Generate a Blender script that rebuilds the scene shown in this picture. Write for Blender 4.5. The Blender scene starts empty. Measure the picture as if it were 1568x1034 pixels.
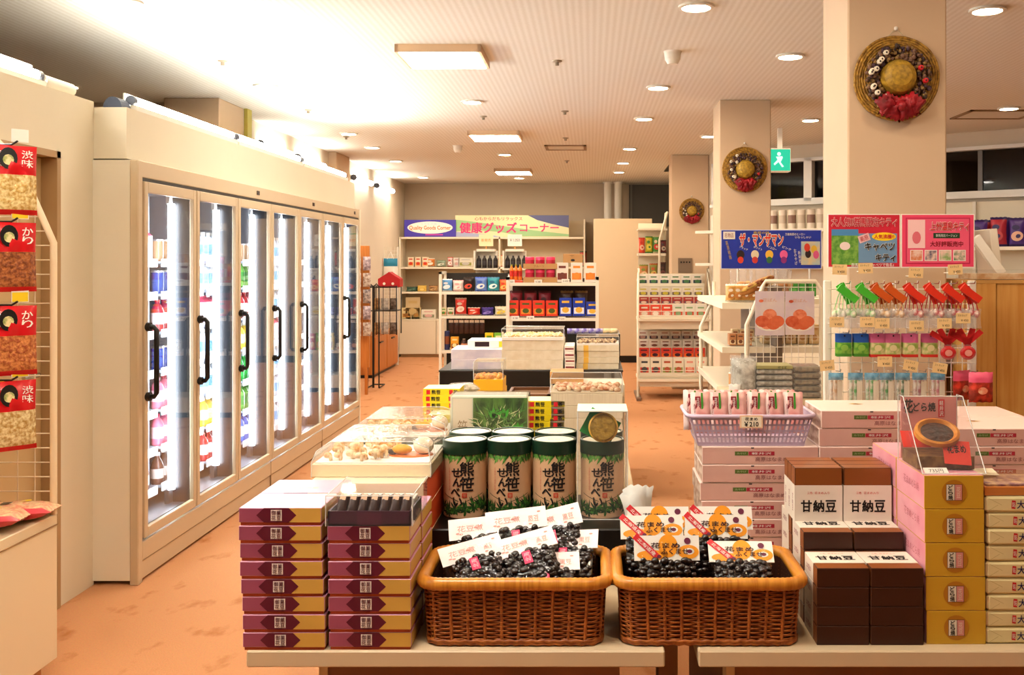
import bpy, bmesh, math, random
from mathutils import Matrix, Vector, noise
PI = math.pi
SC = bpy.context.scene
COL = SC.collection
rnd = random.Random(7)

# ------------------------------------------------------------------ camera
F = 1500.0                      # focal length in pixels of the 1568 px wide frame
CAMH = 1.464                    # lens height above the floor
cam_data = bpy.data.cameras.new('camera')
cam_data.sensor_fit = 'HORIZONTAL'
cam_data.sensor_width = 36.0
cam_data.lens = F / 1568.0 * 36.0
cam_data.shift_x = (784 - 905) / 1568.0
cam_data.shift_y = -(517 - 401) / 1568.0
cam_data.clip_start = 0.05
cam = bpy.data.objects.new('camera', cam_data)
cam.location = (0, 0, CAMH)
cam.rotation_euler = (PI / 2, 0, 0)
COL.objects.link(cam)
SC.camera = cam

# ------------------------------------------------------------------ world, exposure
w = bpy.data.worlds.new('night')
SC.world = w
w.use_nodes = True
w.node_tree.nodes['Background'].inputs[0].default_value = (0.010, 0.012, 0.016, 1)
w.node_tree.nodes['Background'].inputs[1].default_value = 1.0
SC.view_settings.view_transform = 'Standard'
SC.view_settings.look = 'None'
SC.view_settings.exposure = 1.35
SC.view_settings.gamma = 1.0
SC.view_settings.use_curve_mapping = False
SC.cycles.use_denoising = True
SC.cycles.max_bounces = 10
SC.cycles.diffuse_bounces = 3
SC.cycles.transparent_max_bounces = 24
SC.cycles.sample_clamp_indirect = 6.0
SC.cycles.caustics_reflective = False
SC.cycles.caustics_refractive = False
WARM = (1.0, 0.80, 0.56)        # downlights
PALE = (1.0, 0.93, 0.82)        # ceiling panels
TUBE = (0.98, 1.0, 0.94)        # cove tubes
COOL = (0.86, 0.92, 1.0)        # freezer tubes
E_DOWN, E_PANEL, E_COVE, E_COOL = 88.0, 20.0, 42.0, 17.0


def P(px, py, d):
    """a point at distance d seen at pixel px, py"""
    return Vector(((px - 905) * d / F, d, CAMH - (py - 401) * d / F))


def X(px, d): return (px - 905) * d / F
def Z(py, d): return CAMH - (py - 401) * d / F


# ------------------------------------------------------------------ materials
MATS = {}


def srgb(c):
    if isinstance(c, str):
        c = tuple(int(c[i:i + 2], 16) / 255 for i in (0, 2, 4))
    return tuple(x / 12.92 if x <= 0.04045 else ((x + 0.055) / 1.055) ** 2.4 for x in c)


def mat(name, c, rough=0.5, metal=0.0, vary=0.0, scale=20.0, emit=0.0, spec=0.4, stretch=None, bump=0.0, c2=None, trans=0.0):
    if name in MATS:
        return MATS[name]
    m = bpy.data.materials.new(name)
    m.use_nodes = True
    nt = m.node_tree
    b = nt.nodes['Principled BSDF']
    col = (*srgb(c), 1)
    b.inputs['Base Color'].default_value = col
    b.inputs['Roughness'].default_value = rough
    b.inputs['Metallic'].default_value = metal
    b.inputs['Specular IOR Level'].default_value = spec
    if trans:
        b.inputs['Alpha'].default_value = 1 - trans
    if emit:
        b.inputs['Emission Color'].default_value = col
        b.inputs['Emission Strength'].default_value = emit
    if vary or bump or c2:
        tc = nt.nodes.new('ShaderNodeTexCoord')
        mp = nt.nodes.new('ShaderNodeMapping')
        if stretch:
            mp.inputs['Scale'].default_value = stretch
        nt.links.new(tc.outputs['Object'], mp.inputs[0])
        n = nt.nodes.new('ShaderNodeTexNoise')
        n.inputs['Scale'].default_value = scale
        n.inputs['Detail'].default_value = 5
        nt.links.new(mp.outputs[0], n.inputs['Vector'])
        if vary or c2:
            mx = nt.nodes.new('ShaderNodeMix')
            mx.data_type = 'RGBA'
            k = 1 - vary
            other = (*srgb(c2), 1) if c2 else (col[0] * k, col[1] * k, col[2] * k, 1)
            mx.inputs[6].default_value = col
            mx.inputs[7].default_value = other
            rp = nt.nodes.new('ShaderNodeMapRange')
            rp.inputs[1].default_value = 0.38
            rp.inputs[2].default_value = 0.62
            nt.links.new(n.outputs['Fac'], rp.inputs[0])
            nt.links.new(rp.outputs[0], mx.inputs[0])
            nt.links.new(mx.outputs[2], b.inputs['Base Color'])
        if bump:
            bp = nt.nodes.new('ShaderNodeBump')
            bp.inputs['Strength'].default_value = bump
            bp.inputs['Distance'].default_value = 0.01
            nt.links.new(n.outputs['Fac'], bp.inputs['Height'])
            nt.links.new(bp.outputs[0], b.inputs['Normal'])
    MATS[name] = m
    return m


def lamp_mat(name, c, strength):
    if name in MATS:
        return MATS[name]
    m = bpy.data.materials.new(name)
    m.use_nodes = True
    nt = m.node_tree
    nt.nodes.remove(nt.nodes['Principled BSDF'])
    e = nt.nodes.new('ShaderNodeEmission')
    e.inputs[0].default_value = (*c, 1)
    e.inputs[1].default_value = strength
    nt.links.new(e.outputs[0], nt.nodes['Material Output'].inputs[0])
    MATS[name] = m
    return m


def clear_mat(name, tint=(1, 1, 1), rough=0.03, ior=1.45, haze=0.0, haze_col=(0.9, 0.9, 0.9), wrinkle=0.0):
    """thin clear film, acrylic or pane: see-through mixed with a Fresnel reflection"""
    if name in MATS:
        return MATS[name]
    m = bpy.data.materials.new(name)
    m.use_nodes = True
    nt = m.node_tree
    nt.nodes.remove(nt.nodes['Principled BSDF'])
    t = nt.nodes.new('ShaderNodeBsdfTransparent')
    t.inputs[0].default_value = (*tint, 1)
    g = nt.nodes.new('ShaderNodeBsdfGlossy')
    g.inputs['Roughness'].default_value = rough
    f = nt.nodes.new('ShaderNodeLayerWeight')
    f.inputs[0].default_value = 0.5
    r0 = ((ior - 1) / (ior + 1)) ** 2
    pw = nt.nodes.new('ShaderNodeMath')
    pw.operation = 'POWER'
    pw.inputs[1].default_value = 5.0
    ma = nt.nodes.new('ShaderNodeMath')
    ma.operation = 'MULTIPLY_ADD'
    ma.inputs[1].default_value = 1 - r0
    ma.inputs[2].default_value = r0
    mx = nt.nodes.new('ShaderNodeMixShader')
    nt.links.new(f.outputs['Facing'], pw.inputs[0])
    nt.links.new(pw.outputs[0], ma.inputs[0])
    nt.links.new(ma.outputs[0], mx.inputs[0])
    last = t
    if haze:
        d = nt.nodes.new('ShaderNodeBsdfDiffuse')
        d.inputs[0].default_value = (*haze_col, 1)
        m2 = nt.nodes.new('ShaderNodeMixShader')
        m2.inputs[0].default_value = haze
        nt.links.new(t.outputs[0], m2.inputs[1])
        nt.links.new(d.outputs[0], m2.inputs[2])
        last = m2
    if wrinkle:
        tc = nt.nodes.new('ShaderNodeTexCoord')
        n = nt.nodes.new('ShaderNodeTexNoise')
        n.inputs['Scale'].default_value = 45
        bp = nt.nodes.new('ShaderNodeBump')
        bp.inputs['Strength'].default_value = wrinkle
        bp.inputs['Distance'].default_value = 0.02
        nt.links.new(tc.outputs['Object'], n.inputs['Vector'])
        nt.links.new(n.outputs['Fac'], bp.inputs['Height'])
        nt.links.new(bp.outputs[0], g.inputs['Normal'])
        nt.links.new(bp.outputs[0], f.inputs['Normal'])
    nt.links.new(last.outputs[0], mx.inputs[1])
    nt.links.new(g.outputs[0], mx.inputs[2])
    nt.links.new(mx.outputs[0], nt.nodes['Material Output'].inputs[0])
    MATS[name] = m
    return m


CREAM = mat('cream_paint', 'ece2cc', 0.55, vary=0.04, scale=2)
TAN = mat('tan_metal', 'd9c3a4', 0.45)
WHITE = mat('white_enamel', 'efe9dc', 0.4)
PAPER = mat('white_paper', 'f2ece2', 0.7)
BLACK = mat('black_plastic', '141210', 0.35)
INK = mat('black_ink', '17110f', 0.6)
RED = mat('red_ink', 'd0202a', 0.5)
DKRED = mat('deep_red_ink', '8f1d2a', 0.5)
YEL = mat('yellow_ink', 'f3cf1d', 0.5)
ORG = mat('orange_ink', 'f0891a', 0.5)
GRN = mat('green_ink', '3f8f2c', 0.5)
DKGRN = mat('dark_green_ink', '1d4024', 0.5)
BLUE = mat('blue_ink', '2243b0', 0.5)
LBLUE = mat('light_blue_ink', '5aa5d6', 0.5)
PINK = mat('pink_ink', 'ef7f9c', 0.5)
BROWN = mat('brown_ink', '5f2c12', 0.5)
CHROME = mat('chrome', 'c9c9c9', 0.2, 1.0)
FILM = clear_mat('clear_film', rough=0.12, haze=0.10, wrinkle=0.35)
ACRYLIC = clear_mat('clear_acrylic', rough=0.03, haze=0.03)
EDGE = clear_mat('acrylic_edge', rough=0.2, haze=0.55, haze_col=(0.95, 0.93, 0.88))
MIRROR_PANE = clear_mat('door_glass', tint=(0.93, 0.95, 0.96), rough=0.02, ior=1.5)


# ------------------------------------------------------------------ mesh building
TEXTS = {}


def text_mesh(s, bold):
    k = (s, bold)
    if k not in TEXTS:
        c = bpy.data.curves.new('lettering', 'FONT')
        c.body = s
        c.resolution_u = 2
        c.offset = bold
        o = bpy.data.objects.new('lettering', c)
        COL.objects.link(o)
        bpy.context.view_layer.update()
        me = bpy.data.meshes.new_from_object(o.evaluated_get(bpy.context.evaluated_depsgraph_get()))
        vs = [v.co.copy() for v in me.vertices]
        fs = [tuple(p.vertices) for p in me.polygons]
        bpy.data.objects.remove(o)
        bpy.data.meshes.remove(me)
        bpy.data.curves.remove(c)
        xs = [v.x for v in vs]
        ys = [v.y for v in vs]
        TEXTS[k] = (vs, fs, min(xs), max(xs), min(ys), max(ys))
    return TEXTS[k]


def FRONT(cx, cz, y, roll=0.0):
    """frame of a mark on a face that looks towards -Y"""
    return Matrix.Translation((cx, y, cz)) @ Matrix.Rotation(PI / 2, 4, 'X') @ Matrix.Rotation(roll, 4, 'Z')


def TOP(cx, cy, z, roll=0.0):
    return Matrix.Translation((cx, cy, z)) @ Matrix.Rotation(roll, 4, 'Z')


def SIDE(x, cy, cz, sgn=1, roll=0.0):
    """frame on a face that looks towards +X (sgn 1) or -X (sgn -1)"""
    return Matrix.Translation((x, cy, cz)) @ Matrix.Rotation(sgn * PI / 2, 4, 'Z') @ Matrix.Rotation(PI / 2, 4, 'X') @ Matrix.Rotation(roll, 4, 'Z')


class MB:
    def __init__(s):
        s.v, s.f, s.m, s.sm, s.mats = [], [], [], [], []

    def mi(s, m):
        if m not in s.mats:
            s.mats.append(m)
        return s.mats.index(m)

    def add(s, vs, fs, m, M=None, smooth=False):
        o = len(s.v)
        s.v += [tuple(M @ Vector(v)) for v in vs] if M is not None else [tuple(v) for v in vs]
        k = s.mi(m) if not isinstance(m, list) else None
        for i, f in enumerate(fs):
            s.f.append(tuple(o + a for a in f))
            s.m.append(k if k is not None else s.mi(m[i]))
            s.sm.append(smooth)
        return s

    def box(s, lo, hi, m, bev=0.0, M=None):
        """m: one material or a dict of faces -x +x -y +y -z +z with key 'all'"""
        (x0, y0, z0), (x1, y1, z1) = lo, hi
        md = m if isinstance(m, dict) else {'all': m}
        g = lambda k: md.get(k, md.get('all'))
        if bev <= 0:
            vs = [(x0, y0, z0), (x1, y0, z0), (x1, y1, z0), (x0, y1, z0), (x0, y0, z1), (x1, y0, z1), (x1, y1, z1), (x0, y1, z1)]
            fs = [(0, 3, 2, 1), (4, 5, 6, 7), (0, 1, 5, 4), (1, 2, 6, 5), (2, 3, 7, 6), (3, 0, 4, 7)]
            return s.add(vs, fs, [g('-z'), g('+z'), g('-y'), g('+x'), g('+y'), g('-x')], M)
        b = bev
        vs, idx = [], {}
        L = ((x0, x1), (y0, y1), (z0, z1))
        for sx in (0, 1):
            for sy in (0, 1):
                for sz in (0, 1):
                    for ax in range(3):
                        p = []
                        for a, sg in enumerate((sx, sy, sz)):
                            q = L[a][sg]
                            if a != ax:
                                q += -b if sg else b
                            p.append(q)
                        idx[(sx, sy, sz, ax)] = len(vs)
                        vs.append(tuple(p))
        fs, ms = [], []
        nm = ('x', 'y', 'z')
        for ax in range(3):
            o1, o2 = (ax + 1) % 3, (ax + 2) % 3
            for sg in (0, 1):
                q = []
                for u, v2 in ((0, 0), (1, 0), (1, 1), (0, 1)):
                    k = [0, 0, 0]
                    k[ax], k[o1], k[o2] = sg, u, v2
                    q.append(idx[(*k, ax)])
                fs.append(tuple(q if sg else q[::-1]))
                ms.append(g(('+' if sg else '-') + nm[ax]))
        for ax in range(3):          # edges running along ax
            o1, o2 = (ax + 1) % 3, (ax + 2) % 3
            for u in (0, 1):
                for v2 in (0, 1):
                    k0 = [0, 0, 0]
                    k0[o1], k0[o2] = u, v2
                    k1 = list(k0)
                    k1[ax] = 1
                    q = [idx[(*k0, o1)], idx[(*k1, o1)], idx[(*k1, o2)], idx[(*k0, o2)]]
                    fs.append(tuple(q if u != v2 else q[::-1]))
                    ms.append(md.get('edge', g('-y')))
        for sx in (0, 1):
            for sy in (0, 1):
                for sz in (0, 1):
                    q = [idx[(sx, sy, sz, a)] for a in range(3)]
                    fs.append(tuple(q if (sx + sy + sz) % 2 else q[::-1]))
                    ms.append(md.get('edge', g('-y')))
        return s.add(vs, fs, ms, M)

    def poly(s, pts, m, M=None, t=0.0):
        """flat polygon in the frame's own XY plane, with thickness t behind it"""
        n = len(pts)
        vs = [(p[0], p[1], 0) for p in pts]
        fs = [tuple(range(n))]
        if t:
            vs += [(p[0], p[1], -t) for p in pts]
            fs.append(tuple(range(2 * n - 1, n - 1, -1)))
            fs += [(i, n + i, n + (i + 1) % n, (i + 1) % n) for i in range(n)]
        return s.add(vs, fs, m, M)

    def rect(s, w, h, m, M=None, t=0.0):
        return s.poly([(-w / 2, -h / 2), (w / 2, -h / 2), (w / 2, h / 2), (-w / 2, h / 2)], m, M, t)

    def disc(s, rx, ry, m, M=None, n=20, t=0.0):
        return s.poly([(rx * math.cos(2 * PI * i / n), ry * math.sin(2 * PI * i / n)) for i in range(n)], m, M, t)

    def text(s, t, m, M, w=None, h=None, bold=0.0):
        vs, fs, x0, x1, y0, y1 = text_mesh(t, 0.0)
        sx = w / (x1 - x0) if w else None
        sy = h / (y1 - y0) if h else None
        sx = sx or sy
        sy = sy or sx
        cx, cy = (x0 + x1) / 2, (y0 + y1) / 2
        for k, (dx, dy) in enumerate(((0, 0),) if not bold else ((-1, -1), (1, -1), (-1, 1), (1, 1))):
            s.add([((v.x - cx + dx * bold * .8) * sx, (v.y - cy + dy * bold * .8) * sy, .00008 * k) for v in vs], fs, m, M)
        return s

    def text2(s, t, m, mo, M, w=None, h=None, bold=0.05):
        """writing with an outline of the same shape behind it"""
        vs, fs, x0, x1, y0, y1 = text_mesh(t, 0.0)
        sx = w / (x1 - x0) if w else h / (y1 - y0)
        sy = h / (y1 - y0) if h else sx
        cx, cy = (x0 + x1) / 2, (y0 + y1) / 2
        for q, mm, zz in ((.022, m, .0012), (bold + .022, mo, 0)):
            for k in range(8):
                dx, dy = q * math.cos(k * PI / 4), q * math.sin(k * PI / 4)
                s.add([((v.x - cx + dx) * sx, (v.y - cy + dy) * sy, zz + .00008 * k) for v in vs], fs, mm, M)
        return s

    def column(s, t, m, M, w, pitch, bold=0.0):
        """vertical writing, top to bottom, centred"""
        n = len(t)
        for i, ch in enumerate(t):
            s.text(ch, m, M @ Matrix.Translation((0, ((n - 1) / 2 - i) * pitch, 0)), w, pitch * 0.9, bold)
        return s

    def tube(s, pts, r, m, n=8, closed=False, caps=True, rz=None):
        pts = [Vector(p) for p in pts]
        k = len(pts)
        rings = []
        vs, fs = [], []
        up = None
        for i, p in enumerate(pts):
            a = pts[(i - 1) % k] if (i or closed) else p
            b = pts[(i + 1) % k] if (i < k - 1 or closed) else p
            t = (b - a).normalized()
            if up is None:
                up = Vector((0, 0, 1)) if abs(t.z) < 0.9 else Vector((1, 0, 0))
            u = (up - t * up.dot(t))
            if u.length < 1e-4:
                u = t.orthogonal()
            u.normalize()
            up = u
            v = t.cross(u)
            rr = r[i] if isinstance(r, (list, tuple)) else r
            for j in range(n):
                an = 2 * PI * j / n
                vs.append(p + (u * math.cos(an) + v * math.sin(an)) * rr)
        for i in range(k if closed else k - 1):
            for j in range(n):
                a, b = i * n + j, i * n + (j + 1) % n
                c, d = ((i + 1) % k) * n + (j + 1) % n, ((i + 1) % k) * n + j
                fs.append((a, b, c, d))
        s.add(vs, fs, m, None, True)
        if caps and not closed:
            s.add(vs[:n], [tuple(range(n))[::-1]], m)
            s.add(vs[-n:], [tuple(range(n))], m)
        return s

    def lathe(s, prof, m, n=20, M=None, smooth=True):
        """prof: (r, z) pairs, axis Z; m one material or one per band"""
        vs = [(r * math.cos(2 * PI * j / n), r * math.sin(2 * PI * j / n), z) for r, z in prof for j in range(n)]
        for i in range(len(prof) - 1):
            fs = [(i * n + j, i * n + (j + 1) % n, (i + 1) * n + (j + 1) % n, (i + 1) * n + j) for j in range(n)]
            mm = m[i] if isinstance(m, list) else m
            s_v = vs[i * n:(i + 2) * n]
            s.add(s_v, [tuple(a - i * n for a in f) for f in fs], mm, M, smooth)
        return s

    def ball(s, c, r, m, n=8, k=5, M=None):
        rx, ry, rz = r if isinstance(r, (tuple, list)) else (r, r, r)
        vs, fs = [(c[0], c[1], c[2] + rz)], []
        for i in range(1, k):
            th = PI * i / k
            for j in range(n):
                ph = 2 * PI * j / n
                vs.append((c[0] + rx * math.sin(th) * math.cos(ph), c[1] + ry * math.sin(th) * math.sin(ph), c[2] + rz * math.cos(th)))
        vs.append((c[0], c[1], c[2] - rz))
        fs += [(0, 1 + j, 1 + (j + 1) % n) for j in range(n)]
        for i in range(k - 2):
            fs += [(1 + i * n + j, 1 + (i + 1) * n + j, 1 + (i + 1) * n + (j + 1) % n, 1 + i * n + (j + 1) % n) for j in range(n)]
        e = len(vs) - 1
        fs += [(e, 1 + (k - 2) * n + (j + 1) % n, 1 + (k - 2) * n + j) for j in range(n)]
        return s.add(vs, fs, m, M, True)

    def pillow(s, w, h, t, m, M=None, nx=8, nz=8, pinch=0.0, mf=None, crimp=0.0, rough=0.0):
        """sealed bag in the XZ plane, front towards -Y, base at z=0; mf(u, v) picks a material by place"""
        vs, fs, ms = [], [], []
        for side in (-1, 1):
            o = len(vs)
            for j in range(nz + 1):
                v = j / nz
                for i in range(nx + 1):
                    u = i / nx
                    a = max(0.0, 1 - (2 * u - 1) ** 4) ** 0.6 * max(0.0, 1 - (2 * v - 1) ** 4) ** 0.6
                    wv = 1 - pinch * (1 - (2 * v - 1) ** 2)
                    jit = rough * noise.noise(Vector((u * 5 + w * 37, v * 5, side * 3.1))) * a
                    zz = v * h + (crimp * (1 if i % 2 else -1) if j in (0, nz) else 0)
                    vs.append(((u - 0.5) * w * wv, side * t / 2 * a + jit, zz))
            for j in range(nz):
                for i in range(nx):
                    q = (o + j * (nx + 1) + i, o + j * (nx + 1) + i + 1, o + (j + 1) * (nx + 1) + i + 1, o + (j + 1) * (nx + 1) + i)
                    fs.append(q if side < 0 else q[::-1])
                    ms.append(mf((i + 0.5) / nx, (j + 0.5) / nz) if mf else m)
        return s.add(vs, fs, ms, M, True)

    def build(s, name, parent=None, loc=(0, 0, 0), rz=0.0):
        me = bpy.data.meshes.new(name)
        me.from_pydata(s.v, [], s.f)
        for m in s.mats:
            me.materials.append(m)
        me.polygons.foreach_set('material_index', s.m)
        me.polygons.foreach_set('use_smooth', s.sm)
        me.validate()
        me.update()
        o = bpy.data.objects.new(name, me)
        o.location = loc
        o.rotation_euler = (0, 0, rz)
        COL.objects.link(o)
        if parent:
            o.parent = parent
        return o


def tag(o, label, cat, group=None, kind=None):
    o['label'] = label
    o['category'] = cat
    if group:
        o['group'] = group
    if kind:
        o['kind'] = kind
    return o


def thing(name, label, cat, loc=(0, 0, 0), rz=0.0, group=None):
    o = bpy.data.objects.new(name, None)
    o.empty_display_size = 0.05
    o.location = loc
    o.rotation_euler = (0, 0, rz)
    COL.objects.link(o)
    return tag(o, label, cat, group)


def struct(mb, name, parent=None, loc=(0, 0, 0), rz=0.0):
    o = mb.build(name, parent, loc, rz)
    o['kind'] = 'structure'
    return o


def dup(o, loc=None, rz=None, label=None, group=None, parent=None):
    c = o.copy()
    COL.objects.link(c)
    if parent:
        c.parent = parent
    for ch in o.children:
        dup(ch, parent=c)
    if loc is not None:
        c.location = loc
    if rz is not None:
        c.rotation_euler = (0, 0, rz)
    if label:
        c['label'] = label
    if group:
        c['group'] = group
    return c


class Proto:
    """builds a kind once, then copies it with its parts"""
    def __init__(s, make):
        s.make, s.o = make, None

    def put(s, loc, rz, label, group=None, tilt=None):
        if s.o is None:
            s.o = s.make()
            c = s.o
        else:
            c = dup(s.o)
        c.location = loc
        c.rotation_euler = (tilt[0], tilt[1], rz) if tilt else (0, 0, rz)
        c['label'] = label
        if group:
            c['group'] = group
        elif 'group' in c:
            del c['group']
        return c


ORD = ['lowest', 'second', 'third', 'fourth', 'fifth', 'sixth', 'seventh', 'eighth', 'ninth', 'tenth', 'eleventh', 'twelfth', 'thirteenth', 'fourteenth', 'fifteenth', 'sixteenth', 'seventeenth']
def nth(i, n):
    """place of box i (0 lowest) of a pile of n"""
    if i == n - 1:
        return 'topmost'
    if i == 0:
        return 'lowest'
    return ORD[i] + ' from the bottom'

# ================================================================== the room
CEIL = 2.70
FARD = 15.5


def carpet():
    m = bpy.data.materials.new('salmon_carpet')
    m.use_nodes = True
    nt = m.node_tree
    b = nt.nodes['Principled BSDF']
    b.inputs['Roughness'].default_value = 0.95
    b.inputs['Specular IOR Level'].default_value = 0.1
    tc = nt.nodes.new('ShaderNodeTexCoord')
    mp = nt.nodes.new('ShaderNodeMapping')
    mp.inputs['Scale'].default_value = (1, 0.6, 1)
    nt.links.new(tc.outputs['Object'], mp.inputs[0])
    n1 = nt.nodes.new('ShaderNodeTexNoise')
    n1.inputs['Scale'].default_value = 7
    n1.inputs['Detail'].default_value = 6
    n2 = nt.nodes.new('ShaderNodeTexNoise')
    n2.inputs['Scale'].default_value = 180
    for n in (n1, n2):
        nt.links.new(mp.outputs[0], n.inputs['Vector'])
    cr = nt.nodes.new('ShaderNodeValToRGB')
    cr.color_ramp.elements[0].position = 0.28
    cr.color_ramp.elements[0].color = (*srgb('b4703f'), 1)
    cr.color_ramp.elements[1].position = 0.42
    cr.color_ramp.elements[1].color = (*srgb('d4976a'), 1)
    nt.links.new(n1.outputs['Fac'], cr.inputs[0])
    mx = nt.nodes.new('ShaderNodeMix')
    mx.data_type = 'RGBA'
    mx.blend_type = 'MULTIPLY'
    mx.inputs[0].default_value = 0.25
    nt.links.new(cr.outputs[0], mx.inputs[6])
    nt.links.new(n2.outputs['Color'], mx.inputs[7])
    nt.links.new(mx.outputs[2], b.inputs['Base Color'])
    bp = nt.nodes.new('ShaderNodeBump')
    bp.inputs['Strength'].default_value = 0.3
    bp.inputs['Distance'].default_value = 0.004
    nt.links.new(n2.outputs['Fac'], bp.inputs['Height'])
    nt.links.new(bp.outputs[0], b.inputs['Normal'])
    return m


def ceiling_mat():
    m = bpy.data.materials.new('ribbed_ceiling_board')
    m.use_nodes = True
    nt = m.node_tree
    b = nt.nodes['Principled BSDF']
    b.inputs['Roughness'].default_value = 0.9
    b.inputs['Specular IOR Level'].default_value = 0.1
    tc = nt.nodes.new('ShaderNodeTexCoord')
    wv = nt.nodes.new('ShaderNodeTexWave')
    wv.bands_direction = 'X'
    wv.inputs['Scale'].default_value = 9
    wv.inputs['Distortion'].default_value = 1.2
    wv.inputs['Detail Scale'].default_value = 6
    nt.links.new(tc.outputs['Object'], wv.inputs['Vector'])
    mx = nt.nodes.new('ShaderNodeMix')
    mx.data_type = 'RGBA'
    mx.inputs[6].default_value = (*srgb('ebe6dc'), 1)
    mx.inputs[7].default_value = (*srgb('e0d9cc'), 1)
    nt.links.new(wv.outputs['Fac'], mx.inputs[0])
    nt.links.new(mx.outputs[2], b.inputs['Base Color'])
    return m


WALLM = mat('beige_wallpaper', 'd9cbb6', 0.8, vary=0.05, scale=1.5, spec=0.2)
FARM = mat('far_wallpaper', 'd0bda4', 0.8, vary=0.05, scale=1.5, spec=0.2)
COLM = mat('column_wallpaper', 'd2b698', 0.75, vary=0.04, scale=3, spec=0.2)
LEFTM = mat('cream_wall', 'e8ddc4', 0.7, vary=0.05, scale=1.2, spec=0.2)
DOORM = mat('brown_door_frame', 'a9865a', 0.5)
DLEAF = mat('door_leaf', 'c7a878', 0.5)
ALU = mat('white_aluminium', 'e9e6e0', 0.4)
NIGHT = mat('dark_night_board', '05060a', 0.8)

mb = MB()
mb.box((-6.2, -4.2, -0.12), (6.2, 16, 0), carpet())
struct(mb, 'floor')
mb = MB()
mb.box((-6.2, -4.2, CEIL), (6.2, 16, CEIL + 0.12), ceiling_mat())
struct(mb, 'ceiling')
mb = MB()
mb.box((-6.2, FARD, 0), (6.2, FARD + 0.1, CEIL), FARM)
struct(mb, 'wall_far')
mb = MB()
mb.box((-6.2, -4.2, 0), (6.2, -4.1, CEIL), mat('entrance_wall', '5c4a3a', .7))
struct(mb, 'wall_back')
mb = MB()
mb.box((-6.2, -4.1, 0), (-6.1, 7.6, CEIL), mat('storage_wall', '44331f', .8))
struct(mb, 'wall_storage_side')
mb = MB()
mb.box((-6.1, 7.6, 0), (-3.0, 7.7, CEIL), WALLM)
struct(mb, 'wall_storage_end')
mb = MB()
mb.box((-3.05, 7.7, 0), (-2.95, FARD, CEIL), WALLM)
struct(mb, 'wall_left')

# columns: the row along the shop and the engaged ones of the left wall
for nm, x0, x1, y0, y1 in (('column', .954, 1.322, 3.64, 4.03), ('column', .98, 1.372, 7.47, 7.86), ('column', .93, 1.36, 11.3, 11.69),
                           ('column', -3.22, -2.80, 7.38, 7.90), ('column', -3.12, -2.86, 11.0, 11.6), ('column', -3.3, -2.98 + .02, 14.85, 15.5)):
    mb = MB()
    mb.box((x0, y0, 0), (x1, y1, CEIL), COLM, 0.006)
    struct(mb, nm)
mb = MB()
mb.box((-2.80, 7.902, 2.0), (-2.77, 8.0, CEIL), mat('olive_strip', 'b7a84e', 0.5))
struct(mb, 'trim_1')

# partition wall beside the aisle with its doorway, then the low wall above the freezer
LW = -2.254
mb = MB()
D0, D1, DH = 3.35, 4.15, 1.93
mb.box((LW - .1, -4.1, 0), (LW, D0, 2.19), LEFTM)
mb.box((LW - .1, D1, 0), (LW, 4.44, 2.19), LEFTM)
mb.box((LW - .1, D0, DH), (LW, D1, 2.19), LEFTM)
struct(mb, 'wall_partition')
mb = MB()
for a, b in (((D1 - .028), D1), (D0, D0 + .028)):
    mb.box((LW - .1, a, 0), (LW + .008, b, DH), DOORM)
mb.box((LW - .1, D0, DH - .028), (LW + .008, D1, DH), DOORM)
fr = struct(mb, 'door_1')
mb = MB()
mb.box((LW - .095, D0 + .03, .005), (LW - .06, D1 - .03, DH - .03), DLEAF)
lf = mb.build('door_leaf', fr)
lf['label'] = 'light brown door leaf'
mb = MB()
mb.tube([(LW - .06, 4.02, 1.0), (LW - .01, 4.02, 1.0), (LW - .005, 4.0, 1.0), (LW - .005, 3.9, 1.0)], .009, CHROME)
mb.lathe([(0, 0), (.026, 0), (.026, .008), (0, .01)], CHROME, 14, Matrix.Translation((LW - .06, 4.02, 1.0)) @ Matrix.Rotation(PI / 2, 4, 'Y'))
mb.build('door_handle', lf)['label'] = 'chrome lever handle'

FX = -2.105
mb = MB()
mb.box((LW - .1, 4.44, 1.932), (FX, 8.72, 2.165), LEFTM)
struct(mb, 'wall_bulkhead')

# slanted window wall at the far side
A, B = Vector((1.365, 10.995, 0)), Vector((6.0, 7.58, 0))
dr = (B - A)
L = dr.length
ang = math.atan2(dr.y, dr.x)
wallM = Matrix.Translation(A) @ Matrix.Rotation(ang, 4, 'Z')
mb = MB()
z0, z1 = 2.10, 2.56
mb.box((0, 0, 0), (L, .1, z0), WALLM, 0, wallM)
mb.box((0, 0, z1), (L, .1, CEIL), WALLM, 0, wallM)
struct(mb, 'wall_right')
mb = MB()
mb.box((0, .3, z0 - .3), (L, .32, CEIL), NIGHT, 0, wallM)
struct(mb, 'exterior_night')
mb = MB()
mb.box((1.365, 11.0, 0), (1.42, FARD, CEIL), WALLM)
struct(mb, 'wall_right_return')
k = 0
GL = clear_mat('window_glass', tint=(.35, .37, .4), rough=.03, ior=1.45)
span = L / 5
for i in range(5):
    a, b = i * span, (i + 1) * span
    mb = MB()
    mb.box((a, -.03, z0), (b, .1, z0 + .035), ALU, 0, wallM)
    mb.box((a, -.03, z1 - .035), (b, .1, z1), ALU, 0, wallM)
    mb.box((a, -.03, z0), (a + .045, .1, z1), ALU, 0, wallM)
    mb.box((b - .045, -.03, z0), (b, .1, z1), ALU, 0, wallM)
    mb.box(((a + b) / 2 - .02, .02, z0), ((a + b) / 2 + .02, .06, z1), mat('grey_sash', '6d6a66', .4), 0, wallM)
    w_ = struct(mb, 'window_%d' % (i + 1))
    mb = MB()
    mb.box((a + .045, .05, z0 + .035), (b - .045, .056, z1 - .035), GL, 0, wallM)
    mb.build('window_pane', w_)
mb = MB()
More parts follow.
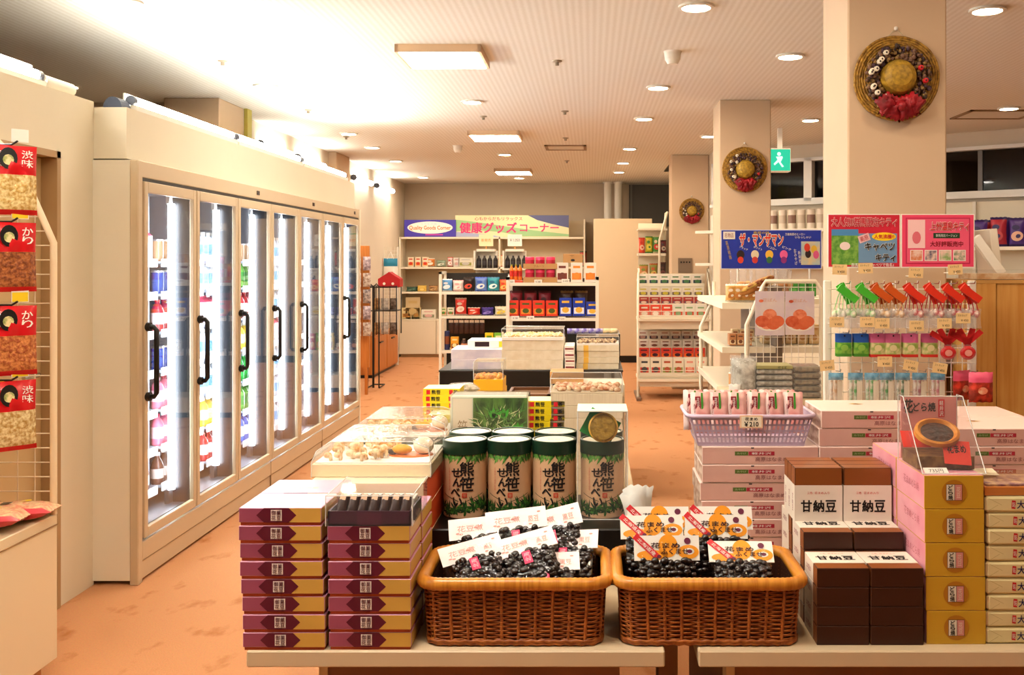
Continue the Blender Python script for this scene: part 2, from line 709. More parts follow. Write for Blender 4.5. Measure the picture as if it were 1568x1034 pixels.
mb.box((0, -.07, z0 - .035), (L, 0, z0), ALU, 0, wallM)
struct(mb, 'trim_2')
mb = MB()
mb.box((6.1, -4.1, 0), (6.2, 16, CEIL), WALLM)
struct(mb, 'wall_side')
# dark glazed bay at the far end, beside the pipes
mb = MB()
mb.box((.60, FARD - .05, 2.02), (1.30, FARD, CEIL - .02), mat('dark_grey_panel', '4c4a44', .35))
mb.box((.62, FARD - .06, 2.0), (.65, FARD - .05, CEIL - .02), mat('mid_grey_panel', '75726a', .4))
struct(mb, 'window_6')
# white pipes
for px in (930.5, 946.5):
    mb = MB()
    x = X(px, 15.2)
    mb.lathe([(.058, 0), (.058, CEIL - .02), (.075, CEIL - .02), (.075, CEIL)], WHITE, 16, Matrix.Translation((x, 15.2, 0)))
    tag(mb.build('pipe'), 'white vertical pipe beside the tall partition box, ' + ('by the sign' if px < 935 else 'next to the dark bay'), 'pipe', 'white pipes at the far wall')
# tall cream partition box in front of the pipes
mb = MB()
mb.box((X(909, 14.2), 14.2, .10), (X(988, 14.2) + .1, 14.9, 2.09), mat('cream_board', 'dcc4a0', .5), .006)
mb.box((X(911, 14.2), 14.22, 0), (X(988, 14.2) + .1, 14.88, .10), BLACK)
struct(mb, 'partition')

# ------------------------------------------------------------------ lights of the room
ER = mat('lamp_rim', 'e6ded0', .4)
dl = None


def down_proto():
    t = thing('ceiling_downlight', 'x', 'ceiling light')
    m = MB()
    m.lathe([(.070, -.001), (.086, -.001), (.088, .012), (.070, .014)], ER, 24, Matrix.Rotation(PI, 4, 'X'))
    m.build('rim', t)
    m = MB()
    m.disc(.071, .071, lamp_mat('downlight_glow', WARM, E_DOWN), Matrix.Translation((0, 0, -.006)) @ Matrix.Rotation(PI, 4, 'X'), 24)
    m.build('lamp', t)
    return t


DOWN = Proto(down_proto)
spots = [(190, 2, 'in the dark corner above the white glow'), (103, 131, 'above the wall beside the door'), (407, 131, 'in the bright patch over the freezer row'),
         (1066, 9, 'at the top edge between panel light and first column'), (1512, 14, 'beside the big hat wreath'), (1210, 85, 'in front of the second column'),
         (1008, 133, 'past the smoke detector'), (723, 155, 'just beyond the first panel light'), (1545, 165, 'by the square hatch near the dark windows'),
         (986, 181, 'second of the row leading to the rear column'), (1241, 183, 'between the wreath column and the exit sign'), (534, 204, 'over the middle freezers'),
         (964, 227, 'third of the row leading to the rear column'), (570, 225, 'over the end of the freezers'), (606, 246, 'near the wall tubes past the freezers'),
         (648, 271, 'over the corner of the far wall shelf'), (773, 236, 'between the two smaller panel lights'), (1085, 208, 'touching the edge of the second column'),
         (954, 249, 'fourth of the row leading to the rear column'), (948, 263, 'last of the row, above the white pipes'), (795, 272, 'just past the last panel light')]
for px, py, wh in spots:
    d = F * (CEIL - CAMH) / (401 - py)
    DOWN.put((X(px, d), d, CEIL), 0, 'round white downlight in the ceiling ' + wh, 'ceiling downlights')
for i, (x, y) in enumerate(((-1.3, 2.2), (.35, 2.9), (.3, 1.2), (1.6, 2.6), (2.8, .9))):
    DOWN.put((x, y, CEIL), 0, 'round white downlight in the ceiling over the camera end of the shop', 'downlights over the camera end')


def panel_proto():
    t = thing('ceiling_panel_light', 'x', 'ceiling light')
    m = MB()
    w_, d_, h_ = .245, .245, .045
    for lo, hi in (((-w_, -d_, -h_), (-w_ + .02, d_, 0)), ((w_ - .02, -d_, -h_), (w_, d_, 0)), ((-w_, -d_, -h_), (w_, -d_ + .02, 0)), ((-w_, d_ - .02, -h_), (w_, d_, 0))):
        m.box(lo, hi, mat('panel_frame', 'd8b48e', .5))
    m.build('frame', t)
    m = MB()
    m.box((-.224, -.224, -h_ - .004), (.224, .224, -h_ + .01), lamp_mat('panel_glow', PALE, E_PANEL))
    m.build('diffuser', t)
    return t


PAN = Proto(panel_proto)
for x, y, wh in ((-.87, 5.80, 'largest in view, nearest the freezer glow'), (-.92, 9.46, 'second along the shop, beyond the round downlight'), (-1.04, 13.2, 'third, before the far wall sign'), (-.6, 1.6, 'over the front display tables')):
    PAN.put((x, y, CEIL), 0, 'square white panel light in the ceiling, ' + wh, 'square ceiling panel lights')


def tube_fix(p0, p1, label, up=True, r=.021):
    """bare tube on a channel; light comes from the tube itself"""
    t = thing('fluorescent_lamp', label, 'lamp', p0, 0, 'fluorescent tubes along the freezer side')
    d = Vector(p1) - Vector(p0)
    n = d.normalized()
    m = MB()
    m.tube([n * .03, d - n * .03], r, lamp_mat('cove_glow' if up else 'wall_tube_glow', TUBE, E_COVE if up else 9.0), 10)
    m.build('tube', t)
    for q in (Vector((0, 0, 0)), d - n * .03):
        m = MB()
        m.tube([q, q + n * .03], r * 1.1, mat('grey_cap', '5a5f6c', .5), 10)
        m.build('end_cap', t)
    dz = -1 if up else 1
    m = MB()
    hx = .03
    zz = (-.05, -.024) if up else (-.03, .03)
    hx = .03 if up else .0
    m.box((-hx if up else -.039, 0, zz[0]), (hx if up else -.03, d.y, zz[1]), WHITE)
    m.build('channel', t)
    if up:
        m = MB()
        m.box((-.034, 0, -.05), (-.028, d.y, .034 if p0[0] > LW else .045), WHITE)
        m.build('reflector', t)['label'] = 'white reflector strip'
    return t


for i in range(3):
    y0 = 4.55 + i * 1.33
    tube_fix((FX - .035, y0, 2.215), (FX - .035, y0 + 1.3, 2.215), 'bare fluorescent tube lying on the wall above the freezers, ' + ('beside the dark lamp end', 'in the middle', 'past the tall column')[i])
for i in range(3):
    tube_fix((LW - .05, 4.13 - 1.34 * (i + 1), 2.24), (LW - .05, 4.13 - 1.34 * i - .04, 2.24), 'bare fluorescent tube on the wall above the brown door, ' + ('over the freezer side', 'over the snack rack', 'out toward the entrance')[i])
tube_fix((-2.91, 8.6, 2.50), (-2.91, 9.5, 2.50), 'fluorescent tube on the side wall just past the olive strip', False, .034)
tube_fix((-2.91, 9.7, 2.50), (-2.91, 10.7, 2.50), 'second fluorescent tube on the side wall, before the white column', False, .034)
tube_fix((-2.91, 12.0, 2.50), (-2.91, 13.0, 2.50), 'third fluorescent tube on the side wall, past the white column', False, .034)
tube_fix((-2.91, 13.3, 2.50), (-2.91, 14.4, 2.50), 'last fluorescent tube on the side wall, nearest the far wall sign', False, .034)
m = MB()
pts = [(.042 * math.cos(PI * i / 10), .05 * math.sin(PI * i / 10)) for i in range(11)]
m.poly(pts, mat('slate_grey', '3b4254', .5), FRONT(0, 0, 0), .09)
tag(m.build('lamp_cover', None, (X(172, 4.45), 4.45, 2.166)), 'dark slate rounded lamp end cap on top of the wall above the freezers', 'lamp cover')

m = MB()
m.tube([(LW - .05, 4.10, 2.222), (LW - .05, 4.33, 2.222)], .03, WHITE, 12)
tag(m.build('lamp_end_piece'), 'white unlit end piece of the tube lamp on the wall above the brown door', 'lamp cover')
# small ceiling fittings
m = MB()
m.lathe([(0, -.075), (.03, -.075), (.045, -.05), (.05, -.01), (.055, 0)], mat('detector_white', 'e8e0d2', .4), 16)
for px, py, wh in ((1030, 82, 'beside the downlights near the second column'), (701, 226, 'beside the small square panel light')):
    d = F * (CEIL - CAMH) / (401 - py + 3)
    o = tag(m.build('smoke_detector', None, (X(px, d), d, CEIL)), 'white round smoke detector on the ceiling ' + wh, 'smoke detector', 'smoke detectors')
m = MB()
m.lathe([(0, -.03), (.012, -.03), (.012, -.012), (.03, -.006), (.032, 0)], mat('brass_grey', '8d7f6a', .4), 10)
for px, py, wh in ((853, 93, 'past the big panel light'), (865, 170, 'above the ceiling vent, larger one'), (341, 93, 'over the freezers by the dark corner'), (472, 168, 'over the tall column'),
                   (740, 178, 'beyond the round downlight by the panel'), (866, 211, 'just before the ceiling vent'), (530, 209, 'over the wall tubes'), (868, 246, 'past the ceiling vent')):
    d = F * (CEIL - CAMH) / (401 - py)
    tag(m.build('sprinkler_head', None, (X(px, d), d, CEIL)), 'tiny sprinkler head on the ceiling ' + wh, 'sprinkler', 'sprinkler heads')


def hatch(px0, px1, py0, py1, label, dark='8a6a48'):
    d0, d1 = F * (CEIL - CAMH) / (401 - py0), F * (CEIL - CAMH) / (401 - py1)
    x0, x1 = X(px0, (d0 + d1) / 2), X(px1, (d0 + d1) / 2)
    t = thing('ceiling_vent', label, 'vent', ((x0 + x1) / 2, (d0 + d1) / 2, CEIL), 0)
    w_, h_ = (x1 - x0) / 2, (d1 - d0) / 2
    m = MB()
    for lo, hi in (((-w_, -h_, -.012), (-w_ + .03, h_, 0)), ((w_ - .03, -h_, -.012), (w_, h_, 0)), ((-w_, -h_, -.012), (w_, -h_ + .03, 0)), ((-w_, h_ - .03, -.012), (w_, h_, 0))):
        m.box(lo, hi, mat('vent_brown_' + dark, dark, .5))
    m.build('frame', t)
    m = MB()
    m.box((-w_ + .03, -h_ + .03, -.006), (w_ - .03, h_ - .03, 0), mat('vent_board', 'd9cfc0', .8))
    m.build('panel', t)


hatch(835, 898, 222, 229, 'flat rectangular air vent in the middle of the ceiling')
hatch(1470, 1580, 168, 181, 'square access hatch outlined in brown by the dark windows')
m = MB()
m.box((1.02 - .03, 12.0, CEIL - .012), (1.02 + .03, 13.3, CEIL), BLACK)
tag(m.build('ceiling_slot'), 'dark narrow slot in the ceiling beside the rear column', 'vent')

# ================================================================== freezer row
GX, GY, NB, PW = -2.05, 4.47, 7, .597
SHELF_Z = [.30, .503, .695, .90, 1.10, 1.298, 1.467]
STEEL = mat('tray_steel', '8a8d94', .3, .8)
INNER = mat('freezer_lining', '9aa0aa', .4)
RAIL = mat('price_rail', 'f4f4f2', .4)
DARKMUL = mat('mullion_with_reflection', '0e1016', .4)  # mullion colour near black, also painting the dark reflection in the glass
BODY = mat('freezer_case', 'cbb594', .42)
fz = thing('display_freezer', 'long cream glass-door freezer row with black handles along the wall', 'freezer', (GX, GY, 0))
LY = NB * PW


def part(name, *boxes, m=BODY, parent=fz, bev=0.0, label=None):
    b = MB()
    for lo, hi in boxes:
        b.box(lo, hi, m, bev)
    o = b.build(name, parent)
    if label:
        o['label'] = label
    return o


part('side_panel', ((-.75, -.04, .02), (-.035, -.004, 1.925)), m=CREAM)
part('corner_post', ((-.035, -.045, .0), (.005, .0, 1.925)), bev=.004)
part('side_panel', ((-.75, LY + .004, .0), (.005, LY + .04, 1.925)), m=CREAM)
part('header', ((-.06, 0, 1.85), (.0, LY, 1.925)), bev=.003)
part('gap_shade_strip', ((-.022, 0, 1.826), (-.004, LY, 1.852)), m=BLACK, label='black strip added as shade in the gap over the doors')  # black strip added to paint the gap's shade over the glowing interior
part('top_panel', ((-.75, 0, 1.905), (-.06, LY, 1.925)), m=INNER)
part('back_panel', ((-.75, 0, .2), (-.72, LY, 1.905)), m=INNER)
part('inner_floor', ((-.72, 0, .18), (-.02, LY, .20)), m=STEEL)
part('base_panel', ((-.03, 0, .012), (-.004, LY, .095)), ((-.03, 0, .1), (.004, LY, .185)), ((-.03, 0, .092), (-.012, LY, .102)), bev=.003)
for k in (3, 5):
    part('base_joint', ((-.002, k * PW - .003, .012), (.006, k * PW + .003, .186)), m=mat('joint_brown', '9a7f60', .6))  # brown strip marking the joint between freezer units
for px in (395, 480, 543):
    y = 2.05 * F / (905 - px) - GY
    part('badge', ((0, y - .022, 1.875), (.004, y + .022, 1.90)), m=mat('badge_brown', '2c1a12', .3))
for k in range(NB + 1):
    y = k * PW
    part('mullion', ((-.10, y - (.03 if k else .01), .2), (-.012, y + .018, 1.85)), m=DARKMUL, label='mullion darkened to stand in for glass reflection too')
for k in range(NB):
    y0 = k * PW
    for z in SHELF_Z:
        b = MB()
        b.box((-.70, y0 + .03, z - .012), (-.185, y0 + PW - .03, z), INNER)
        b.box((-.187, y0 + .03, z - .03), (-.178, y0 + PW - .03, z + .012), RAIL)
        b.build('shelf', fz)['label'] = 'white shelf with a price rail'
    part('divider', ((-.70, y0 + PW - .012, .3), (-.24, y0 + PW + .012, 1.84)), m=INNER)
    b = MB()
    yl = y0 + PW - .052
    b.tube([(-.098, yl, .30), (-.098, yl, 1.76)], .018, lamp_mat('freezer_glow', COOL, E_COOL), 10)
    b.build('lamp_tube', fz)
    part('lamp_socket', ((-.118, yl - .02, 1.76), (-.101, yl + .02, 1.80)), m=RAIL)
    part('lamp_socket', ((-.123, yl - .025, .225), (-.101, yl + .025, .30)), m=STEEL)
    part('drain_tray', ((-.17, y0 + .03, .205), (-.04, y0 + PW - .03, .23)), m=STEEL)
    # the door
    z0, z1, s = .20, 1.832, .034
    a, c = y0 + .006, y0 + PW - .006
    b = MB()
    for lo, hi in (((-.01, a, z0), (.012, a + s, z1)), ((-.01, c - s, z0), (.012, c, z1)), ((-.01, a + s, z0), (.012, c - s, z0 + .045)), ((-.01, a + s, z1 - .05), (.012, c - s, z1))):
        b.box(lo, hi, BODY, .003)
    d = b.build('door', fz)
    d['label'] = 'cream-framed glass door'
    b = MB()
    b.box((-.006, a + s - .004, z0 + .04), (0, c - s + .004, z1 - .045), MIRROR_PANE)
    b.build('glass_pane', d)
    if k != 5:
        b = MB()
        yh = a + .02
        b.tube([(.012, yh, 1.165), (.045, yh, 1.165), (.056, yh, 1.15), (.056, yh, .86), (.045, yh, .845), (.012, yh, .845)], .012, BLACK, 10)
        b.lathe([(0, 0), (.021, 0), (.021, .02), (0, .02)], BLACK, 12, Matrix.Translation((.01, yh, 1.165)) @ Matrix.Rotation(PI / 2, 4, 'Y'))
        b.lathe([(0, 0), (.021, 0), (.021, .02), (0, .02)], BLACK, 12, Matrix.Translation((.01, yh, .845)) @ Matrix.Rotation(PI / 2, 4, 'Y'))
        b.build('handle', d)['label'] = 'black pull handle'


def bottle(h, r, body, label_m, cap, neck=.35):
    b = MB()
    z1 = h * (1 - neck)
    b.lathe([(0, 0), (r * .92, 0), (r, .008), (r, z1 * .35)], body, 12)
    b.lathe([(r * 1.01, z1 * .35), (r * 1.01, z1 * .9)], label_m, 12)
    b.lathe([(r, z1 * .9), (r, z1), (r * .75, z1 + (h - z1) * .35), (r * .4, z1 + (h - z1) * .65), (r * .38, h * .92)], body, 12)
    b.lathe([(r * .42, h * .9), (r * .42, h), (0, h)], cap, 12)
    return b


def can(h, r, body, top):
    b = MB()
    b.lathe([(0, 0), (r * .9, 0), (r, .008), (r, h - .01)], body, 12)
    b.lathe([(r, h - .01), (r * .88, h), (0, h - .003)], top, 12)
    return b


def carton(w, h, m, top):
    b = MB()
    b.box((-w / 2, -w / 2, 0), (w / 2, w / 2, h * .78), {'all': m, '+x': m})
    b.add([(-w / 2, -w / 2, h * .78), (w / 2, -w / 2, h * .78), (w / 2, w / 2, h * .78), (-w / 2, w / 2, h * .78), (0, -w / 2, h * .95), (0, w / 2, h * .95)],
          [(0, 1, 4), (1, 2, 5, 4), (2, 3, 5), (3, 0, 4, 5)], top)
    b.box((-.003, -w / 2, h * .93), (.003, w / 2, h), top)
    return b


def cm(c): return mat('drink_' + c, c, .25)
ALU_TOP = mat('can_top', 'c8c8cc', .3, .9)
KINDS = [
    ('milk_carton', 'pink and white drink carton', lambda: carton(.07, .165, cm('f4d6da'), cm('d84a66')), .085),
    ('drink_can', 'silver and red drink can', lambda: can(.12, .032, cm('c43b3b'), ALU_TOP), .075),
    ('drink_bottle', 'blue drink bottle', lambda: bottle(.175, .033, cm('3a66c4'), cm('e8eef8'), cm('2a3f98')), .08),
    ('drink_bottle', 'violet drink bottle', lambda: bottle(.17, .033, cm('6a4fae'), cm('d8d0f0'), WHITE), .08),
    ('drink_bottle', 'green tea bottle', lambda: bottle(.17, .034, cm('63a043'), cm('2f7a35'), cm('d8efc8')), .08),
    ('drink_bottle', 'green glass bottle', lambda: bottle(.17, .031, cm('2c9a3e'), cm('38b84c'), cm('c8d8c8'), .45), .08),
    ('drink_bottle', 'dark amber bottle', lambda: bottle(.165, .033, cm('5a3a30'), cm('c8b8b0'), cm('e6e6e6'), .45), .085),
    ('drink_can', 'navy and white drink can', lambda: can(.12, .032, cm('2b4690'), ALU_TOP), .075),
    ('drink_bottle', 'pink fruit drink bottle', lambda: bottle(.165, .033, cm('e06f8a'), cm('f6c8d0'), cm('c02848')), .08),
    ('drink_bottle', 'yellow drink bottle', lambda: bottle(.165, .033, cm('e8c440'), cm('f6e8a8'), WHITE), .08),
    ('drink_can', 'white and brown coffee can', lambda: can(.115, .03, cm('b08a68'), ALU_TOP), .07),
    ('drink_bottle', 'clear water bottle with a pale blue label', lambda: bottle(.17, .033, cm('dfe8f0'), cm('7fb4e0'), WHITE), .08),
    ('drink_bottle', 'red drink bottle', lambda: bottle(.165, .033, cm('b02a30'), cm('f0d8d0'), cm('b02a30')), .08),
]
PLAN = [[6, 5, 4, 2, 3, 1, 0], [6, 8, 8, 7, 12, 7, 10], [12, 9, 11, 11, 0, 11, 11], [2, 4, 5, 9, 12, 4, 10], [11, 11, 11, 0, 11, 11, 11]]
protos = {}
WHICH = ['first', 'second', 'third', 'fourth', 'fifth']
SHN = ['bottom', 'second lowest', 'third lowest', 'middle', 'third highest', 'second highest', 'top']
for k, plan in enumerate(PLAN):
    for j, q in enumerate(plan):
        nm, desc, mk, pitch = KINDS[q]
        if q not in protos:
            protos[q] = Proto(lambda mk=mk, nm=nm: mk().build(nm))
        n = 6
        lab = '%s on the %s shelf, %s freezer door' % (desc, SHN[j], WHICH[k])
        for i in range(n):
            o = protos[q].put((GX - .225, GY + k * PW + .07 + i * pitch, SHELF_Z[j]), rnd.uniform(-.3, .3), lab, 'drinks: ' + lab)
            o['category'] = 'drink'

# ------------------------------------------------------------------ snack rack beside the door
RX0, RX1, RY0, RY1, RZ = -2.23, -1.852, 2.35, 3.40, .59
rk = thing('snack_rack', 'white wire rack with hooks on a cream base cabinet beside the door', 'rack', (RX0, RY0, 0))
W, L_ = RX1 - RX0, RY1 - RY0
part('base_cabinet', ((0, 0, .09), (W, L_, RZ)), m=mat('rack_cream', 'ead7b4', .5), parent=rk, bev=.003)
part('plinth', ((.03, .02, 0), (W - .04, L_ - .03, .09)), m=mat('plinth_brown', 'c08a58', .6), parent=rk)
part('deck_trim', ((W - .002, 0, RZ - .037), (W + .004, L_, RZ - .034)), m=mat('seam_brown', '9c7850', .6), parent=rk)
b = MB()
b.tube([(W - .008, L_ - .01, RZ), (W - .008, L_ - .01, 1.53), (.25, L_ - .01, 1.80), (.05, L_ - .01, 2.02)], .0115, mat('rack_tube', 'f0dcb8', .4), 10)
b.build('end_tube', rk)
b = MB()
WIRE = mat('white_wire', 'e6d6ba', .4)
z = RZ + .03
while z < 1.78:
    xr = W - .015 if z < 1.53 else W - .015 - (z - 1.53) * .44
    b.tube([(0, L_ - .012, z), (xr, L_ - .012, z)], .0022, WIRE, 5)
    z += .05
for x in (.03, .14, .245, .305):
    b.tube([(x, L_ - .008, RZ), (x, L_ - .008, 1.78)], .0022, WIRE, 5)
b.build('wire_panel', rk)
b = MB()
for i in range(9):
    b.tube([(.012, .05 + i * .12, RZ), (.012, .05 + i * .12, 2.05)], .002, WIRE, 5)
for i in range(28):
    b.tube([(.015, 0, RZ + .04 + i * .05), (.015, L_, RZ + .04 + i * .05)], .002, WIRE, 5)
b.build('back_grid', rk)
HOOKS = []
for row, z in enumerate((1.838, 1.592, 1.325, 1.085)):
    for y in (.78,):
        b = MB()
        b.tube([(.012, y, z), (W + .0, y, z), (W + .02, y, z + .012)], .0035, BLACK, 6)
        h = b.build('hook', rk)
        h['label'] = 'black display hook'
        b = MB()
        tm = Matrix.Translation((W + .022, y + .01, z + .03)) @ Matrix.Rotation(.8, 4, 'Z') @ Matrix.Rotation(PI / 2, 4, 'X')
        b.rect(.05, .042, PAPER, tm, .001)
        b.rect(.046, .03, YEL if row else PAPER, tm @ Matrix.Translation((0, -.004, .0008)))
        b.build('price_tag', h)
REDBAG = mat('red_bag', 'c9161c', .25)
YELBAG = mat('yellow_bag', 'f0b81c', .3)


def snack_bag(seed, tall, food, c2, top=REDBAG, size=.35, w=.13):
    """clear bag of snacks with a coloured header, foot and oval mark"""
    fm = mat('snack_' + food, food, .6, c2=c2, scale=90, bump=1.0)

    def mf(u, v):
        return top if v > .60 or v < .06 else fm
    t = thing('snack_bag', 'x', 'snack bag')
    m = MB()
    m.pillow(w, tall, .045, fm, None, 10, 14, .04, mf, .0, .012)
    m.build('pouch', t)
    m = MB()
    m.disc(w * .2, w * .27, BLACK, FRONT(-w * .16, tall * .80, -.0245), 16)
    m.disc(w * .12, w * .13, mat('bag_picture', '8f9a52', .5, c2='e8d8a0', scale=60), FRONT(-w * .16, tall * .78, -.0252), 12)
    m.build('oval_mark', t)
    m = MB()
    m.column('かり' if seed % 2 else '渋味', PAPER, FRONT(w * .25, tall * .80, -.0248), w * .24, tall * .13, .01)
    m.build('lettering', t)
    return t


bags = []
SN = [Proto(lambda: snack_bag(0, .222, 'f0dca0', 'c89a48')), Proto(lambda: snack_bag(1, .222, 'b56a34', '7a3a18')), Proto(lambda: snack_bag(3, .222, 'd88a48', 'a04a20')),
      Proto(lambda: snack_bag(2, .222, 'ecd9a4', 'b98c44')), Proto(lambda: snack_bag(5, .222, 'f2c860', 'c08428', YELBAG))]
ROWN = ['top', 'second', 'third', 'lowest']
for row, (z, fr_) in enumerate(((1.838, 0), (1.592, 1), (1.325, 2), (1.085, 3))):
    for i in range(3):
        kind = fr_ if row < 3 or i == 0 else 4
        lab = 'red-topped snack bag hanging on the %s rack hook, %s' % (ROWN[row], ('first from the tip', 'second from the tip', 'third from the tip')[i])
        if kind == 4:
            lab = 'yellow snack bag hanging on the lowest rack hook, %s' % ('second from the tip', 'third from the tip')[i - 1]
        SN[kind].put((RX0 + W + .01 - i * .07, RY0 + .78 - .05 * i, z - .224), .72 + .1 * (row % 2), lab, 'snack bags on the rack hooks', (-.03, 0))


def peanut_bag():
    t = thing('snack_bag', 'x', 'snack bag')
    m = MB()
    pm = mat('peanut_bag', 'e08a6a', .3, c2='f6d0a0', scale=60, bump=.6)
    edge = mat('pink_seal', 'd83a48', .3)
    m.pillow(.17, .26, .05, pm, Matrix.Translation((0, .13, .027)) @ Matrix.Rotation(PI / 2, 4, 'X'), 10, 10, .02, lambda u, v: edge if u < .1 or u > .9 or v < .1 else pm, .003, .012)
    m.build('pouch', t)
    m = MB()
    m.rect(.05, .03, BLACK, TOP(-.01, .02, .056))
    m.disc(.022, .016, YEL, TOP(.03, -.03, .0558))
    m.build('label', t)
    return t


PB = Proto(peanut_bag)
for i in range(4):
    PB.put((RX1 - .10 - .02 * i, RY1 - .09 - i * .14, RZ + .004 + .010 * i), PI / 2 + .25, 'pink peanut snack bag lying on the rack base, %s from the wire panel' % ('first', 'second', 'third', 'fourth')[i], 'peanut bags on the rack base', (0, .08))

# ================================================================== front display tables
TT = .669                                     # table top height
TOPM = mat('table_laminate', 'd8c09c', .45, vary=.05, scale=3)
BASEM = mat('table_base', '8a5530', .5, vary=.15, scale=6, stretch=(1, 1, .1))


def table(x0, x1, y0, y1, label, bx0, bx1):
    t = thing('display_table', label, 'table', (x0, y0, 0))
    m = MB()
    m.box((0, 0, TT - .034), (x1 - x0, y1 - y0, TT), TOPM, .003)
    m.build('table_top', t)
    m = MB()
    m.box((bx0 - x0, .05, 0), (bx1 - x0, y1 - y0 - .05, TT - .034), BASEM)
    m.build('base', t)
    m = MB()
    m.box((bx0 - x0 - .018, .045, 0), (bx0 - x0, .10, TT - .034), mat('base_edge', 'd2b48c', .5))
    m.build('edge_strip', t)
    return t


table(-.704, .151, 2.0, 5.0, 'long cream-topped table carrying the purple boxes and one wicker basket', -.55, .06)
table(.22, 1.35, 2.0, 3.05, 'cream-topped table carrying the brown and yellow boxes', .30, 1.30)
m = MB()
m.box((.162, 2.35, 0), (.208, 2.45, TT - .01), mat('pale_wood_post', 'c08a58', .5, vary=.2, scale=8, stretch=(1, 1, .1)))
tag(m.build('wooden_post'), 'pale wooden post standing in the gap between the two front tables', 'post')

# ---------------------------------------------------------------- purple and gold boxes
PUR = mat('plum_pink_card', '9c4a62', .35)
PURT = mat('plum_pink_lit_top', 'c88ca6', .35, c2='d29cb2', scale=5)  # lid top in lighter plum pink: bright reflection put into the colour
GOLD = mat('gold_card', 'd0a24a', .4)
MAR = mat('maroon_card', '5c1028', .4)
STAMP = mat('stamp_white', 'f0e0d8', .5)
TRAYR = mat('orange_red_card', 'b8471e', .45)
BW, BD, BP = .169, .128, .0364


def purple_box():
    t = thing('confectionery_box', 'x', 'box')
    m = MB()
    m.box((-BW / 2 + .003, .003, 0), (BW / 2 - .003, BD - .003, .02), TRAYR)
    m.build('tray', t)
    m = MB()
    z0, z1 = .0065, BP - .0004
    m.box((-BW / 2, 0, z0), (BW / 2, BD, z1), {'all': GOLD, '-x': PUR, '-y': PUR, '+z': PURT, 'edge': PURT}, .0012)
    m.poly([(.11 * BW, -.0145), (.5 * BW - .001, -.0145), (.5 * BW - .001, .0145), (.11 * BW, .0145)], GOLD, FRONT(0, (z0 + z1) / 2, -.0003))
    cx, hw, hh = -.043 * BW, .243 * BW, .0148
    m.poly([(-hw, 0), (-hw * .62, -hh), (hw * .62, -hh), (hw, 0), (hw * .62, hh), (-hw * .62, hh)], MAR, FRONT(cx, (z0 + z1) / 2, -.0007))
    m.rect(.0225, .0225, STAMP, FRONT(cx, (z0 + z1) / 2, -.0012))
    for i, ch in enumerate('御菓花豆'):
        m.text(ch, MAR, FRONT(cx + (.0052 if i % 2 else -.0052), (z0 + z1) / 2 + (.0052 if i < 2 else -.0052), -.0016), .0092, .0092, .012)
    m.text('花豆の里', mat('pale_gold_ink', 'd8bc70', .4), TOP(0, BD * .35, z1 + .0004), .06, .014)
    m.build('lid', t)
    return t


PB_ = Proto(purple_box)
XL, XR = X(430.5, 2.0), X(565, 2.0)
jit = [(.004, .002), (.0035, .0), (.0015, .002), (.001, .0), (-.001, .001), (-.003, .002), (-.0045, .0), (-.005, .0)]
for col, (xc, n) in enumerate(((XL, 8), (XR, 7))):
    for row in range(2):
        for i in range(n):
            j = jit[7 - i] if col == 0 else (jit[i][0] * .3, jit[i][1])
            xx = xc - j[0] * (1 if col == 0 else -1)
            if col == 1 and row == 1:
                xx += .002
            lab = 'plum and gold box, %s of the %s' % (nth(i, n), ('front pile on the aisle side', 'front pile beside the basket', 'rear pile on the aisle side', 'rear pile beside the basket')[col + row * 2])
            PB_.put((xx, 2.003 + row * (BD + .004) + j[1], TT + i * BP), (rnd.random() - .5) * .008, lab, 'plum and gold confectionery boxes')

# sample box with a clear cover on the inner pile
zt = TT + 7 * BP
t = thing('sample_box', 'dark plum sample box of wrapped cakes under a clear cover', 'box', (XR, 2.003, zt))
m = MB()
PLUM = mat('dark_plum_card', '3d1030', .35)
for lo, hi in (((-BW / 2, 0, 0), (BW / 2, .003, .03)), ((-BW / 2, BD - .003, 0), (BW / 2, BD, .03)), ((-BW / 2, 0, 0), (-BW / 2 + .003, BD, .03)), ((BW / 2 - .003, 0, 0), (BW / 2, BD, .03)), ((-BW / 2, 0, 0), (BW / 2, BD, .004))):
    m.box(lo, hi, PLUM)
m.rect(.05, .026, mat('plum_sleeve', '4e1838', .3), FRONT(0, .015, -.0006))
m.build('box', t)
m = MB()
m.box((-BW / 2 - .004, -.003, 0), (BW / 2 + .004, BD + .05, .062), ACRYLIC)
m.build('clear_cover', t)
m = MB()
for a, b in (((-BW / 2 - .004, -.003, 0), (-BW / 2 - .004, -.003, .062)), ((BW / 2 + .004, -.003, 0), (BW / 2 + .004, -.003, .062)), ((-BW / 2 - .004, -.003, .062), (BW / 2 + .004, -.003, .062)), ((BW / 2 + .004, -.003, .062), (BW / 2 + .004, BD + .05, .062)), ((-BW / 2 - .004, -.003, .062), (-BW / 2 - .004, BD + .05, .062))):
    m.tube([a, b], .0012, EDGE, 5)
m.build('cover_edge', t)
m = MB()
m.box((-BW / 2 + .006, .075, .004), (BW / 2 - .006, BD - .006, .038), PAPER)
m.text('もろこし', mat('olive_gold', 'b89a30', .5), TOP(-.01, .095, .0385), .03, .012)
m.build('insert_card', t)


def cake():
    t = thing('wrapped_cake', 'x', 'cake')
    m = MB()
    m.pillow(.022, .055, .026, mat('dark_cake', '2a1210', .35), None, 5, 7, 0, None, .001, .004)
    m.build('wrapper', t)
    m = MB()
    m.rect(.012, .012, mat('cake_sticker', 'd8b090', .5), FRONT(0, .045, -.0125))
    m.build('sticker', t)
    return t


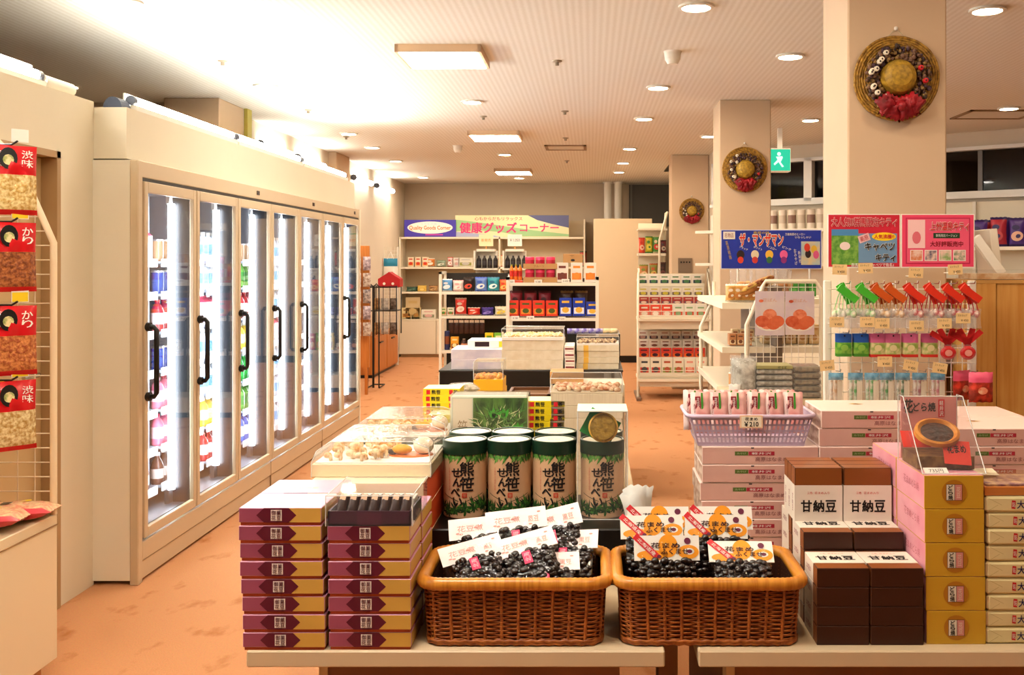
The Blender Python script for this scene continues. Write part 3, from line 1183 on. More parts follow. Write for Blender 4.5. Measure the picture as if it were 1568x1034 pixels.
CK = Proto(cake)
for i in range(7):
    o = CK.put((XR - .066 + i * .022, 2.018, zt + .008), .0, 'dark wrapped cake in the plum sample box, %s along' % ('first', 'second', 'third', 'fourth', 'fifth', 'sixth', 'seventh')[i], 'cakes in the plum sample box', (-.55, .12))

# ---------------------------------------------------------------- orange boxes and the covered mushroom trays behind them
ORB = mat('vermilion_card', 'd5481c', .4)
CRM = mat('cream_card', 'f0dcb8', .45)
for i in range(4):
    m = MB()
    m.box((0, 0, 0), (.27, .42, .0695), {'all': ORB, '+z': CRM, '-y': CRM, '-x': CRM}, .001)
    tag(m.build('gift_box', None, (-.66, 2.28, TT + i * .07)), 'long vermilion box under the covered tray, ' + nth(i, 4) + ' of four', 'box', 'vermilion boxes under the covered tray')
MUSH = mat('fried_mushroom', 'f3e2b8', .6, c2='c88a3a', scale=40, bump=.4)
PETAL = mat('green_print', '14300f', .4, c2='2f5a20', scale=14, stretch=(1, 1, 5))


def covered_tray(w, d, front):
    t = thing('covered_sample_tray', 'x', 'display tray')
    m = MB()
    m.box((-w / 2, 0, 0), (w / 2, d, .03), {'all': CRM, '-y': front}, .001)
    m.box((-w / 2 + .006, .006, .03), (w / 2 - .006, d - .006, .034), PAPER)
    m.build('box', t)
    m = MB()
    h = .115
    pr = [(-w / 2, 0), (-w / 2, .035), (-w / 2 + .012, .062), (-w / 2 + .045, .085), (w / 2 - .045, .085), (w / 2 - .006, .07), (w / 2, .035), (w / 2, 0)]
    n = len(pr)
    vs = [(x, -.002, z) for x, z in pr] + [(x, d + .002, z) for x, z in pr]
    fs = [(i, i + 1, n + i + 1, n + i) for i in range(n - 1)] + [tuple(range(n)), tuple(range(2 * n - 1, n - 1, -1))]
    m.add(vs, fs, clear_mat('dome_plastic', rough=.06, haze=.06, ior=1.6, wrinkle=.1))
    m.build('clear_cover', t)
    m = MB()
    m.tube([(x, -.002, z) for x, z in pr], .0014, EDGE, 5)
    m.tube([(x, d, z) for x, z in pr], .0012, EDGE, 5)
    m.tube([(-w / 2 + .045, 0, .085), (-w / 2 + .045, d, .085)], .0012, EDGE, 5)
    m.build('cover_edge', t)
    m = MB()
    r = random.Random(5)
    for i in range(46):
        x, y = r.uniform(-w / 2 + .03, w * .08), r.uniform(.02, d - .03)
        z = .038 + .016 * (1 - abs(x + w * .2) / w) * r.random()
        m.ball((x, y, z + .006), (.011, .010, .008), MUSH, 7, 4)
        m.ball((x + .008, y - .005, z), (.005, .006, .009), MUSH, 6, 4)
    o = m.build('fried_pieces', t)
    o['kind'] = 'stuff'
    o['label'] = 'heap of pale fried mushroom pieces'
    m = MB()
    m.disc(.055, .035, mat('orange_lacquer', 'd8742c', .35), TOP(w * .27, d * .4, .0375), 20, .004)
    m.build('plate', t)
    m = MB()
    m.ball((w * .38, d * .4, .058), (.026, .024, .022), mat('white_bun', 'f5e8d0', .5, c2='e8d0a8', scale=30), 12, 8)
    m.build('round_bun', t)
    m = MB()
    m.ball((w * .2, d * .36, .05), (.026, .014, .013), mat('yellow_pickle', 'd9a02c', .4), 10, 6)
    m.ball((w * .12, d * .36, .044), (.014, .009, .007), mat('dark_pickle', '3a2a14', .4), 8, 5)
    m.build('pickle', t)
    return t


CT = Proto(lambda: covered_tray(.285, .24, CRM))
CT2 = Proto(lambda: covered_tray(.285, .24, PETAL))
CT.put((-.525, 2.34, TT + .2805), 0, 'clear-domed tray of fried mushrooms on the vermilion boxes', 'covered sample trays')
CT2.put((-.575, 2.93, TT + .2405), 0, 'clear-domed tray of fried mushrooms with a dark green front, on green boxes', 'covered sample trays')
for i in range(4):
    m = MB()
    m.box((-.144, 0, 0), (.144, .26, .0595), {'all': CRM, '-y': PETAL, '+x': PETAL}, .001)
    tag(m.build('gift_box', None, (-.575, 2.92, TT + i * .06)), 'green leaf-printed box under the domed tray, ' + nth(i, 4) + ' of four', 'box', 'green boxes under the domed tray')

# ---------------------------------------------------------------- wicker baskets
WICK = mat('wicker_cane', 'b5672b', .4, c2='8a4416', scale=60)
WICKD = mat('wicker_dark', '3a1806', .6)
RIMM = mat('cane_rim', 'd08a30', .3, c2='b87020', scale=120, stretch=(1, .1, .1))


def rrect(w, d, r, n):
    """points along a rounded rectangle, evenly spaced"""
    per = 2 * (w - 2 * r) + 2 * (d - 2 * r) + 2 * PI * r
    segs = []
    for (cx, cy, a0), ln in zip(((w / 2 - r, -d / 2 + r, -PI / 2), (w / 2 - r, d / 2 - r, 0), (-w / 2 + r, d / 2 - r, PI / 2), (-w / 2 + r, -d / 2 + r, PI)), (d - 2 * r, w - 2 * r, d - 2 * r, w - 2 * r)):
        segs.append((cx, cy, a0, ln))
    out = []
    for i in range(n):
        s = i / n * per
        for cx, cy, a0, ln in segs:
            arc = PI / 2 * r
            if s < arc:
                a = a0 + s / r
                out.append((cx + r * math.cos(a), cy + r * math.sin(a), math.cos(a), math.sin(a)))
                break
            s -= arc
            if s < ln:
                a = a0 + PI / 2
                out.append((cx + r * math.cos(a) - math.sin(a) * s, cy + r * math.sin(a) + math.cos(a) * s, math.cos(a), math.sin(a)))
                break
            s -= ln
    return out


def basket():
    t = thing('wicker_basket', 'x', 'basket')
    w, d, h = .374, .225, .125
    ns = 192                                    # half-weaves round the body
    m = MB()
    rows = 26
    for k in range(rows):
        z = .006 + k * (h - .014) / (rows - 1)
        g = .965 + .035 * k / (rows - 1)
        pts = []
        for i, (x, y, nx, ny) in enumerate(rrect(w * g, d * g, .035, ns)):
            o = .0030 * math.sin(PI * (i / 4) + (PI if k % 2 else 0)) if k > 1 else .002
            pts.append((x + nx * o, y + ny * o, z + (0.0012 * math.sin(i * PI / 2) if k < 2 else 0)))
        m.tube(pts, (.0019 if k > 1 else .0046), WICK, 5, True)
    m.build('weave', t)
    m = MB()
    top = rrect(w, d, .035, ns)
    bot = rrect(w * .965, d * .965, .035, ns)
    for i in range(0, ns, 6):
        m.tube([(bot[i][0] + bot[i][2] * .0012, bot[i][1] + bot[i][3] * .0012, .004), (top[i][0] + top[i][2] * .0012, top[i][1] + top[i][3] * .0012, h)], .0036, WICK, 6)
    m.build('stakes', t)
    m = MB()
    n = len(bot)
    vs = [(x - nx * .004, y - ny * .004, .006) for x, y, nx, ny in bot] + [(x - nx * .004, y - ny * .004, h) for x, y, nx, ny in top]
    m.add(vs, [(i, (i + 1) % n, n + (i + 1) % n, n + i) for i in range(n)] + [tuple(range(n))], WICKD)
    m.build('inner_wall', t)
    m = MB()
    rp = rrect(w + .012, d + .012, .04, 220)
    m.tube([(x, y, h + .006) for x, y, _, _ in rp], [.0135 + (.0006 if i % 2 else -.0006) for i in range(220)], RIMM, 10, True)
    m.build('rim', t)
    return t


BK = Proto(basket)
B1X, B2X, BY = X(787, 2.02), X(1089, 2.02), 2.135
BK.put((B1X, BY, TT), 0, 'wicker basket of black bean bags with white header cards', 'wicker baskets')
BK.put((B2X, BY, TT), 0, 'wicker basket of black bean bags with orange and white cards', 'wicker baskets')

BEAN = mat('black_bean', '160c0c', .18, spec=.7)


def bean_bag(w, h, th, head, seed, kind):
    """clear bag of black beans hanging below a header card; lies in its own XZ plane, front -Y"""
    r = random.Random(seed)
    t = thing('bean_bag', 'x', 'bag of beans')
    m = MB()
    hb = h - head
    cols, rws = int(w / .0135), int(hb / .0125)
    for j in range(rws):
        for i in range(cols):
            u, v = (i + .5) / cols, (j + .5) / rws
            a = max(0, 1 - (2 * u - 1) ** 4) ** .5 * max(0, 1 - (2 * v - 1) ** 4) ** .5
            x = (u - .5) * w * .9 + r.uniform(-.005, .005)
            z = .004 + v * hb * .96 + r.uniform(-.005, .005)
            m.ball((x, -th * .42 * a + r.uniform(-.003, .003), z), (r.uniform(.0078, .0105), .0075, r.uniform(.0062, .0085)), BEAN, 8, 6)
    m.pillow(w * .94, hb, th * .8, BEAN, None, 6, 6)
    o = m.build('beans', t)
    o['kind'] = 'stuff'
    o['label'] = 'mass of glossy black beans'
    m = MB()
    m.pillow(w * 1.06, h * 1.0, th * 1.15, clear_mat('bean_film', rough=.08, haze=.0, ior=1.28, wrinkle=.35), Matrix.Translation((0, 0, -.008)), 9, 9, .02, None, .001, .012)
    m.build('film', t)
    m = MB()
    y = -.012
    M0 = Matrix.Translation((0, y, hb + head / 2 - .004)) @ Matrix.Rotation(PI / 2, 4, 'X')
    cw = w * 1.12
    F2 = lambda cx, cz, lift: M0 @ Matrix.Translation((cx, cz, lift))
    if kind == 0:
        m.rect(cw, head, mat('pinkish_card', 'f4e0dc', .5, c2='f8eeea', scale=6), M0, .002)
        ink = mat('pale_rose_ink', 'd8968c', .6)
        m.text('花豆煮', ink, F2(-cw * .15, 0, .0008), cw * .42, head * .3)
        m.text('黒豆', ink, F2(cw * .28, -.003, .0008), cw * .18, head * .3)
        for k in range(5):
            m.disc(.004, .002, ink, F2(r.uniform(-.4, .4) * cw, r.uniform(-.3, .35) * head, .0008), 8)
        m.build('header_card', t)['label'] = 'pinkish white header card'
        m = MB()
        m.rect(.017, .03, mat('magenta_sticker', 'e02a5c', .4), FRONT(-.005, hb * .68, -th * .5 - .0065), .0015)
        m.text('北海', mat('pale_pink_ink', 'f8b8c8', .5), FRONT(-.005, hb * .68, -th * .5 - .0072, PI / 2), .022, .012)
        m.build('sticker', t)['label'] = 'magenta sticker'
    else:
        m.rect(cw, head, PAPER, M0, .002)
        oc = mat('orange_spot', 'f29a1c', .5)
        m.disc(cw * .15, head * .46, oc, F2(cw * .02, head * .08, .0007), 22)
        m.disc(cw * .16, head * .28, oc, F2(cw * .33, -head * .16, .0007), 22)
        m.disc(cw * .24, head * .2, oc, F2(-cw * .22, -head * .28, .0007), 22)
        m.disc(cw * .08, head * .13, PAPER, F2(cw * .34, -head * .14, .001), 16)
        pm = mat('purple_bean_print', '6a2440', .5)
        m.disc(cw * .05, head * .13, pm, F2(cw * .32, head * .28, .001), 14)
        m.disc(cw * .04, head * .08, pm, F2(cw * .35, -head * .14, .0014), 12)
        m.disc(cw * .035, head * .07, pm, F2(-cw * .12, -head * .34, .0014), 12)
        m.poly([(-.034, -.007), (.034, -.007), (.034, .007), (-.034, .007)], RED, F2(-cw * .31, head * .05, .001) @ Matrix.Rotation(-.75, 4, 'Z'))
        m.text('北海道産', PAPER, F2(-cw * .31, head * .05, .0014) @ Matrix.Rotation(-.75, 4, 'Z'), .05, .008)
        m.text('花まめ', mat('dark_brown_ink', '3a1410', .5), F2(-cw * .02, head * .1, .0018), cw * .44, head * .22, .02)
        m.text('ふくませ', mat('dark_brown_ink', '3a1410', .5), F2(cw * .12, -head * .14, .0018), cw * .42, head * .22, .02)
        m.build('header_card', t)['label'] = 'white card printed with orange spots'
    return t


BA = Proto(lambda: bean_bag(.115, .135, .045, .048, 3, 0))
RZm = TT + .085


def lean(o, rz, tx, roll):
    o.rotation_euler = (Matrix.Rotation(rz, 4, 'Z') @ Matrix.Rotation(tx, 4, 'X') @ Matrix.Rotation(-roll, 4, 'Y')).to_euler()


for x, y, z, rz, tx, roll, lab in (
        (-.062, -.070, .032, .05, -.98, .33, 'black bean bag with a pinkish card, slanting in front at the purple boxes'),
        (.048, -.060, .042, -.05, -.95, .36, 'black bean bag with a pinkish card and magenta sticker, slanting in the basket middle'),
        (.070, -.092, .012, .0, -1.05, .05, 'black bean bag lying low against the front rim under the slanted ones'),
        (.102, -.010, .030, -.20, -.95, .12, 'black bean bag at the basket end beside the orange cards'),
        (-.080, .030, .036, .06, -.75, .10, 'black bean bag standing at the back corner by the plum boxes'),
        (.005, .040, .052, .05, -.75, .12, 'black bean bag leaning at the back middle, below the printed cans'),
        (.095, .050, .050, -.1, -.70, .30, 'black bean bag leaning at the back corner by the next basket')):
    o = BA.put((B1X + x, BY + y, RZm + z - .024), rz, lab, 'black bean bags with white cards')
    lean(o, rz, tx, roll)
    o.scale = (1.08, 1, 1.08)
BB = Proto(lambda: bean_bag(.125, .135, .05, .052, 11, 1))
for x, y, z, rz, tx, ty, lab in (
        (-.085, -.062, .026, .02, -.38, .0, 'black bean bag with an orange card, front one beside the other basket'),
        (.076, -.078, .034, -.02, -.85, .0, 'black bean bag lying back with its beans showing, beside the brown boxes'),
        (-.110, .020, .050, .0, -.50, -.02, 'black bean bag with an orange card, second row by the other basket'),
        (.030, .024, .050, .02, -.45, .03, 'black bean bag with an orange card, standing in the middle of the second row'),
        (-.095, .068, .056, .0, -.40, .0, 'black bean bag with an orange card, rear row below the last can'),
        (.050, .070, .056, .0, -.40, .0, 'black bean bag with an orange card, rear row by the pink boxes')):
    o = BB.put((B2X + x, BY + y, RZm + z - .032), rz, lab, 'black bean bags with orange cards')
    lean(o, rz, tx, -ty)

# ---------------------------------------------------------------- printed cans on a black riser
m = MB()
m.box((0, 0, 0), (.557, .36, .138), BLACK, .003)
RIS = tag(m.build('display_riser', None, (-.408, 2.405, TT)), 'low black riser carrying the two rows of printed cans', 'riser')
CZ = TT + .1385
CR, CH = .0555, .196


def warp(mb_, r, flat):
    """wrap flat front-facing marks (x across, z up) round a can of radius r"""
    bm = bmesh.new()
    bv = [bm.verts.new(v) for v in flat.v]
    for f, k in zip(flat.f, flat.m):
        try:
            bm.faces.new([bv[a] for a in f]).material_index = k
        except ValueError:
            pass
    lim = PI * r
    n = 56
    for i in range(1, n):
        bmesh.ops.bisect_plane(bm, geom=bm.verts[:] + bm.edges[:] + bm.faces[:], dist=1e-6, plane_co=(-lim + 2 * lim * i / n, 0, 0), plane_no=(1, 0, 0))
    off = len(mb_.v)
    bm.verts.index_update()
    for v in bm.verts:
        rr = r - v.co.y
        mb_.v.append((rr * math.sin(v.co.x / r), -rr * math.cos(v.co.x / r), v.co.z))
    for f in bm.faces:
        mb_.f.append(tuple(off + v.index for v in f.verts))
        mb_.m.append(mb_.mi(flat.mats[f.material_index]))
        mb_.sm.append(False)
    bm.free()


LEAVES = [mat('bamboo_leaf_' + c, c, .45) for c in ('2f5a20', '4d8a34', '1c3a1c', '6fa24a')]


def leaf(fl, x, z, ang, ln, wd, m, y):
    c, s = math.cos(ang), math.sin(ang)
    pts = [(0, 0), (.3, -.5), (.65, -.4), (1, 0), (.65, .4), (.3, .5)]
    P2 = [(x + c * a * ln - s * b * wd, z + s * a * ln + c * b * wd) for a, b in pts]
    fl.add([(p[0], y, p[1]) for p in P2], [(0, 1, 5), (1, 2, 4, 5), (2, 3, 4)], m)


def can_tin():
    t = thing('cracker_can', 'x', 'can')
    m = MB()
    body = mat('kraft_label', 'd9ae86', .4)
    m.lathe([(0, 0), (CR - .001, 0), (CR, .002), (CR, CH - .026)], body, 40)
    fl = MB()
    r = random.Random(4)
    wr = PI * CR
    for i in range(150):
        x = r.uniform(-wr, wr)
        leaf(fl, x, CH - .027 + r.uniform(-.01, .0), -PI / 2 + r.uniform(-.9, .9), r.uniform(.014, .028), .006, LEAVES[r.choice((0, 1, 1, 3))], -.0004 - .0000015 * i)
    for c in range(16):
        cx, cz = -wr + (c + r.random() * .6) * 2 * wr / 16, r.uniform(.012, .03)
        for i in range(11):
            leaf(fl, cx, cz, r.uniform(-.3, PI + .3), r.uniform(.018, .034), .0055, LEAVES[r.choice((0, 2, 1, 2))], -.0004 - .000002 * (c * 11 + i))
        for i in range(5):
            leaf(fl, cx, cz, r.uniform(PI, 2 * PI), min(cz, .016), .005, LEAVES[r.choice((0, 2))], -.0004 - .000002 * (c * 11 + i))
    for s_ in (-1, 1):
        z0 = .062
        for k in range(8):
            x0 = s_ * (.058 - k * .006)
            fl.add([(x0, -.0006, z0 - k * .002), (x0 - s_ * .0062, -.0006, z0 - k * .002 - .003), (x0 - s_ * .0062, -.0006, z0 - k * .002 - .0045), (x0, -.0006, z0 - k * .002 - .0015)], [(0, 1, 2, 3)], LEAVES[2])
    y = -.0012
    fl.text('熊', INK, FRONT(.012, .127, y), .035, .036, .02)
    fl.text('笹', INK, FRONT(.012, .089, y), .035, .036, .02)
    for i, (ch, xx) in enumerate(zip('せんべい', (-.016, -.013, -.018, -.012))):
        fl.text(ch, INK, FRONT(xx, .118 - i * .0250, y), .024, .021, .03)
    fl.rect(.012, .012, mat('seal_red', 'd0402a', .5), FRONT(.006, .060, y))
    fl.text('笹', body, FRONT(.006, .060, y - .0003), .008, .008)
    fl.column('北軽井沢高原銘菓', mat('thin_red_ink', 'c8503c', .5), FRONT(-.035, .10, y), .0036, .0075)
    warp(m, CR, fl)
    m.build('printed_body', t)
    m = MB()
    dk = mat('dark_green_lid', '15301f', .3)
    m.lathe([(CR + .0022, CH - .034), (CR + .0022, CH - .001), (CR + .001, CH), (CR - .003, CH), (CR - .004, CH - .003)], dk, 40)
    m.lathe([(CR + .0022, CH - .034), (CR - .002, CH - .034)], dk, 40)
    m.disc(CR - .004, CR - .004, mat('cream_lid_top', 'f2e6c8', .45), TOP(0, 0, CH - .003), 40)
    m.text('熊笹', mat('pale_print', 'c8b890', .5), TOP(0, 0, CH - .0025), .034, .016)
    m.build('lid', t)
    return t


CAN = Proto(can_tin)
CN = ('first from the freezer side', 'second from the freezer side', 'third from the freezer side', 'inside the clear case')
for row in range(2):
    for i, px in enumerate((707.7, 777.5, 847.5, 922.5)):
        d = 2.5 + CR
        x = X(px, 2.5)
        lab = 'kraft and green cracker can, %s row, %s' % (('front', 'rear')[row], CN[i] if row == 0 or i < 3 else 'behind the clear case')
        CAN.put((x, d + row * .1185, CZ), 0, lab, 'printed cracker cans')
cx = X(922.5, 2.5)
t = thing('acrylic_case', 'tall clear acrylic case over the last front can with a cracker in its top', 'case', (cx, 2.493, CZ))
w_, h_ = .0635, .275
m = MB()
m.box((-w_, 0, 0), (w_, .1245, h_), ACRYLIC)
m.build('clear_box', t)
m = MB()
for a, b in (((-w_, 0, 0), (-w_, 0, h_)), ((w_, 0, 0), (w_, 0, h_)), ((-w_, 0, h_), (w_, 0, h_)), ((w_, 0, h_), (w_, .1245, h_)), ((-w_, 0, h_), (-w_, .1245, h_)), ((w_, .1245, 0), (w_, .1245, h_)), ((-w_, 0, .0), (w_, 0, .0))):
    m.tube([a, b], .0016, EDGE, 5)
m.build('edge', t)
m = MB()
m.box((-w_ - .001, -.001, h_), (w_ + .001, .125, h_ + .002), mat('white_case_top', 'e6ddd0', .5))
m.build('top_cover', t)
m = MB()
m.lathe([(0, -.003), (.030, -.003), (.036, 0), (.030, .003), (0, .004)], mat('cracker', 'b08a2c', .6, c2='8a6a1e', scale=90, bump=.5), 28, Matrix.Translation((cx + .002, 2.503, CZ + CH + .037)) @ Matrix.Rotation(PI / 2 - .12, 4, 'X'))
m.lathe([(.034, -.004), (.038, 0), (.034, .004)], mat('cracker_rim', 'd8a83c', .5), 28, Matrix.Translation((cx + .002, 2.503, CZ + CH + .037)) @ Matrix.Rotation(PI / 2 - .12, 4, 'X'))
tag(m.build('rice_cracker'), 'round golden rice cracker standing on the can lid in the clear case', 'cracker')
m = MB()
m.pillow(.085, .07, .006, mat('green_pouch', '1c8a3a', .3, c2='145a28', scale=20), Matrix.Translation((0, 0, 0)) @ Matrix.Rotation(.5, 4, 'Y'), 5, 5)
tag(m.build('cracker_pouch', None, (cx - .022, 2.525, CZ + CH + .004)), 'green foil pouch behind the golden cracker in the clear case', 'pouch')
m = MB()
r = random.Random(9)
for i in range(7):
    m.pillow(.05, r.uniform(.07, .1), .02, clear_mat('white_film', rough=.2, haze=.85, haze_col=(.95, .95, .9), wrinkle=.6),
             Matrix.Translation((r.uniform(-.008, .012), i * .012, 0)) @ Matrix.Rotation(r.uniform(-.35, .35), 4, 'Y'), 5, 5, .1, None, .003, .03)
m.box((-.01, .02, .01), (.012, .04, .05), mat('pale_green_leaf', '9cc85a', .5))
tag(m.build('cellophane_bag', None, (.118, 2.425, CZ)), 'crumpled white cellophane bags beside the clear case', 'bag')

# ================================================================== second front table: brown boxes
BRN = mat('brown_card', '3a180a', .4)
BRNT = mat('tan_brown_card', '86491a', .4)
WRAP = mat('white_wrap', 'e9ddcd', .5)
RINK = mat('vermilion_ink', 'd8442c', .5)


def sweet_box(up=False):
    """flat brown box, front -Y, a white paper band round its middle"""
    t = thing('bean_sweet_box', 'x', 'box')
    w, d, h = .1085, .122, .0395
    m = MB()
    m.box((-w / 2, 0, 0), (w / 2, d, h), {'all': BRN, '+z': BRNT, '-x': BRNT, '+y': BRNT}, .0012)
    m.build('box', t)
    m = MB()
    a, b = (-.0006, d - .040) if up else (.035, d - .008)
    c = (a + b) / 2
    m.box((-w / 2 - .0006, a, -.0000), (w / 2 + .0006, b, h + .0006), WRAP)
    for i, ch in enumerate('甘納豆'):
        m.text(ch, INK, TOP(-.028 + i * .028, c - .006, h + .0011), .024, .026, .03)
    m.text('三色', RINK, TOP(-.02, c + .024, h + .0011), .012, .006)
    m.text('花まめ入り', RINK, TOP(.008, c + .024, h + .0011), .034, .006)
    m.column('甘納豆', DKRED, SIDE(-w / 2 - .0011, c, h / 2, -1, PI / 2), .012, .014)
    m.build('paper_band', t)['label'] = 'white paper band with black writing'
    return t


SW = Proto(sweet_box)
SU = Proto(lambda: sweet_box(True))
gx = (X(1291, 2.03), X(1374, 2.03))
side = ('beside the basket', 'beside the yellow boxes')
for c in range(2):
    for row, (y, n) in enumerate(((2.03, 4), (2.157, 5), (2.284, 5))):
        for i in range(n):
            SW.put((gx[c] + (rnd.random() - .5) * .001, y, TT + i * .04), 0, 'brown sweet box, %s in the %s pile %s' % (nth(i, n), ('front', 'middle', 'rear')[row], side[c]), 'brown bean sweet boxes')
    for k in range(3):
        SU.put((gx[c] - .001, 2.245 + k * .0405, TT + .2005), 0, 'brown sweet box standing upright on the piles, %s %s' % (('front one', 'second one', 'third one')[k], side[c]), 'upright brown bean sweet boxes', (PI / 2, 0))
# stand upright boxes with their band to the front
for o in list(bpy.data.objects):
    if o.get('group') == 'upright brown bean sweet boxes':
        o.location.y += .0395

# ---------------------------------------------------------------- yellow boxes
YB = mat('mustard_card', 'cfa02c', .35)
PKS = mat('rose_card', 'd98a9a', .4, c2='e3a2ae', scale=8)


def dora_box():
    t = thing('pancake_box', 'x', 'box')
    w, d, h = .1235, .185, .0695
    m = MB()
    m.box((-w / 2, 0, 0), (w / 2, d, h), {'all': YB, '-x': PKS, '+x': PKS, '+z': PKS, 'edge': YB}, .001)
    m.text('花まめどら焼', mat('rose_print', 'b8606c', .5), SIDE(-w / 2 - .0006, d * .45, h * .55, -1), .1, .018)
    m.build('box', t)
    m = MB()
    m.disc(.026, .026, mat('ochre_disc', 'b8781f', .4), FRONT(.0, h / 2, -.0008), 28)
    m.rect(.0335, .0335, INK, FRONT(0, h / 2, -.0012))
    m.rect(.0165, .032, mat('label_white', 'e8e0d0', .5), FRONT(-.008, h / 2, -.0016))
    m.rect(.0145, .032, mat('label_pink', 'd88e86', .5), FRONT(.0085, h / 2, -.0016))
    m.column('どら焼', INK, FRONT(-.008, h / 2, -.002), .0095, .0103, .02)
    m.column('花豆', mat('label_pale', 'f0d8c8', .5), FRONT(.0085, h / 2, -.002), .008, .012)
    m.build('round_label', t)['label'] = 'ochre disc with a white and pink square'
    return t


DB = Proto(dora_box)
yx = X(1459, 2.05)
for row in range(2):
    for i in range(5):
        DB.put((yx + (-.003 + .0012 * (4 - i)) * (1 if row == 0 else 1), 2.035 + row * .19, TT + i * .0703), 0, 'mustard yellow pancake box, %s of the %s pile' % (nth(i, 5), ('front', 'rear')[row]), 'mustard yellow pancake boxes')
zt = TT + 5 * .0703
t = thing('acrylic_stand', 'slanted clear acrylic stand with a pancake picture on the yellow boxes', 'stand', (yx, 2.04, zt))
m = MB()
w_ = .066
pr = [(0, 0), (.13, .145), (.165, .145), (.165, 0)]
vs = [(s * w_, y, z) for s in (-1, 1) for y, z in pr]
m.add(vs, [(0, 1, 2, 3), (7, 6, 5, 4), (0, 4, 5, 1), (2, 6, 7, 3)], ACRYLIC)
m.build('clear_cover', t)
m = MB()
for s in (-1, 1):
    m.tube([(s * w_, 0, .001), (s * w_, .13, .145), (s * w_, .165, .145), (s * w_, .165, 0)], .0014, EDGE, 5)
m.tube([(-w_, 0, .002), (w_, 0, .002)], .0014, EDGE, 5)
m.tube([(-w_, .13, .145), (w_, .13, .145)], .0014, EDGE, 5)
m.build('edge', t)
m = MB()
m.box((-w_ + .004, .156, .004), (w_ - .004, .160, .142), mat('rose_backboard', 'd88880', .5))
m.text('どら焼', INK, FRONT(-.01, .118, .1552), .05, .02, .02)
m.rect(.014, .04, RED, FRONT(.028, .115, .1552))
m.column('軽井沢', PAPER, FRONT(.028, .115, .1548), .009, .012)
m.text('花', INK, FRONT(-.046, .12, .1552), .02, .03, .03)
m.build('back_card', t)
m = MB()
m.poly([(-.03, -.025), (.026, -.03), (.034, .026), (-.024, .03)], mat('scarlet_card', 'd83a2c', .5), TOP(.024, .055, .035) @ Matrix.Rotation(.9, 4, 'X'), .001)
m.text('花まめ', INK, TOP(.026, .06, .042) @ Matrix.Rotation(.9, 4, 'X'), .04, .02, .02)
m.poly([(-.03, -.02), (.03, -.02), (.03, .02), (-.03, .02)], mat('scarlet_card', 'd83a2c', .5), TOP(-.045, .11, .055) @ Matrix.Rotation(.9, 4, 'X'), .001)
m.build('slanted_card', t)
m = MB()
m.rect(.05, .022, PAPER, TOP(-.032, .018, .0035) @ Matrix.Rotation(.5, 4, 'X'), .001)
m.text('735円', INK, TOP(-.032, .018, .0045) @ Matrix.Rotation(.5, 4, 'X'), .03, .012)
m.build('price_card', t)
m = MB()
m.box((-w_ + .005, .05, .0005), (w_ - .005, .15, .028), mat('dark_pastry_pack', '5a3a20', .4, c2='8a6a3a', scale=40))
m.build('sample_pack', t)
m = MB()
m.lathe([(0, 0), (.036, 0), (.050, .008), (.049, .018), (.043, .020), (.036, .014)], mat('pancake_gold', 'd98e2a', .5, c2='b8691c', scale=30), 28)
m.lathe([(.036, .014), (.02, .018), (0, .019)], mat('bean_paste', '2e1712', .35, c2='4a261a', scale=70, bump=.6), 28)
o = tag(m.build('bean_pancake', None, (yx - .006, 2.135, zt + .062)), 'round golden pancake filled with dark bean paste in the slanted stand', 'pancake')
o.rotation_euler = (.62, 0, 0)
o.scale = (.98, .80, 1)

# ---------------------------------------------------------------- cream wrapped boxes at the table end
CW = mat('cream_wrap_paper', 'e8d6a0', .35, vary=.06, scale=6)
NAVY = mat('navy_ink', '2a2454', .5)


def wrapped_box():
    t = thing('wrapped_box', 'x', 'box')
    w, d, h = .16, .11, .0335
    m = MB()
    m.box((0, 0, 0), (w, d, h), CW, .005)
    fold = mat('fold_shadow', 'b9a468', .5)
    m.poly([(0, 0), (.0008, .0003), (.0283, -.0137), (.0275, -.014)], fold, FRONT(.006, h - .004, -.0004))
    m.poly([(0, 0), (.0008, -.0003), (.0203, .0115), (.0195, .0118)], fold, FRONT(.006, .004, -.0004))
    m.build('wrapping', t)
    m = MB()
    m.poly([(-.0045, -.008), (.0035, -.009), (.0045, .008), (-.0035, .009)], RED, FRONT(.058, h / 2, -.0006))
    m.text('銘', PAPER, FRONT(.058, h / 2, -.001), .006, .011)
    for i, ch in enumerate('大松花豆'):
        m.text(ch, NAVY, FRONT(.073 + i * .0165, h / 2, -.0006), .0155, .0165, .02)
    m.build('lettering', t)['label'] = 'navy writing with a red mark'
    return t


WB = Proto(wrapped_box)
for i in range(9):
    WB.put((X(1509, 2.04) + rnd.uniform(-.002, .003), 2.035 + rnd.uniform(0, .004), TT + i * .0342), rnd.uniform(-.02, .02), 'cream wrapped box with navy writing, %s of the end pile' % nth(i, 9), 'cream wrapped boxes')
t = thing('sample_box', 'open sample box of sweets with an orange edge on the cream wrapped pile', 'box', (X(1508, 2.04), 2.04, TT + 9 * .0342))
m = MB()
m.box((0, 0, 0), (.16, .11, .018), mat('orange_edge_card', 'd8822c', .4), .001)
m.build('box', t)
m = MB()
m.box((.006, .006, .018), (.155, .105, .022), mat('sweet_mix', 'c9a27a', .5, c2='7a4a58', scale=55, bump=.5))
m.build('sweets', t)['kind'] = 'stuff'
m = MB()
m.box((-.001, -.001, 0), (.161, .111, .03), ACRYLIC)
m.build('clear_cover', t)
m = MB()
m.rect(.06, .04, mat('cream_card2', 'efe0c0', .5), TOP(.03, .09, .031) @ Matrix.Rotation(.15, 4, 'X'), .001)
m.build('price_card', t)

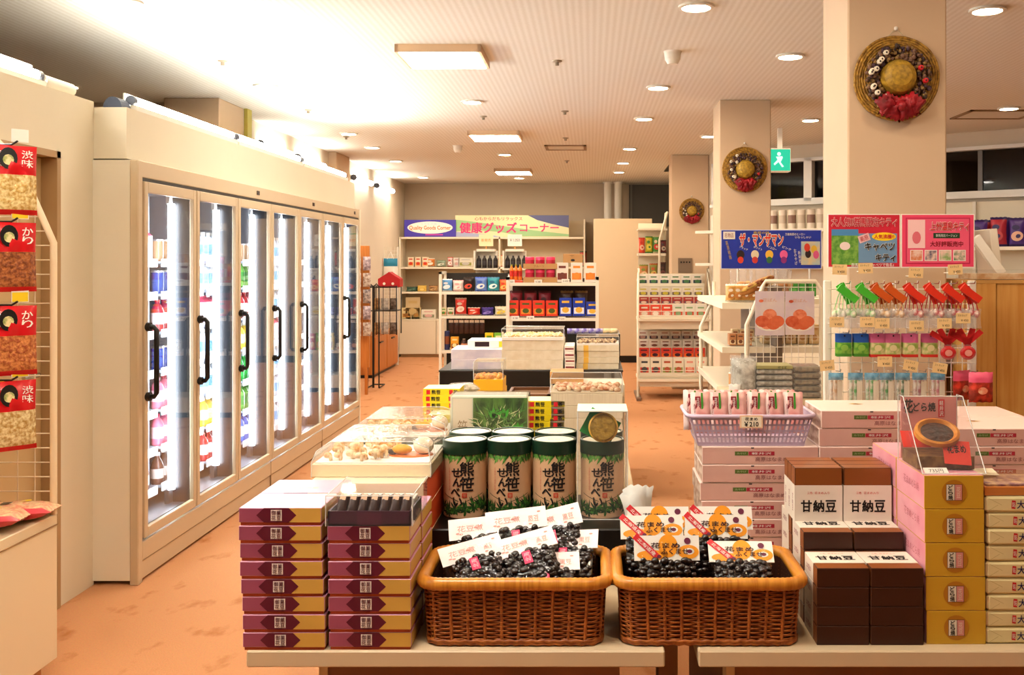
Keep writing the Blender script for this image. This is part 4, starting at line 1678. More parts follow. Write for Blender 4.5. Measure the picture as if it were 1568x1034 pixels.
# ---------------------------------------------------------------- pale pink bean cake boxes
PKB = mat('pale_pink_card', 'dcac9e', .38, c2='d49e90', scale=7)
PKT = mat('pale_pink_top', 'edd0c4', .38)
SPK = mat('dashed_side', 'ecd4c6', .4, c2='b98a72', scale=26, stretch=(1, 1, 2.5))
BX_W, BX_D, BX_H = .298, .19, .0462


def pink_box():
    t = thing('bean_cake_box', 'x', 'box')
    m = MB()
    w, d, h = BX_W, BX_D, BX_H
    m.box((-w / 2, 0, 0), (w / 2, d, h - .0004), {'all': PKB, '+z': PKT, '-x': SPK, 'edge': PKT}, .002)
    m.build('box', t)
    m = MB()
    m.rect(.034, .010, mat('moss_strip', '5a6a2c', .5), FRONT(-.048, h * .62, -.0006))
    m.rect(.066, .010, mat('crimson_strip', 'b02a3c', .5), FRONT(.003, h * .62, -.0006))
    m.text('軽井沢', PAPER, FRONT(.003, h * .62, -.001), .05, .006)
    m.text('みやげ', mat('pale_moss', 'b8c090', .5), FRONT(-.048, h * .62, -.001), .024, .005)
    m.text('高原はなまめ', mat('dusk_rose_ink', '8a4a4c', .5), FRONT(.028, h * .30, -.0006), .082, .0115)
    m.poly([(-.004, 0), (.004, 0), (.004, .003), (-.004, .003)], INK, FRONT(-.02, h - .005, -.0006))
    m.build('printed_strip', t)['label'] = 'green and red strip with writing'
    m = MB()
    m.poly([(-.02, 0), (0, -.012), (.02, 0), (0, .012)], mat('gold_leaf_print', 'c8a848', .4), TOP(-.03, d * .6, h + .0004))
    m.poly([(-.008, 0), (0, -.006), (.01, 0), (0, .006)], DKRED, TOP(-.03, d * .6, h + .0008))
    m.build('top_print', t)
    return t


PK = Proto(pink_box)
PKX = [X(1072, 2.5) + BX_W / 2 + .002, X(1257, 2.5) + BX_W / 2, X(1440, 2.5) + BX_W / 2 + .006]
for s, (x, n) in enumerate(zip(PKX, (7, 9, 8))):
    for row in range(2 if s == 2 else 1):
        for i in range(n):
            o = PK.put((x + (rnd.random() - .5) * .006 - (.004 if s == 1 and i < n - 1 else 0), 2.5 + row * .195 + (rnd.random() - .5) * .004, TT + i * BX_H), 0,
                       'pale pink cake box, %s, %s' % (nth(i, n), ('under the lavender basket', 'middle pile past the basket', 'pile behind the cream boxes', 'rearmost pile by the cabinet')[s + row]), 'pale pink bean cake boxes')

# lavender basket with bean packs on the first pile
LAV = mat('lavender_plastic', 'c9b2c8', .35)
zb = TT + 7 * BX_H
bw, bd, bh = .315, .185, .078
t = thing('plastic_basket', 'lavender slotted plastic basket of pink packs on the pale pink boxes', 'basket', (PKX[0] - .02, 2.495, zb))
m = MB()


def bq(u, v, z):
    g = .86 + .14 * z / bh
    return ((u - .5) * bw * g, (v - .5) * bd * g + bd / 2, z)


def slotted(p, nu, zs):
    """wall panel given p(u, z): bars leaving square holes"""
    bars = [(i / nu + .0, (i + .42) / nu) for i in range(nu)] + [(1 - .3 / nu, 1)]
    for a, b in bars:
        m.add([p(a, .004), p(b, .004), p(b, bh - .006), p(a, bh - .006)], [(0, 1, 2, 3)], LAV)
    for a, b in zs:
        m.add([p(0, a), p(1, a), p(1, b), p(0, b)], [(0, 1, 2, 3)], LAV)


zs = [(0, .010), (.0215, .0265), (.037, .042), (.0525, .0575), (.068, bh)]
slotted(lambda u, z: bq(u, 0, z), 27, zs)
slotted(lambda u, z: bq(u, 1, z), 27, zs)
slotted(lambda u, z: bq(0, u, z), 15, zs)
slotted(lambda u, z: bq(1, u, z), 15, zs)
m.add([bq(0, 0, .003), bq(1, 0, .003), bq(1, 1, .003), bq(0, 1, .003)], [(0, 1, 2, 3)], LAV)
m.build('slotted_wall', t)
m = MB()
rp = rrect(bw + .012, bd + .012, .03, 60)
m.tube([(x, y + bd / 2, bh) for x, y, _, _ in rp], .0055, LAV, 8, True)
m.build('rim', t)
m = MB()
m.box((-.032, -.012, bh - .028), (.026, -.009, bh + .004), mat('peach_tag', 'f2c8a0', .5))
m.rect(.05, .026, mat('tag_paper', 'f8ead0', .6), FRONT(-.003, bh - .012, -.0125))
m.text('￥210', INK, FRONT(-.003, bh - .018, -.013), .036, .012, .02)
m.text('花まめ', INK, FRONT(-.003, bh - .005, -.013), .032, .008, .02)
o = m.build('price_tag', t)
o['label'] = 'peach-edged price tag reading 210'
o.rotation_euler = (0, 0, 0)


def bean_pack():
    t = thing('bean_pack', 'x', 'pack')
    w, h = .051, .105
    pk = mat('rosy_pack', 'e0968f', .35, c2='ecbab0', scale=30)
    wp = mat('milky_pack', 'ecd0c8', .35)
    m = MB()
    m.pillow(w, h, .026, pk, None, 8, 10, .0, lambda u, v: wp if u < .25 else pk, .001, .006)
    m.build('pouch', t)
    m = MB()
    m.rect(.014, .032, DKRED, FRONT(-.007, h * .74, -.0125))
    m.rect(.005, .042, GRN, FRONT(.004, h * .78, -.0128))
    m.column('花豆', PAPER, FRONT(-.006, h * .76, -.0132), .007, .011)
    m.column('高原花まめ', DKRED, FRONT(-.015, h * .52, -.0125), .006, .0085)
    m.build('label', t)
    return t


BPK = Proto(bean_pack)
for k in range(2):
    for i in range(6):
        BPK.put((PKX[0] - .02 - .125 + i * .0485 + rnd.uniform(-.003, .003) - (.012 if k else 0), 2.495 + .045 + k * .045, zb + .028), rnd.uniform(-.15, .15),
                'pink bean pack standing in the lavender basket, %s of the %s row' % (('first', 'second', 'third', 'fourth', 'fifth', 'last')[i], ('front', 'rear')[k]), 'pink bean packs in the lavender basket', (-.12, rnd.uniform(-.05, .05)))

# ---------------------------------------------------------------- hook display in front of the first column
GY0 = 3.34
gx0, gx1 = X(1268, GY0), X(1490, GY0)
gw = gx1 - gx0
gz1 = Z(410, GY0)
gr = thing('hook_rack', 'white grid rack hung with small souvenirs in front of the first column', 'rack', (gx0, GY0, 0))
WP = mat('rack_white', 'ece2d2', .4)
part('post', ((-.012, .0, 0), (.012, .024, 1.40)), m=WP, parent=gr, bev=.003)
part('post', ((gw - .012, .0, 0), (gw + .012, .024, 1.40)), m=WP, parent=gr, bev=.003)
part('base_foot', ((-.02, -.25, 0), (.02, .05, .05)), m=WP, parent=gr)
part('base_foot', ((gw - .02, -.25, 0), (gw + .02, .05, .05)), m=WP, parent=gr)
m = MB()
for i in range(1, 13):
    m.tube([(gw * i / 13, -.004, .55), (gw * i / 13, -.004, 1.40)], .0017, WP, 5)
for i in range(17):
    m.tube([(0, .0, .57 + i * .05), (gw, .0, .57 + i * .05)], .0017, WP, 5)
m.build('wire_grid', gr)

m = MB()
sw, sh = .245, .172
sx0, sz = X(1268, GY0), Z(409, GY0)


def board(px0, px1, tilt, name, label):
    x0, x1 = X(px0, GY0), X(px1, GY0)
    t = thing(name, label, 'sign', ((x0 + x1) / 2, GY0 - .016, sz))
    return t, x1 - x0


t, w_ = board(1267, 1375, 0, 'sign_board', 'red and blue sign board with a green leafy picture above the hook rack')
h_ = .178
m = MB()
m.box((-w_ / 2 - .003, 0, -.003), (w_ / 2 + .003, .004, h_ + .002), PAPER)
m.build('backing', t)
m = MB()
RS = mat('sign_red', 'c8283c', .4)
m.rect(w_, h_ - .002, RS, FRONT(0, h_ / 2, -.0006))
m.rect(w_ * .62, h_ * .56, mat('sign_steel_blue', '6f94b8', .5), FRONT(w_ * .155, h_ * .36, -.001))
m.rect(w_ * .38, h_ * .2, mat('sign_sky', '4a86b8', .5), FRONT(-w_ * .27, h_ * .62, -.0012))
m.rect(w_ * .38, h_ * .56, mat('cabbage_green', '4f8a34', .5, c2='86b04c', scale=60), FRONT(-w_ * .27, h_ * .32, -.0014))
m.disc(.018, .014, mat('soft_pink', 'eed8d4', .5), FRONT(-w_ * .27, h_ * .40, -.0018), 14)
m.text2('大人気!!群馬限定キティ', RS, PAPER, FRONT(0, h_ * .86, -.001), w_ * .92, h_ * .17, .035)
m.disc(w_ * .17, h_ * .08, YEL, FRONT(w_ * .28, h_ * .58, -.0016), 22)
m.text('人気沸騰!!', RED, FRONT(w_ * .28, h_ * .58, -.002), w_ * .28, h_ * .08, .02)
m.rect(w_ * .16, h_ * .14, mat('faded_rose', 'e8b8b8', .5), FRONT(0, h_ * .55, -.0018, .35))
m.text('高原', RS, FRONT(0, h_ * .55, -.0022, .35), w_ * .12, h_ * .1)
m.text2('キャベツ', INK, PAPER, FRONT(w_ * .22, h_ * .39, -.0018), w_ * .42, h_ * .15, .035)
m.text2('キティ', INK, PAPER, FRONT(w_ * .3, h_ * .18, -.0018), w_ * .28, h_ * .14, .035)
m.text('群馬は高原キャベツで有名♪', PAPER, FRONT(w_ * .12, h_ * .04, -.0018), w_ * .6, h_ * .07, .01)
m.build('printed_face', t)
t, w_ = board(1379, 1488, 0, 'sign_board', 'bright pink sign board with four small pictures above the hook rack')
m = MB()
m.box((-w_ / 2 - .003, 0, -.003), (w_ / 2 + .003, .004, h_ + .002), PAPER)
m.build('backing', t)
m = MB()
PS = mat('sign_pink', 'e8486c', .4)
m.rect(w_, h_ - .002, PS, FRONT(0, h_ / 2, -.0006))
fr_ = mat('sign_rose_line', 'c02850', .4)
m.rect(w_ * .9, h_ * .88, fr_, FRONT(0, h_ / 2, -.001))
m.rect(w_ * .87, h_ * .84, mat('sign_pink_inner', 'ea5a7a', .4), FRONT(0, h_ / 2, -.0014))
m.rect(w_ * .24, h_ * .54, mat('sign_pale_pink', 'f4c8c8', .5), FRONT(-w_ * .3, h_ * .63, -.0018))
m.disc(w_ * .06, h_ * .12, mat('plain_rose', 'd86a78', .5), FRONT(-w_ * .3, h_ * .56, -.0022), 14)
m.text2('上州温泉キティ', RED, PAPER, FRONT(w_ * .16, h_ * .78, -.0018), w_ * .54, h_ * .16, .04)
m.rect(w_ * .37, h_ * .1, DKGRN, FRONT(w_ * .12, h_ * .6, -.0018))
m.text('群馬限定バージョン', PAPER, FRONT(w_ * .12, h_ * .6, -.0022), w_ * .3, h_ * .055)
m.text('大好評販売中', DKRED, FRONT(w_ * .12, h_ * .44, -.0018), w_ * .46, h_ * .1, .03)
for i, c in enumerate(('d8743c', '4a4a68', '8fae6a', '3f7a4c')):
    m.rect(w_ * .175, h_ * .21, PAPER, FRONT(-w_ * .3 + i * w_ * .2, h_ * .22, -.0018))
    m.rect(w_ * .155, h_ * .185, mat('photo_' + c, c, .5, c2='e8c8b8', scale=50), FRONT(-w_ * .3 + i * w_ * .2, h_ * .22, -.0022))
m.build('printed_face', t)


def hook_at(px, py, ln=.11):
    x, z = X(px, GY0), Z(py, GY0)
    b = MB()
    b.tube([(x - gx0, 0, z), (x - gx0, -ln, z + .004), (x - gx0, -ln - .006, z + .012)], .0018, CHROME, 5)
    b.build('hook', gr)


TAGM = mat('kraft_price_tag', 'e8c48a', .6)
TG = []


def price_tag():
    m = MB()
    m.rect(.048, .034, TAGM, FRONT(0, 0, 0), .001)
    m.text('ストラップ', INK, FRONT(-.003, .009, -.0006), .03, .007)
    m.text('￥450', INK, FRONT(.004, -.007, -.0006), .024, .008)
    return m.build('price_tag')


PTG = Proto(price_tag)
for i, (px, py, a) in enumerate(((1290, 413, .03), (1330, 411, -.02), (1408, 418, .05), (1469, 413, -.05), (1284, 494, 0), (1331, 494, 0), (1354, 496, 0), (1407, 500, 0), (1450, 496, 0), (1479, 488, 0), (1269, 561, -.1), (1358, 555, 0), (1398, 561, .2), (1443, 565, .15))):
    o = PTG.put((X(px, 3.2), 3.235 if i < 4 else 3.222, Z(py, 3.2)), 0, 'kraft price tag, ' + ('first along the top under the red sign', 'second along the top under the red sign', 'first under the pink sign', 'last under the pink sign', 'first of the middle line', 'second of the middle line', 'third of the middle line', 'fourth of the middle line', 'fifth of the middle line', 'last of the middle line', 'first of the low line by the white post', 'second of the low line', 'third of the low line, tilted', 'last of the low line, over the pink pouch')[i], 'kraft price tags on the hook rack', (0, a))
    o['category'] = 'price tag'
    b = MB()
    b.tube([(X(px, 3.2) - gx0, 0, Z(py, 3.2) - .012), (X(px, 3.2) - gx0, 3.2265 - GY0, Z(py, 3.2) - .012)], .0014, WP, 5)
    b.build('tag_arm', gr)


def strap(c1, c2):
    """phone strap bundle: cards on top, cords, small charms in clear bags"""
    t = thing('strap_bundle', 'x', 'souvenir')
    mc = mat('strap_card_' + c1, c1, .4)
    m = MB()
    for k in range(4):
        m.box((-.009, -.012 - k * .012, -.028), (.009, -.010 - k * .016, .028), mc, 0, Matrix.Translation((.008 - .004 * (k % 2), 0, -.020)) @ Matrix.Rotation(-.45 - .16 * k, 4, 'Y'))
    m.build('card', t)
    m = MB()
    r = random.Random(3)
    for k in range(6):
        x = -.022 + k * .009
        m.tube([(0, -.02 - k * .006, .0), (x * .6, -.02 - k * .006, -.03), (x, -.02 - k * .006, -.062)], .0013, mat('strap_cord_' + c2, c2, .4), 5)
    m.build('cord', t)
    m = MB()
    for k in range(5):
        m.ball((-.02 + k * .010, -.022 - k * .006, -.072 + .004 * (k % 2)), (.008, .008, .010), mat('charm_' + c2, c2, .3, c2='f0e0d0', scale=60), 8, 6)
    m.build('charm', t)
    m = MB()
    for k in range(3):
        m.pillow(.052, .05, .012, FILM, Matrix.Translation((-.002 + .004 * k, -.018 - k * .015, -.108)), 6, 6, .1, None, .001, .004)
    m.build('clear_bag', t)
    t.scale = (1.35, 1.2, 1.3)
    return t


SG, SO, SR = Proto(lambda: strap('46b030', 'a8d890')), Proto(lambda: strap('c8541c', 'e0b070')), Proto(lambda: strap('d83420', 'c02030'))
for i, (px, pr_, cn) in enumerate(((1288, SG, 'green'), (1317, SG, 'green'), (1339, SO, 'orange'), (1360, SO, 'orange'), (1389, SR, 'red'), (1420, SR, 'red'), (1447, SR, 'red'), (1473, SR, 'red'))):
    hook_at(px, 435)
    pr_.put((X(px, GY0 - .05), GY0 - .05, Z(435, GY0) - .004), 0, '%s strap bundle on the top hook row, %s' % (cn, ('beside the white post', 'second along', 'third along', 'fourth along', 'fifth along', 'sixth along', 'seventh along', 'last by the wood cabinet')[i]), 'strap bundles on the top hooks')


def card_bag(c_top, c_low, w, h, pic, foot=None):
    t = thing('souvenir_card', 'x', 'souvenir')
    mt, ml = mat('cardtop_' + c_top, c_top, .35), mat('cardlow_' + c_low + pic, c_low, .4, c2=pic, scale=55)
    mf_ = mat('cardfoot_' + (foot or c_low), foot or c_low, .4)
    m = MB()
    for k in range(3):
        m.pillow(w, h, .008, ml, Matrix.Translation((0, -.012 * k, -h)), 5, 8, 0, lambda u, v: mt if v > .6 else (mf_ if v < .1 else ml))
    m.build('pack', t)
    m = MB()
    m.disc(w * .25, h * .14, mat('print_spot_' + pic, pic, .5), FRONT(0, -h * .6, -.0295), 12)
    m.disc(.003, .003, INK, FRONT(0, -.006, -.029), 8)
    m.build('print', t)
    return t


CB = Proto(lambda: card_bag('2a5ab0', '4a9a34', .05, .076, '8fc44c'))
CP = Proto(lambda: card_bag('d86a9a', '9ab454', .05, .078, 'e8d8a0', 'd8342c'))
for i, (px, pr_, lab) in enumerate(((1290, CB, 'blue and green souvenir pack on the second hook row, beside the white post'), (1316, CB, 'blue and green souvenir pack on the second hook row, second along'),
                                    (1341, CP, 'pink and lime souvenir pack on the second hook row, third along'), (1364, CP, 'pink and lime souvenir pack on the second hook row, fourth along'),
                                    (1391, CP, 'pink and lime souvenir pack on the second hook row, fifth along'), (1421, CP, 'pink and lime souvenir pack on the second hook row, sixth along'))):
    hook_at(px, 509, .08)
    pr_.put((X(px, GY0 - .04), GY0 - .04, Z(509, GY0) - .001), 0, lab, 'souvenir packs on the second hooks')


def charm_round():
    t = thing('round_charm', 'x', 'souvenir')
    rc = mat('charm_red', 'd02a2c', .35)
    m = MB()
    for a in (-1.0, -.45, .3, .8):
        m.box((-.008, -.02, -.03), (.008, -.017, .03), rc, 0, Matrix.Translation((.02 * a, 0, -.02)) @ Matrix.Rotation(a, 4, 'Y'))
    m.build('ribbon', t)
    m = MB()
    m.lathe([(0, 0), (.02, 0), (.021, .004), (.014, .008), (0, .009)], rc, 20, Matrix.Translation((0, -.02, -.065)) @ Matrix.Rotation(PI / 2, 4, 'X'))
    m.lathe([(0, .0095), (.010, .0092)], mat('charm_rose', 'e89a8c', .35), 16, Matrix.Translation((0, -.02, -.065)) @ Matrix.Rotation(PI / 2, 4, 'X'))
    m.build('medallion', t)
    m = MB()
    m.pillow(.05, .06, .014, FILM, Matrix.Translation((0, -.02, -.10)), 6, 6, .0, None, .001, .003)
    m.build('clear_bag', t)
    t.scale = (1.25, 1, 1.1)
    return t


CRD = Proto(charm_round)
for px, lab in ((1448, 'red round charm with ribbons in a clear bag, beside the souvenir packs'), (1478, 'red round charm with ribbons in a clear bag, next to the wood cabinet')):
    hook_at(px, 505, .07)
    CRD.put((X(px, GY0 - .06), GY0 - .06, Z(505, GY0)), 0, lab, 'red round charms')


def pen_pack(c, top='2f86b8'):
    t = thing('pen_pack', 'x', 'souvenir')
    m = MB()
    m.pillow(.05, .024, .008, mat('pen_header_' + top, top, .35, c2='8cc4e0', scale=40), Matrix.Translation((0, 0, -.024)), 4, 4)
    m.build('header_card', t)
    m = MB()
    for k in range(3):
        m.tube([(-.015 + k * .015, 0, -.024), (-.015 + k * .015, 0, -.11)], .0055, mat('pen_' + c, c, .3, c2='e8e0d0', scale=40), 8)
    m.build('pen', t)
    m = MB()
    m.rect(.018, .075, mat('pen_card', 'e8dcc4', .5), FRONT(.012, -.065, -.0065))
    m.build('paper_slip', t)
    m = MB()
    m.pillow(.053, .108, .018, FILM, Matrix.Translation((0, 0, -.115)), 5, 6)
    m.build('clear_bag', t)
    return t


for i, (px, c, cn) in enumerate(((1280, 'c89a6a', 'tan'), (1310, '3f9a44', 'green'), (1335, '4aa84e', 'green'), (1358, '2f8a3a', 'green'), (1382, '246a30', 'green'), (1408, 'a85a64', 'rosy'), (1436, 'c8707c', 'rosy'))):
    hook_at(px, 568, .06)
    if c not in protos:
        protos[c] = Proto(lambda c=c: pen_pack(c))
    protos[c].put((X(px, GY0 - .04), GY0 - .04, Z(569, GY0)), 0, '%s pen pack with a blue header, low hook row, %s' % (cn, ('beside the white post', 'second along', 'third along', 'fourth along', 'fifth along', 'sixth along', 'last by the pink pouch')[i]), 'pen packs on the low hooks')
hook_at(1482, 568, .08)
for k, lab in enumerate(('pink-topped candy pouch with red sweets hanging at the rack end, front one', 'pink-topped candy pouch hanging behind the front one at the rack end')):
    t = thing('candy_pouch', lab, 'candy pouch', (X(1484, GY0) - .045 * k, GY0 - .10 + .05 * k, Z(565, GY0)), .5 * k, 'pink candy pouches')
    cm_, ct = mat('candy_mix', 'd8402c', .35, c2='8a2a1c', scale=45, bump=.4), mat('candy_header', 'e85a7c', .35)
    m = MB()
    m.pillow(.08, .10, .03, cm_, Matrix.Translation((0, 0, -.10)), 7, 9, 0, lambda u, v: ct if v > .72 else cm_, .001, .006)
    m.build('pouch', t)
    m = MB()
    m.disc(.016, .012, mat('candy_print', 'f0c8a0', .5, c2='e85030', scale=30), FRONT(0, -.06, -.0175), 14)
    m.build('print', t)

# ---------------------------------------------------------------- wooden cabinet and clear racks
WOOD = mat('honey_wood', 'd9a258', .45, c2='cc8f45', scale=9, stretch=(6, 6, .35))
cy = 3.46
cz = Z(429, cy)
t = thing('wooden_cabinet', 'honey wood cabinet beside the hook rack under the dark windows', 'cabinet', (X(1488, cy) + .09 - .078, cy, 0))
W_ = .62
part('side_panel', ((0, 0, 0), (.075, .45, cz - .012)), m=WOOD, parent=t, bev=.002)
part('front_panel', ((.078, .004, 0), (W_, .45, cz - .012)), m=WOOD, parent=t, bev=.002)
part('cabinet_top', ((0, 0, cz - .012), (W_, .45, cz)), m=mat('pale_wood_edge', 'cf9c58', .4), parent=t)
tx = X(1492, cy) + .02
t = thing('clear_tray', 'shallow clear tray with warm packs on the wooden cabinet', 'tray', (tx, cy + .03, cz))
m = MB()
m.box((0, 0, .0), (.3, .2, .035), ACRYLIC)
m.build('clear_box', t)
m = MB()
m.box((.006, .01, .002), (.29, .19, .022), mat('tray_packs', 'd0a070', .4, c2='e8d2b0', scale=24))
m.build('packs', t)['kind'] = 'stuff'
m = MB()
m.box((-.015, 0, 0), (.015, .16, .19), WP, .002, Matrix.Translation((.17, .22, cz)) @ Matrix.Rotation(-.12, 4, 'Y'))
tag(m.build('white_stand', None, (tx - .01, cy, 0)), 'tall white plastic stand leaning on the wooden cabinet', 'stand')
m = MB()
m.box((-.17, -.012, -.017), (.0, .012, .017), PAPER, .002, Matrix.Rotation(.95, 4, 'Y'))
tag(m.build('paper_holder', None, (tx + .16, cy + .2, cz + .019)), 'white slanted paper holder leaning on the wooden cabinet', 'holder')


# ================================================================== middle of the long table
def solid_box(name, label, cat, lo, size, mats, group, bev=.0012, marks=None):
    m = MB()
    m.box((0, 0, 0), size, mats, bev)
    if marks:
        marks(m, *size)
    return tag(m.build(name, None, lo), label, cat, group)


LEM = mat('lemon_card', 'ead21c', .4)
LEMT = mat('lemon_top', 'f2ecc0', .45)


def lemon():
    w, d, h = .125, .11, .0225
    t = thing('lemon_box', 'x', 'box')
    m = MB()
    m.box((0, 0, 0), (w, d, h), {'all': LEM, '+z': LEMT, 'edge': LEM}, .0008)
    m.build('box', t)
    m = MB()
    m.rect(.013, .015, RED, FRONT(.018, h / 2, -.0005))
    m.text('熊', INK, FRONT(.036, h / 2, -.0005), .014, .014, .03)
    m.text('笹', INK, FRONT(.052, h / 2, -.0005), .014, .014, .03)
    m.rect(.013, .015, RED, FRONT(.095, h / 2, -.0005))
    m.text('茶', INK, FRONT(.11, h / 2, -.0005), .014, .014, .03)
    m.build('print', t)
    return t


LM = Proto(lemon)
for nm, px, d, n in (('front pile beside the domed tray', 655, 3.20, 13), ('rear pile by the clear packs', 648, 3.33, 16), ('pile beside the white corrugated boxes', 806, 3.20, 15)):
    for i in range(n):
        LM.put((X(px, d) + rnd.uniform(-.002, .002), d, TT + i * .0227), 0, 'lemon yellow box, %s of the %s' % (nth(i, n), nm), 'lemon yellow boxes')

GRASS = mat('grass_print', '1c3a12', .3, c2='5d8a34', scale=30, stretch=(1, 1, .35))
t = thing('grass_package', 'clear-wrapped green package with a grassy picture behind the cans', 'package', (X(690, 3.05), 3.05, .81))
pw, ph = 118 * 3.05 / F, .236
m = MB()
m.box((0, 0, 0), (pw, .1, ph), {'all': mat('pale_wrap_box', 'd0d2bc', .4)}, .004)
m.box((.07, -.0006, .002), (pw - .001, 0, ph - .006), GRASS)
m.build('box', t)
m = MB()
fl = MB()
r = random.Random(2)
for k in range(170):
    leaf(fl, r.uniform(.085, pw - .02), r.uniform(.1, ph - .045), r.uniform(.2, PI - .2), r.uniform(.02, .045), .003, r.choice(LEAVES + [mat('pale_straw', 'd8dca0', .4)]), -.0008 - .00001 * k)
for cx_, cz_ in ((.135, .165), (.165, .165), (.19, .11), (.21, .12)):
    for a in (1.1, 1.6, 2.1):
        leaf(fl, cx_, cz_, a, .035, .014, mat('fresh_green', '3fae2c', .4), -.0020)
fl.add([(.075, -.0022, .085), (.13, -.0022, .13), (.19, -.0022, .105), (pw - .012, -.0022, .09), (pw - .03, -.0022, .03), (.09, -.0022, .03)], [(0, 1, 2, 3, 4, 5)], mat('soba_green', 'b4c78a', .5, c2='8aa85c', scale=60))
m.v, m.f, m.m, m.sm, m.mats = fl.v, fl.f, fl.m, fl.sm, fl.mats
m.build('grass_picture', t)
m = MB()
m.rect(.06, ph - .016, mat('rice_paper', 'eadfc4', .6), FRONT(.037, ph / 2, -.0012))
m.column('笹茶', mat('pale_brown_ink', 'a08860', .5), FRONT(.037, ph * .5, -.0016), .03, .045)
m.build('paper_label', t)
m = MB()
m.box((-.002, -.004, 0), (pw + .002, .104, ph + .003), ACRYLIC)
m.build('clear_wrap', t)
for i in range(2):
    solid_box('carton', 'pale green carton hidden under the grass package, ' + ('lower', 'upper')[i] + ' one', 'box', (X(690, 3.05) - .005, 3.052, TT + i * .07), (pw + .01, .12, .0695), mat('soft_green_box', 'a9c07a', .4), 'cartons under the grass package')

COR = mat('corrugated_white', 'dcccb0', .6, c2='d2c0a2', scale=60, stretch=(8, 1, .2))
CORT = mat('corrugated_top', 'e8dcc6', .6)
wx = X(843, 3.2)
for i in range(9):
    solid_box('corrugated_box', 'white corrugated box under the snack sampler, ' + nth(i, 9) + ' of nine', 'box', (wx + rnd.uniform(-.003, .003), 3.2, TT + i * .0405), (.235, .2, .040), {'all': COR, '+z': CORT}, 'white corrugated boxes, near pile')
    solid_box('corrugated_box', 'white corrugated box behind the snack sampler, ' + nth(i, 9) + ' of the rear nine', 'box', (wx + .01, 3.43, TT + i * .0405), (.24, .2, .040), {'all': COR, '+z': CORT}, 'white corrugated boxes, rear pile')
zc = TT + 9 * .0405


def sampler(name, label, loc, size, base, food, foodc2, h_cover, base_h):
    w, d = size
    t = thing(name, label, 'display box', loc)
    m = MB()
    m.box((0, 0, 0), (w, d, base_h), {'all': base}, .001)
    m.build('box', t)
    m = MB()
    r = random.Random(int(w * 1000))
    fm = mat('food_' + food, food, .5, c2=foodc2, scale=50)
    for i in range(int(w * d * 2600)):
        m.ball((r.uniform(.012, w - .012), r.uniform(.012, d - .012), base_h + .006), (r.uniform(.008, .014), r.uniform(.007, .011), r.uniform(.006, .012)), fm, 6, 4)
    o = m.build('sample_food', t)
    o['kind'] = 'stuff'
    m = MB()
    m.box((0, 0, base_h), (w, d, base_h + h_cover), ACRYLIC)
    m.build('clear_cover', t)
    m = MB()
    z = base_h + h_cover
    m.tube([(0, 0, z), (w, 0, z), (w, d, z), (0, d, z)], .0014, EDGE, 4, True)
    for x in (0, w):
        m.tube([(x, 0, base_h), (x, 0, z)], .0014, EDGE, 4)
    m.build('cover_edge', t)
    return t


sampler('snack_sampler', 'clear-covered box of mixed rice snacks on the white corrugated pile', (wx, 3.2, zc), (.235, .18), COR, 'e0c8a4', 'b0683a', .045, .004)
m_wood = mat('light_box_wood', 'd09a5c', .5, c2='c08848', scale=14, stretch=(.3, 3, 3))
solid_box('wooden_box', 'small light wooden box with a burnt mark behind the snack sampler', 'box', (X(842, 3.45), 3.45, zc + .0005), (.118, .11, .042), m_wood, None, .001, lambda m, w, d, h: m.text('軽井沢', BROWN, FRONT(w * .45, h * .5, -.0006), .045, .012))
# golden sample on yellow boxes, wooden tray on kraft boxes
sx = X(725, 4.2)
SUN = mat('sun_yellow_card', 'f0b41c', .4)
for i in range(4):
    solid_box('sweet_carton', 'sun yellow carton under the golden sampler, ' + nth(i, 4) + ' of four', 'box', (sx, 4.2, TT + i * .06), (.126, .2, .0595), SUN, 'sun yellow cartons')
sampler('bun_sampler', 'yellow sample box of golden buns under a clear cover', (sx, 4.2, TT + .2402), (.126, .16), SUN, 'e8a840', 'c87820', .075, .05)
tx_ = X(776, 3.95)
for i in range(4):
    solid_box('kraft_box', 'kraft box under the wooden slatted tray, ' + nth(i, 4) + ' of four', 'box', (tx_, 3.95, TT + i * .0575), (.175, .24, .057), mat('kraft_card', 'b88a54', .6), 'kraft boxes under the tray')
t = thing('wooden_tray', 'dark wooden slatted tray lying on kraft boxes between the samplers', 'tray', (tx_, 3.95, TT + .2302))
m = MB()
dw = mat('dark_tray_wood', '6e4222', .5)
for lo, hi in (((0, 0, 0), (.175, .012, .03)), ((0, .228, 0), (.175, .24, .03)), ((0, 0, 0), (.012, .24, .03)), ((.163, 0, 0), (.175, .24, .03)), ((0, 0, 0), (.175, .24, .005))):
    m.box(lo, hi, dw)
m.build('frame', t)
for k in range(5):
    m = MB()
    m.box((.015, .03 + k * .042, .006), (.16, .05 + k * .042, .018), mat('mid_tray_wood', '8a5a30', .5))
    m.build('slat', t)
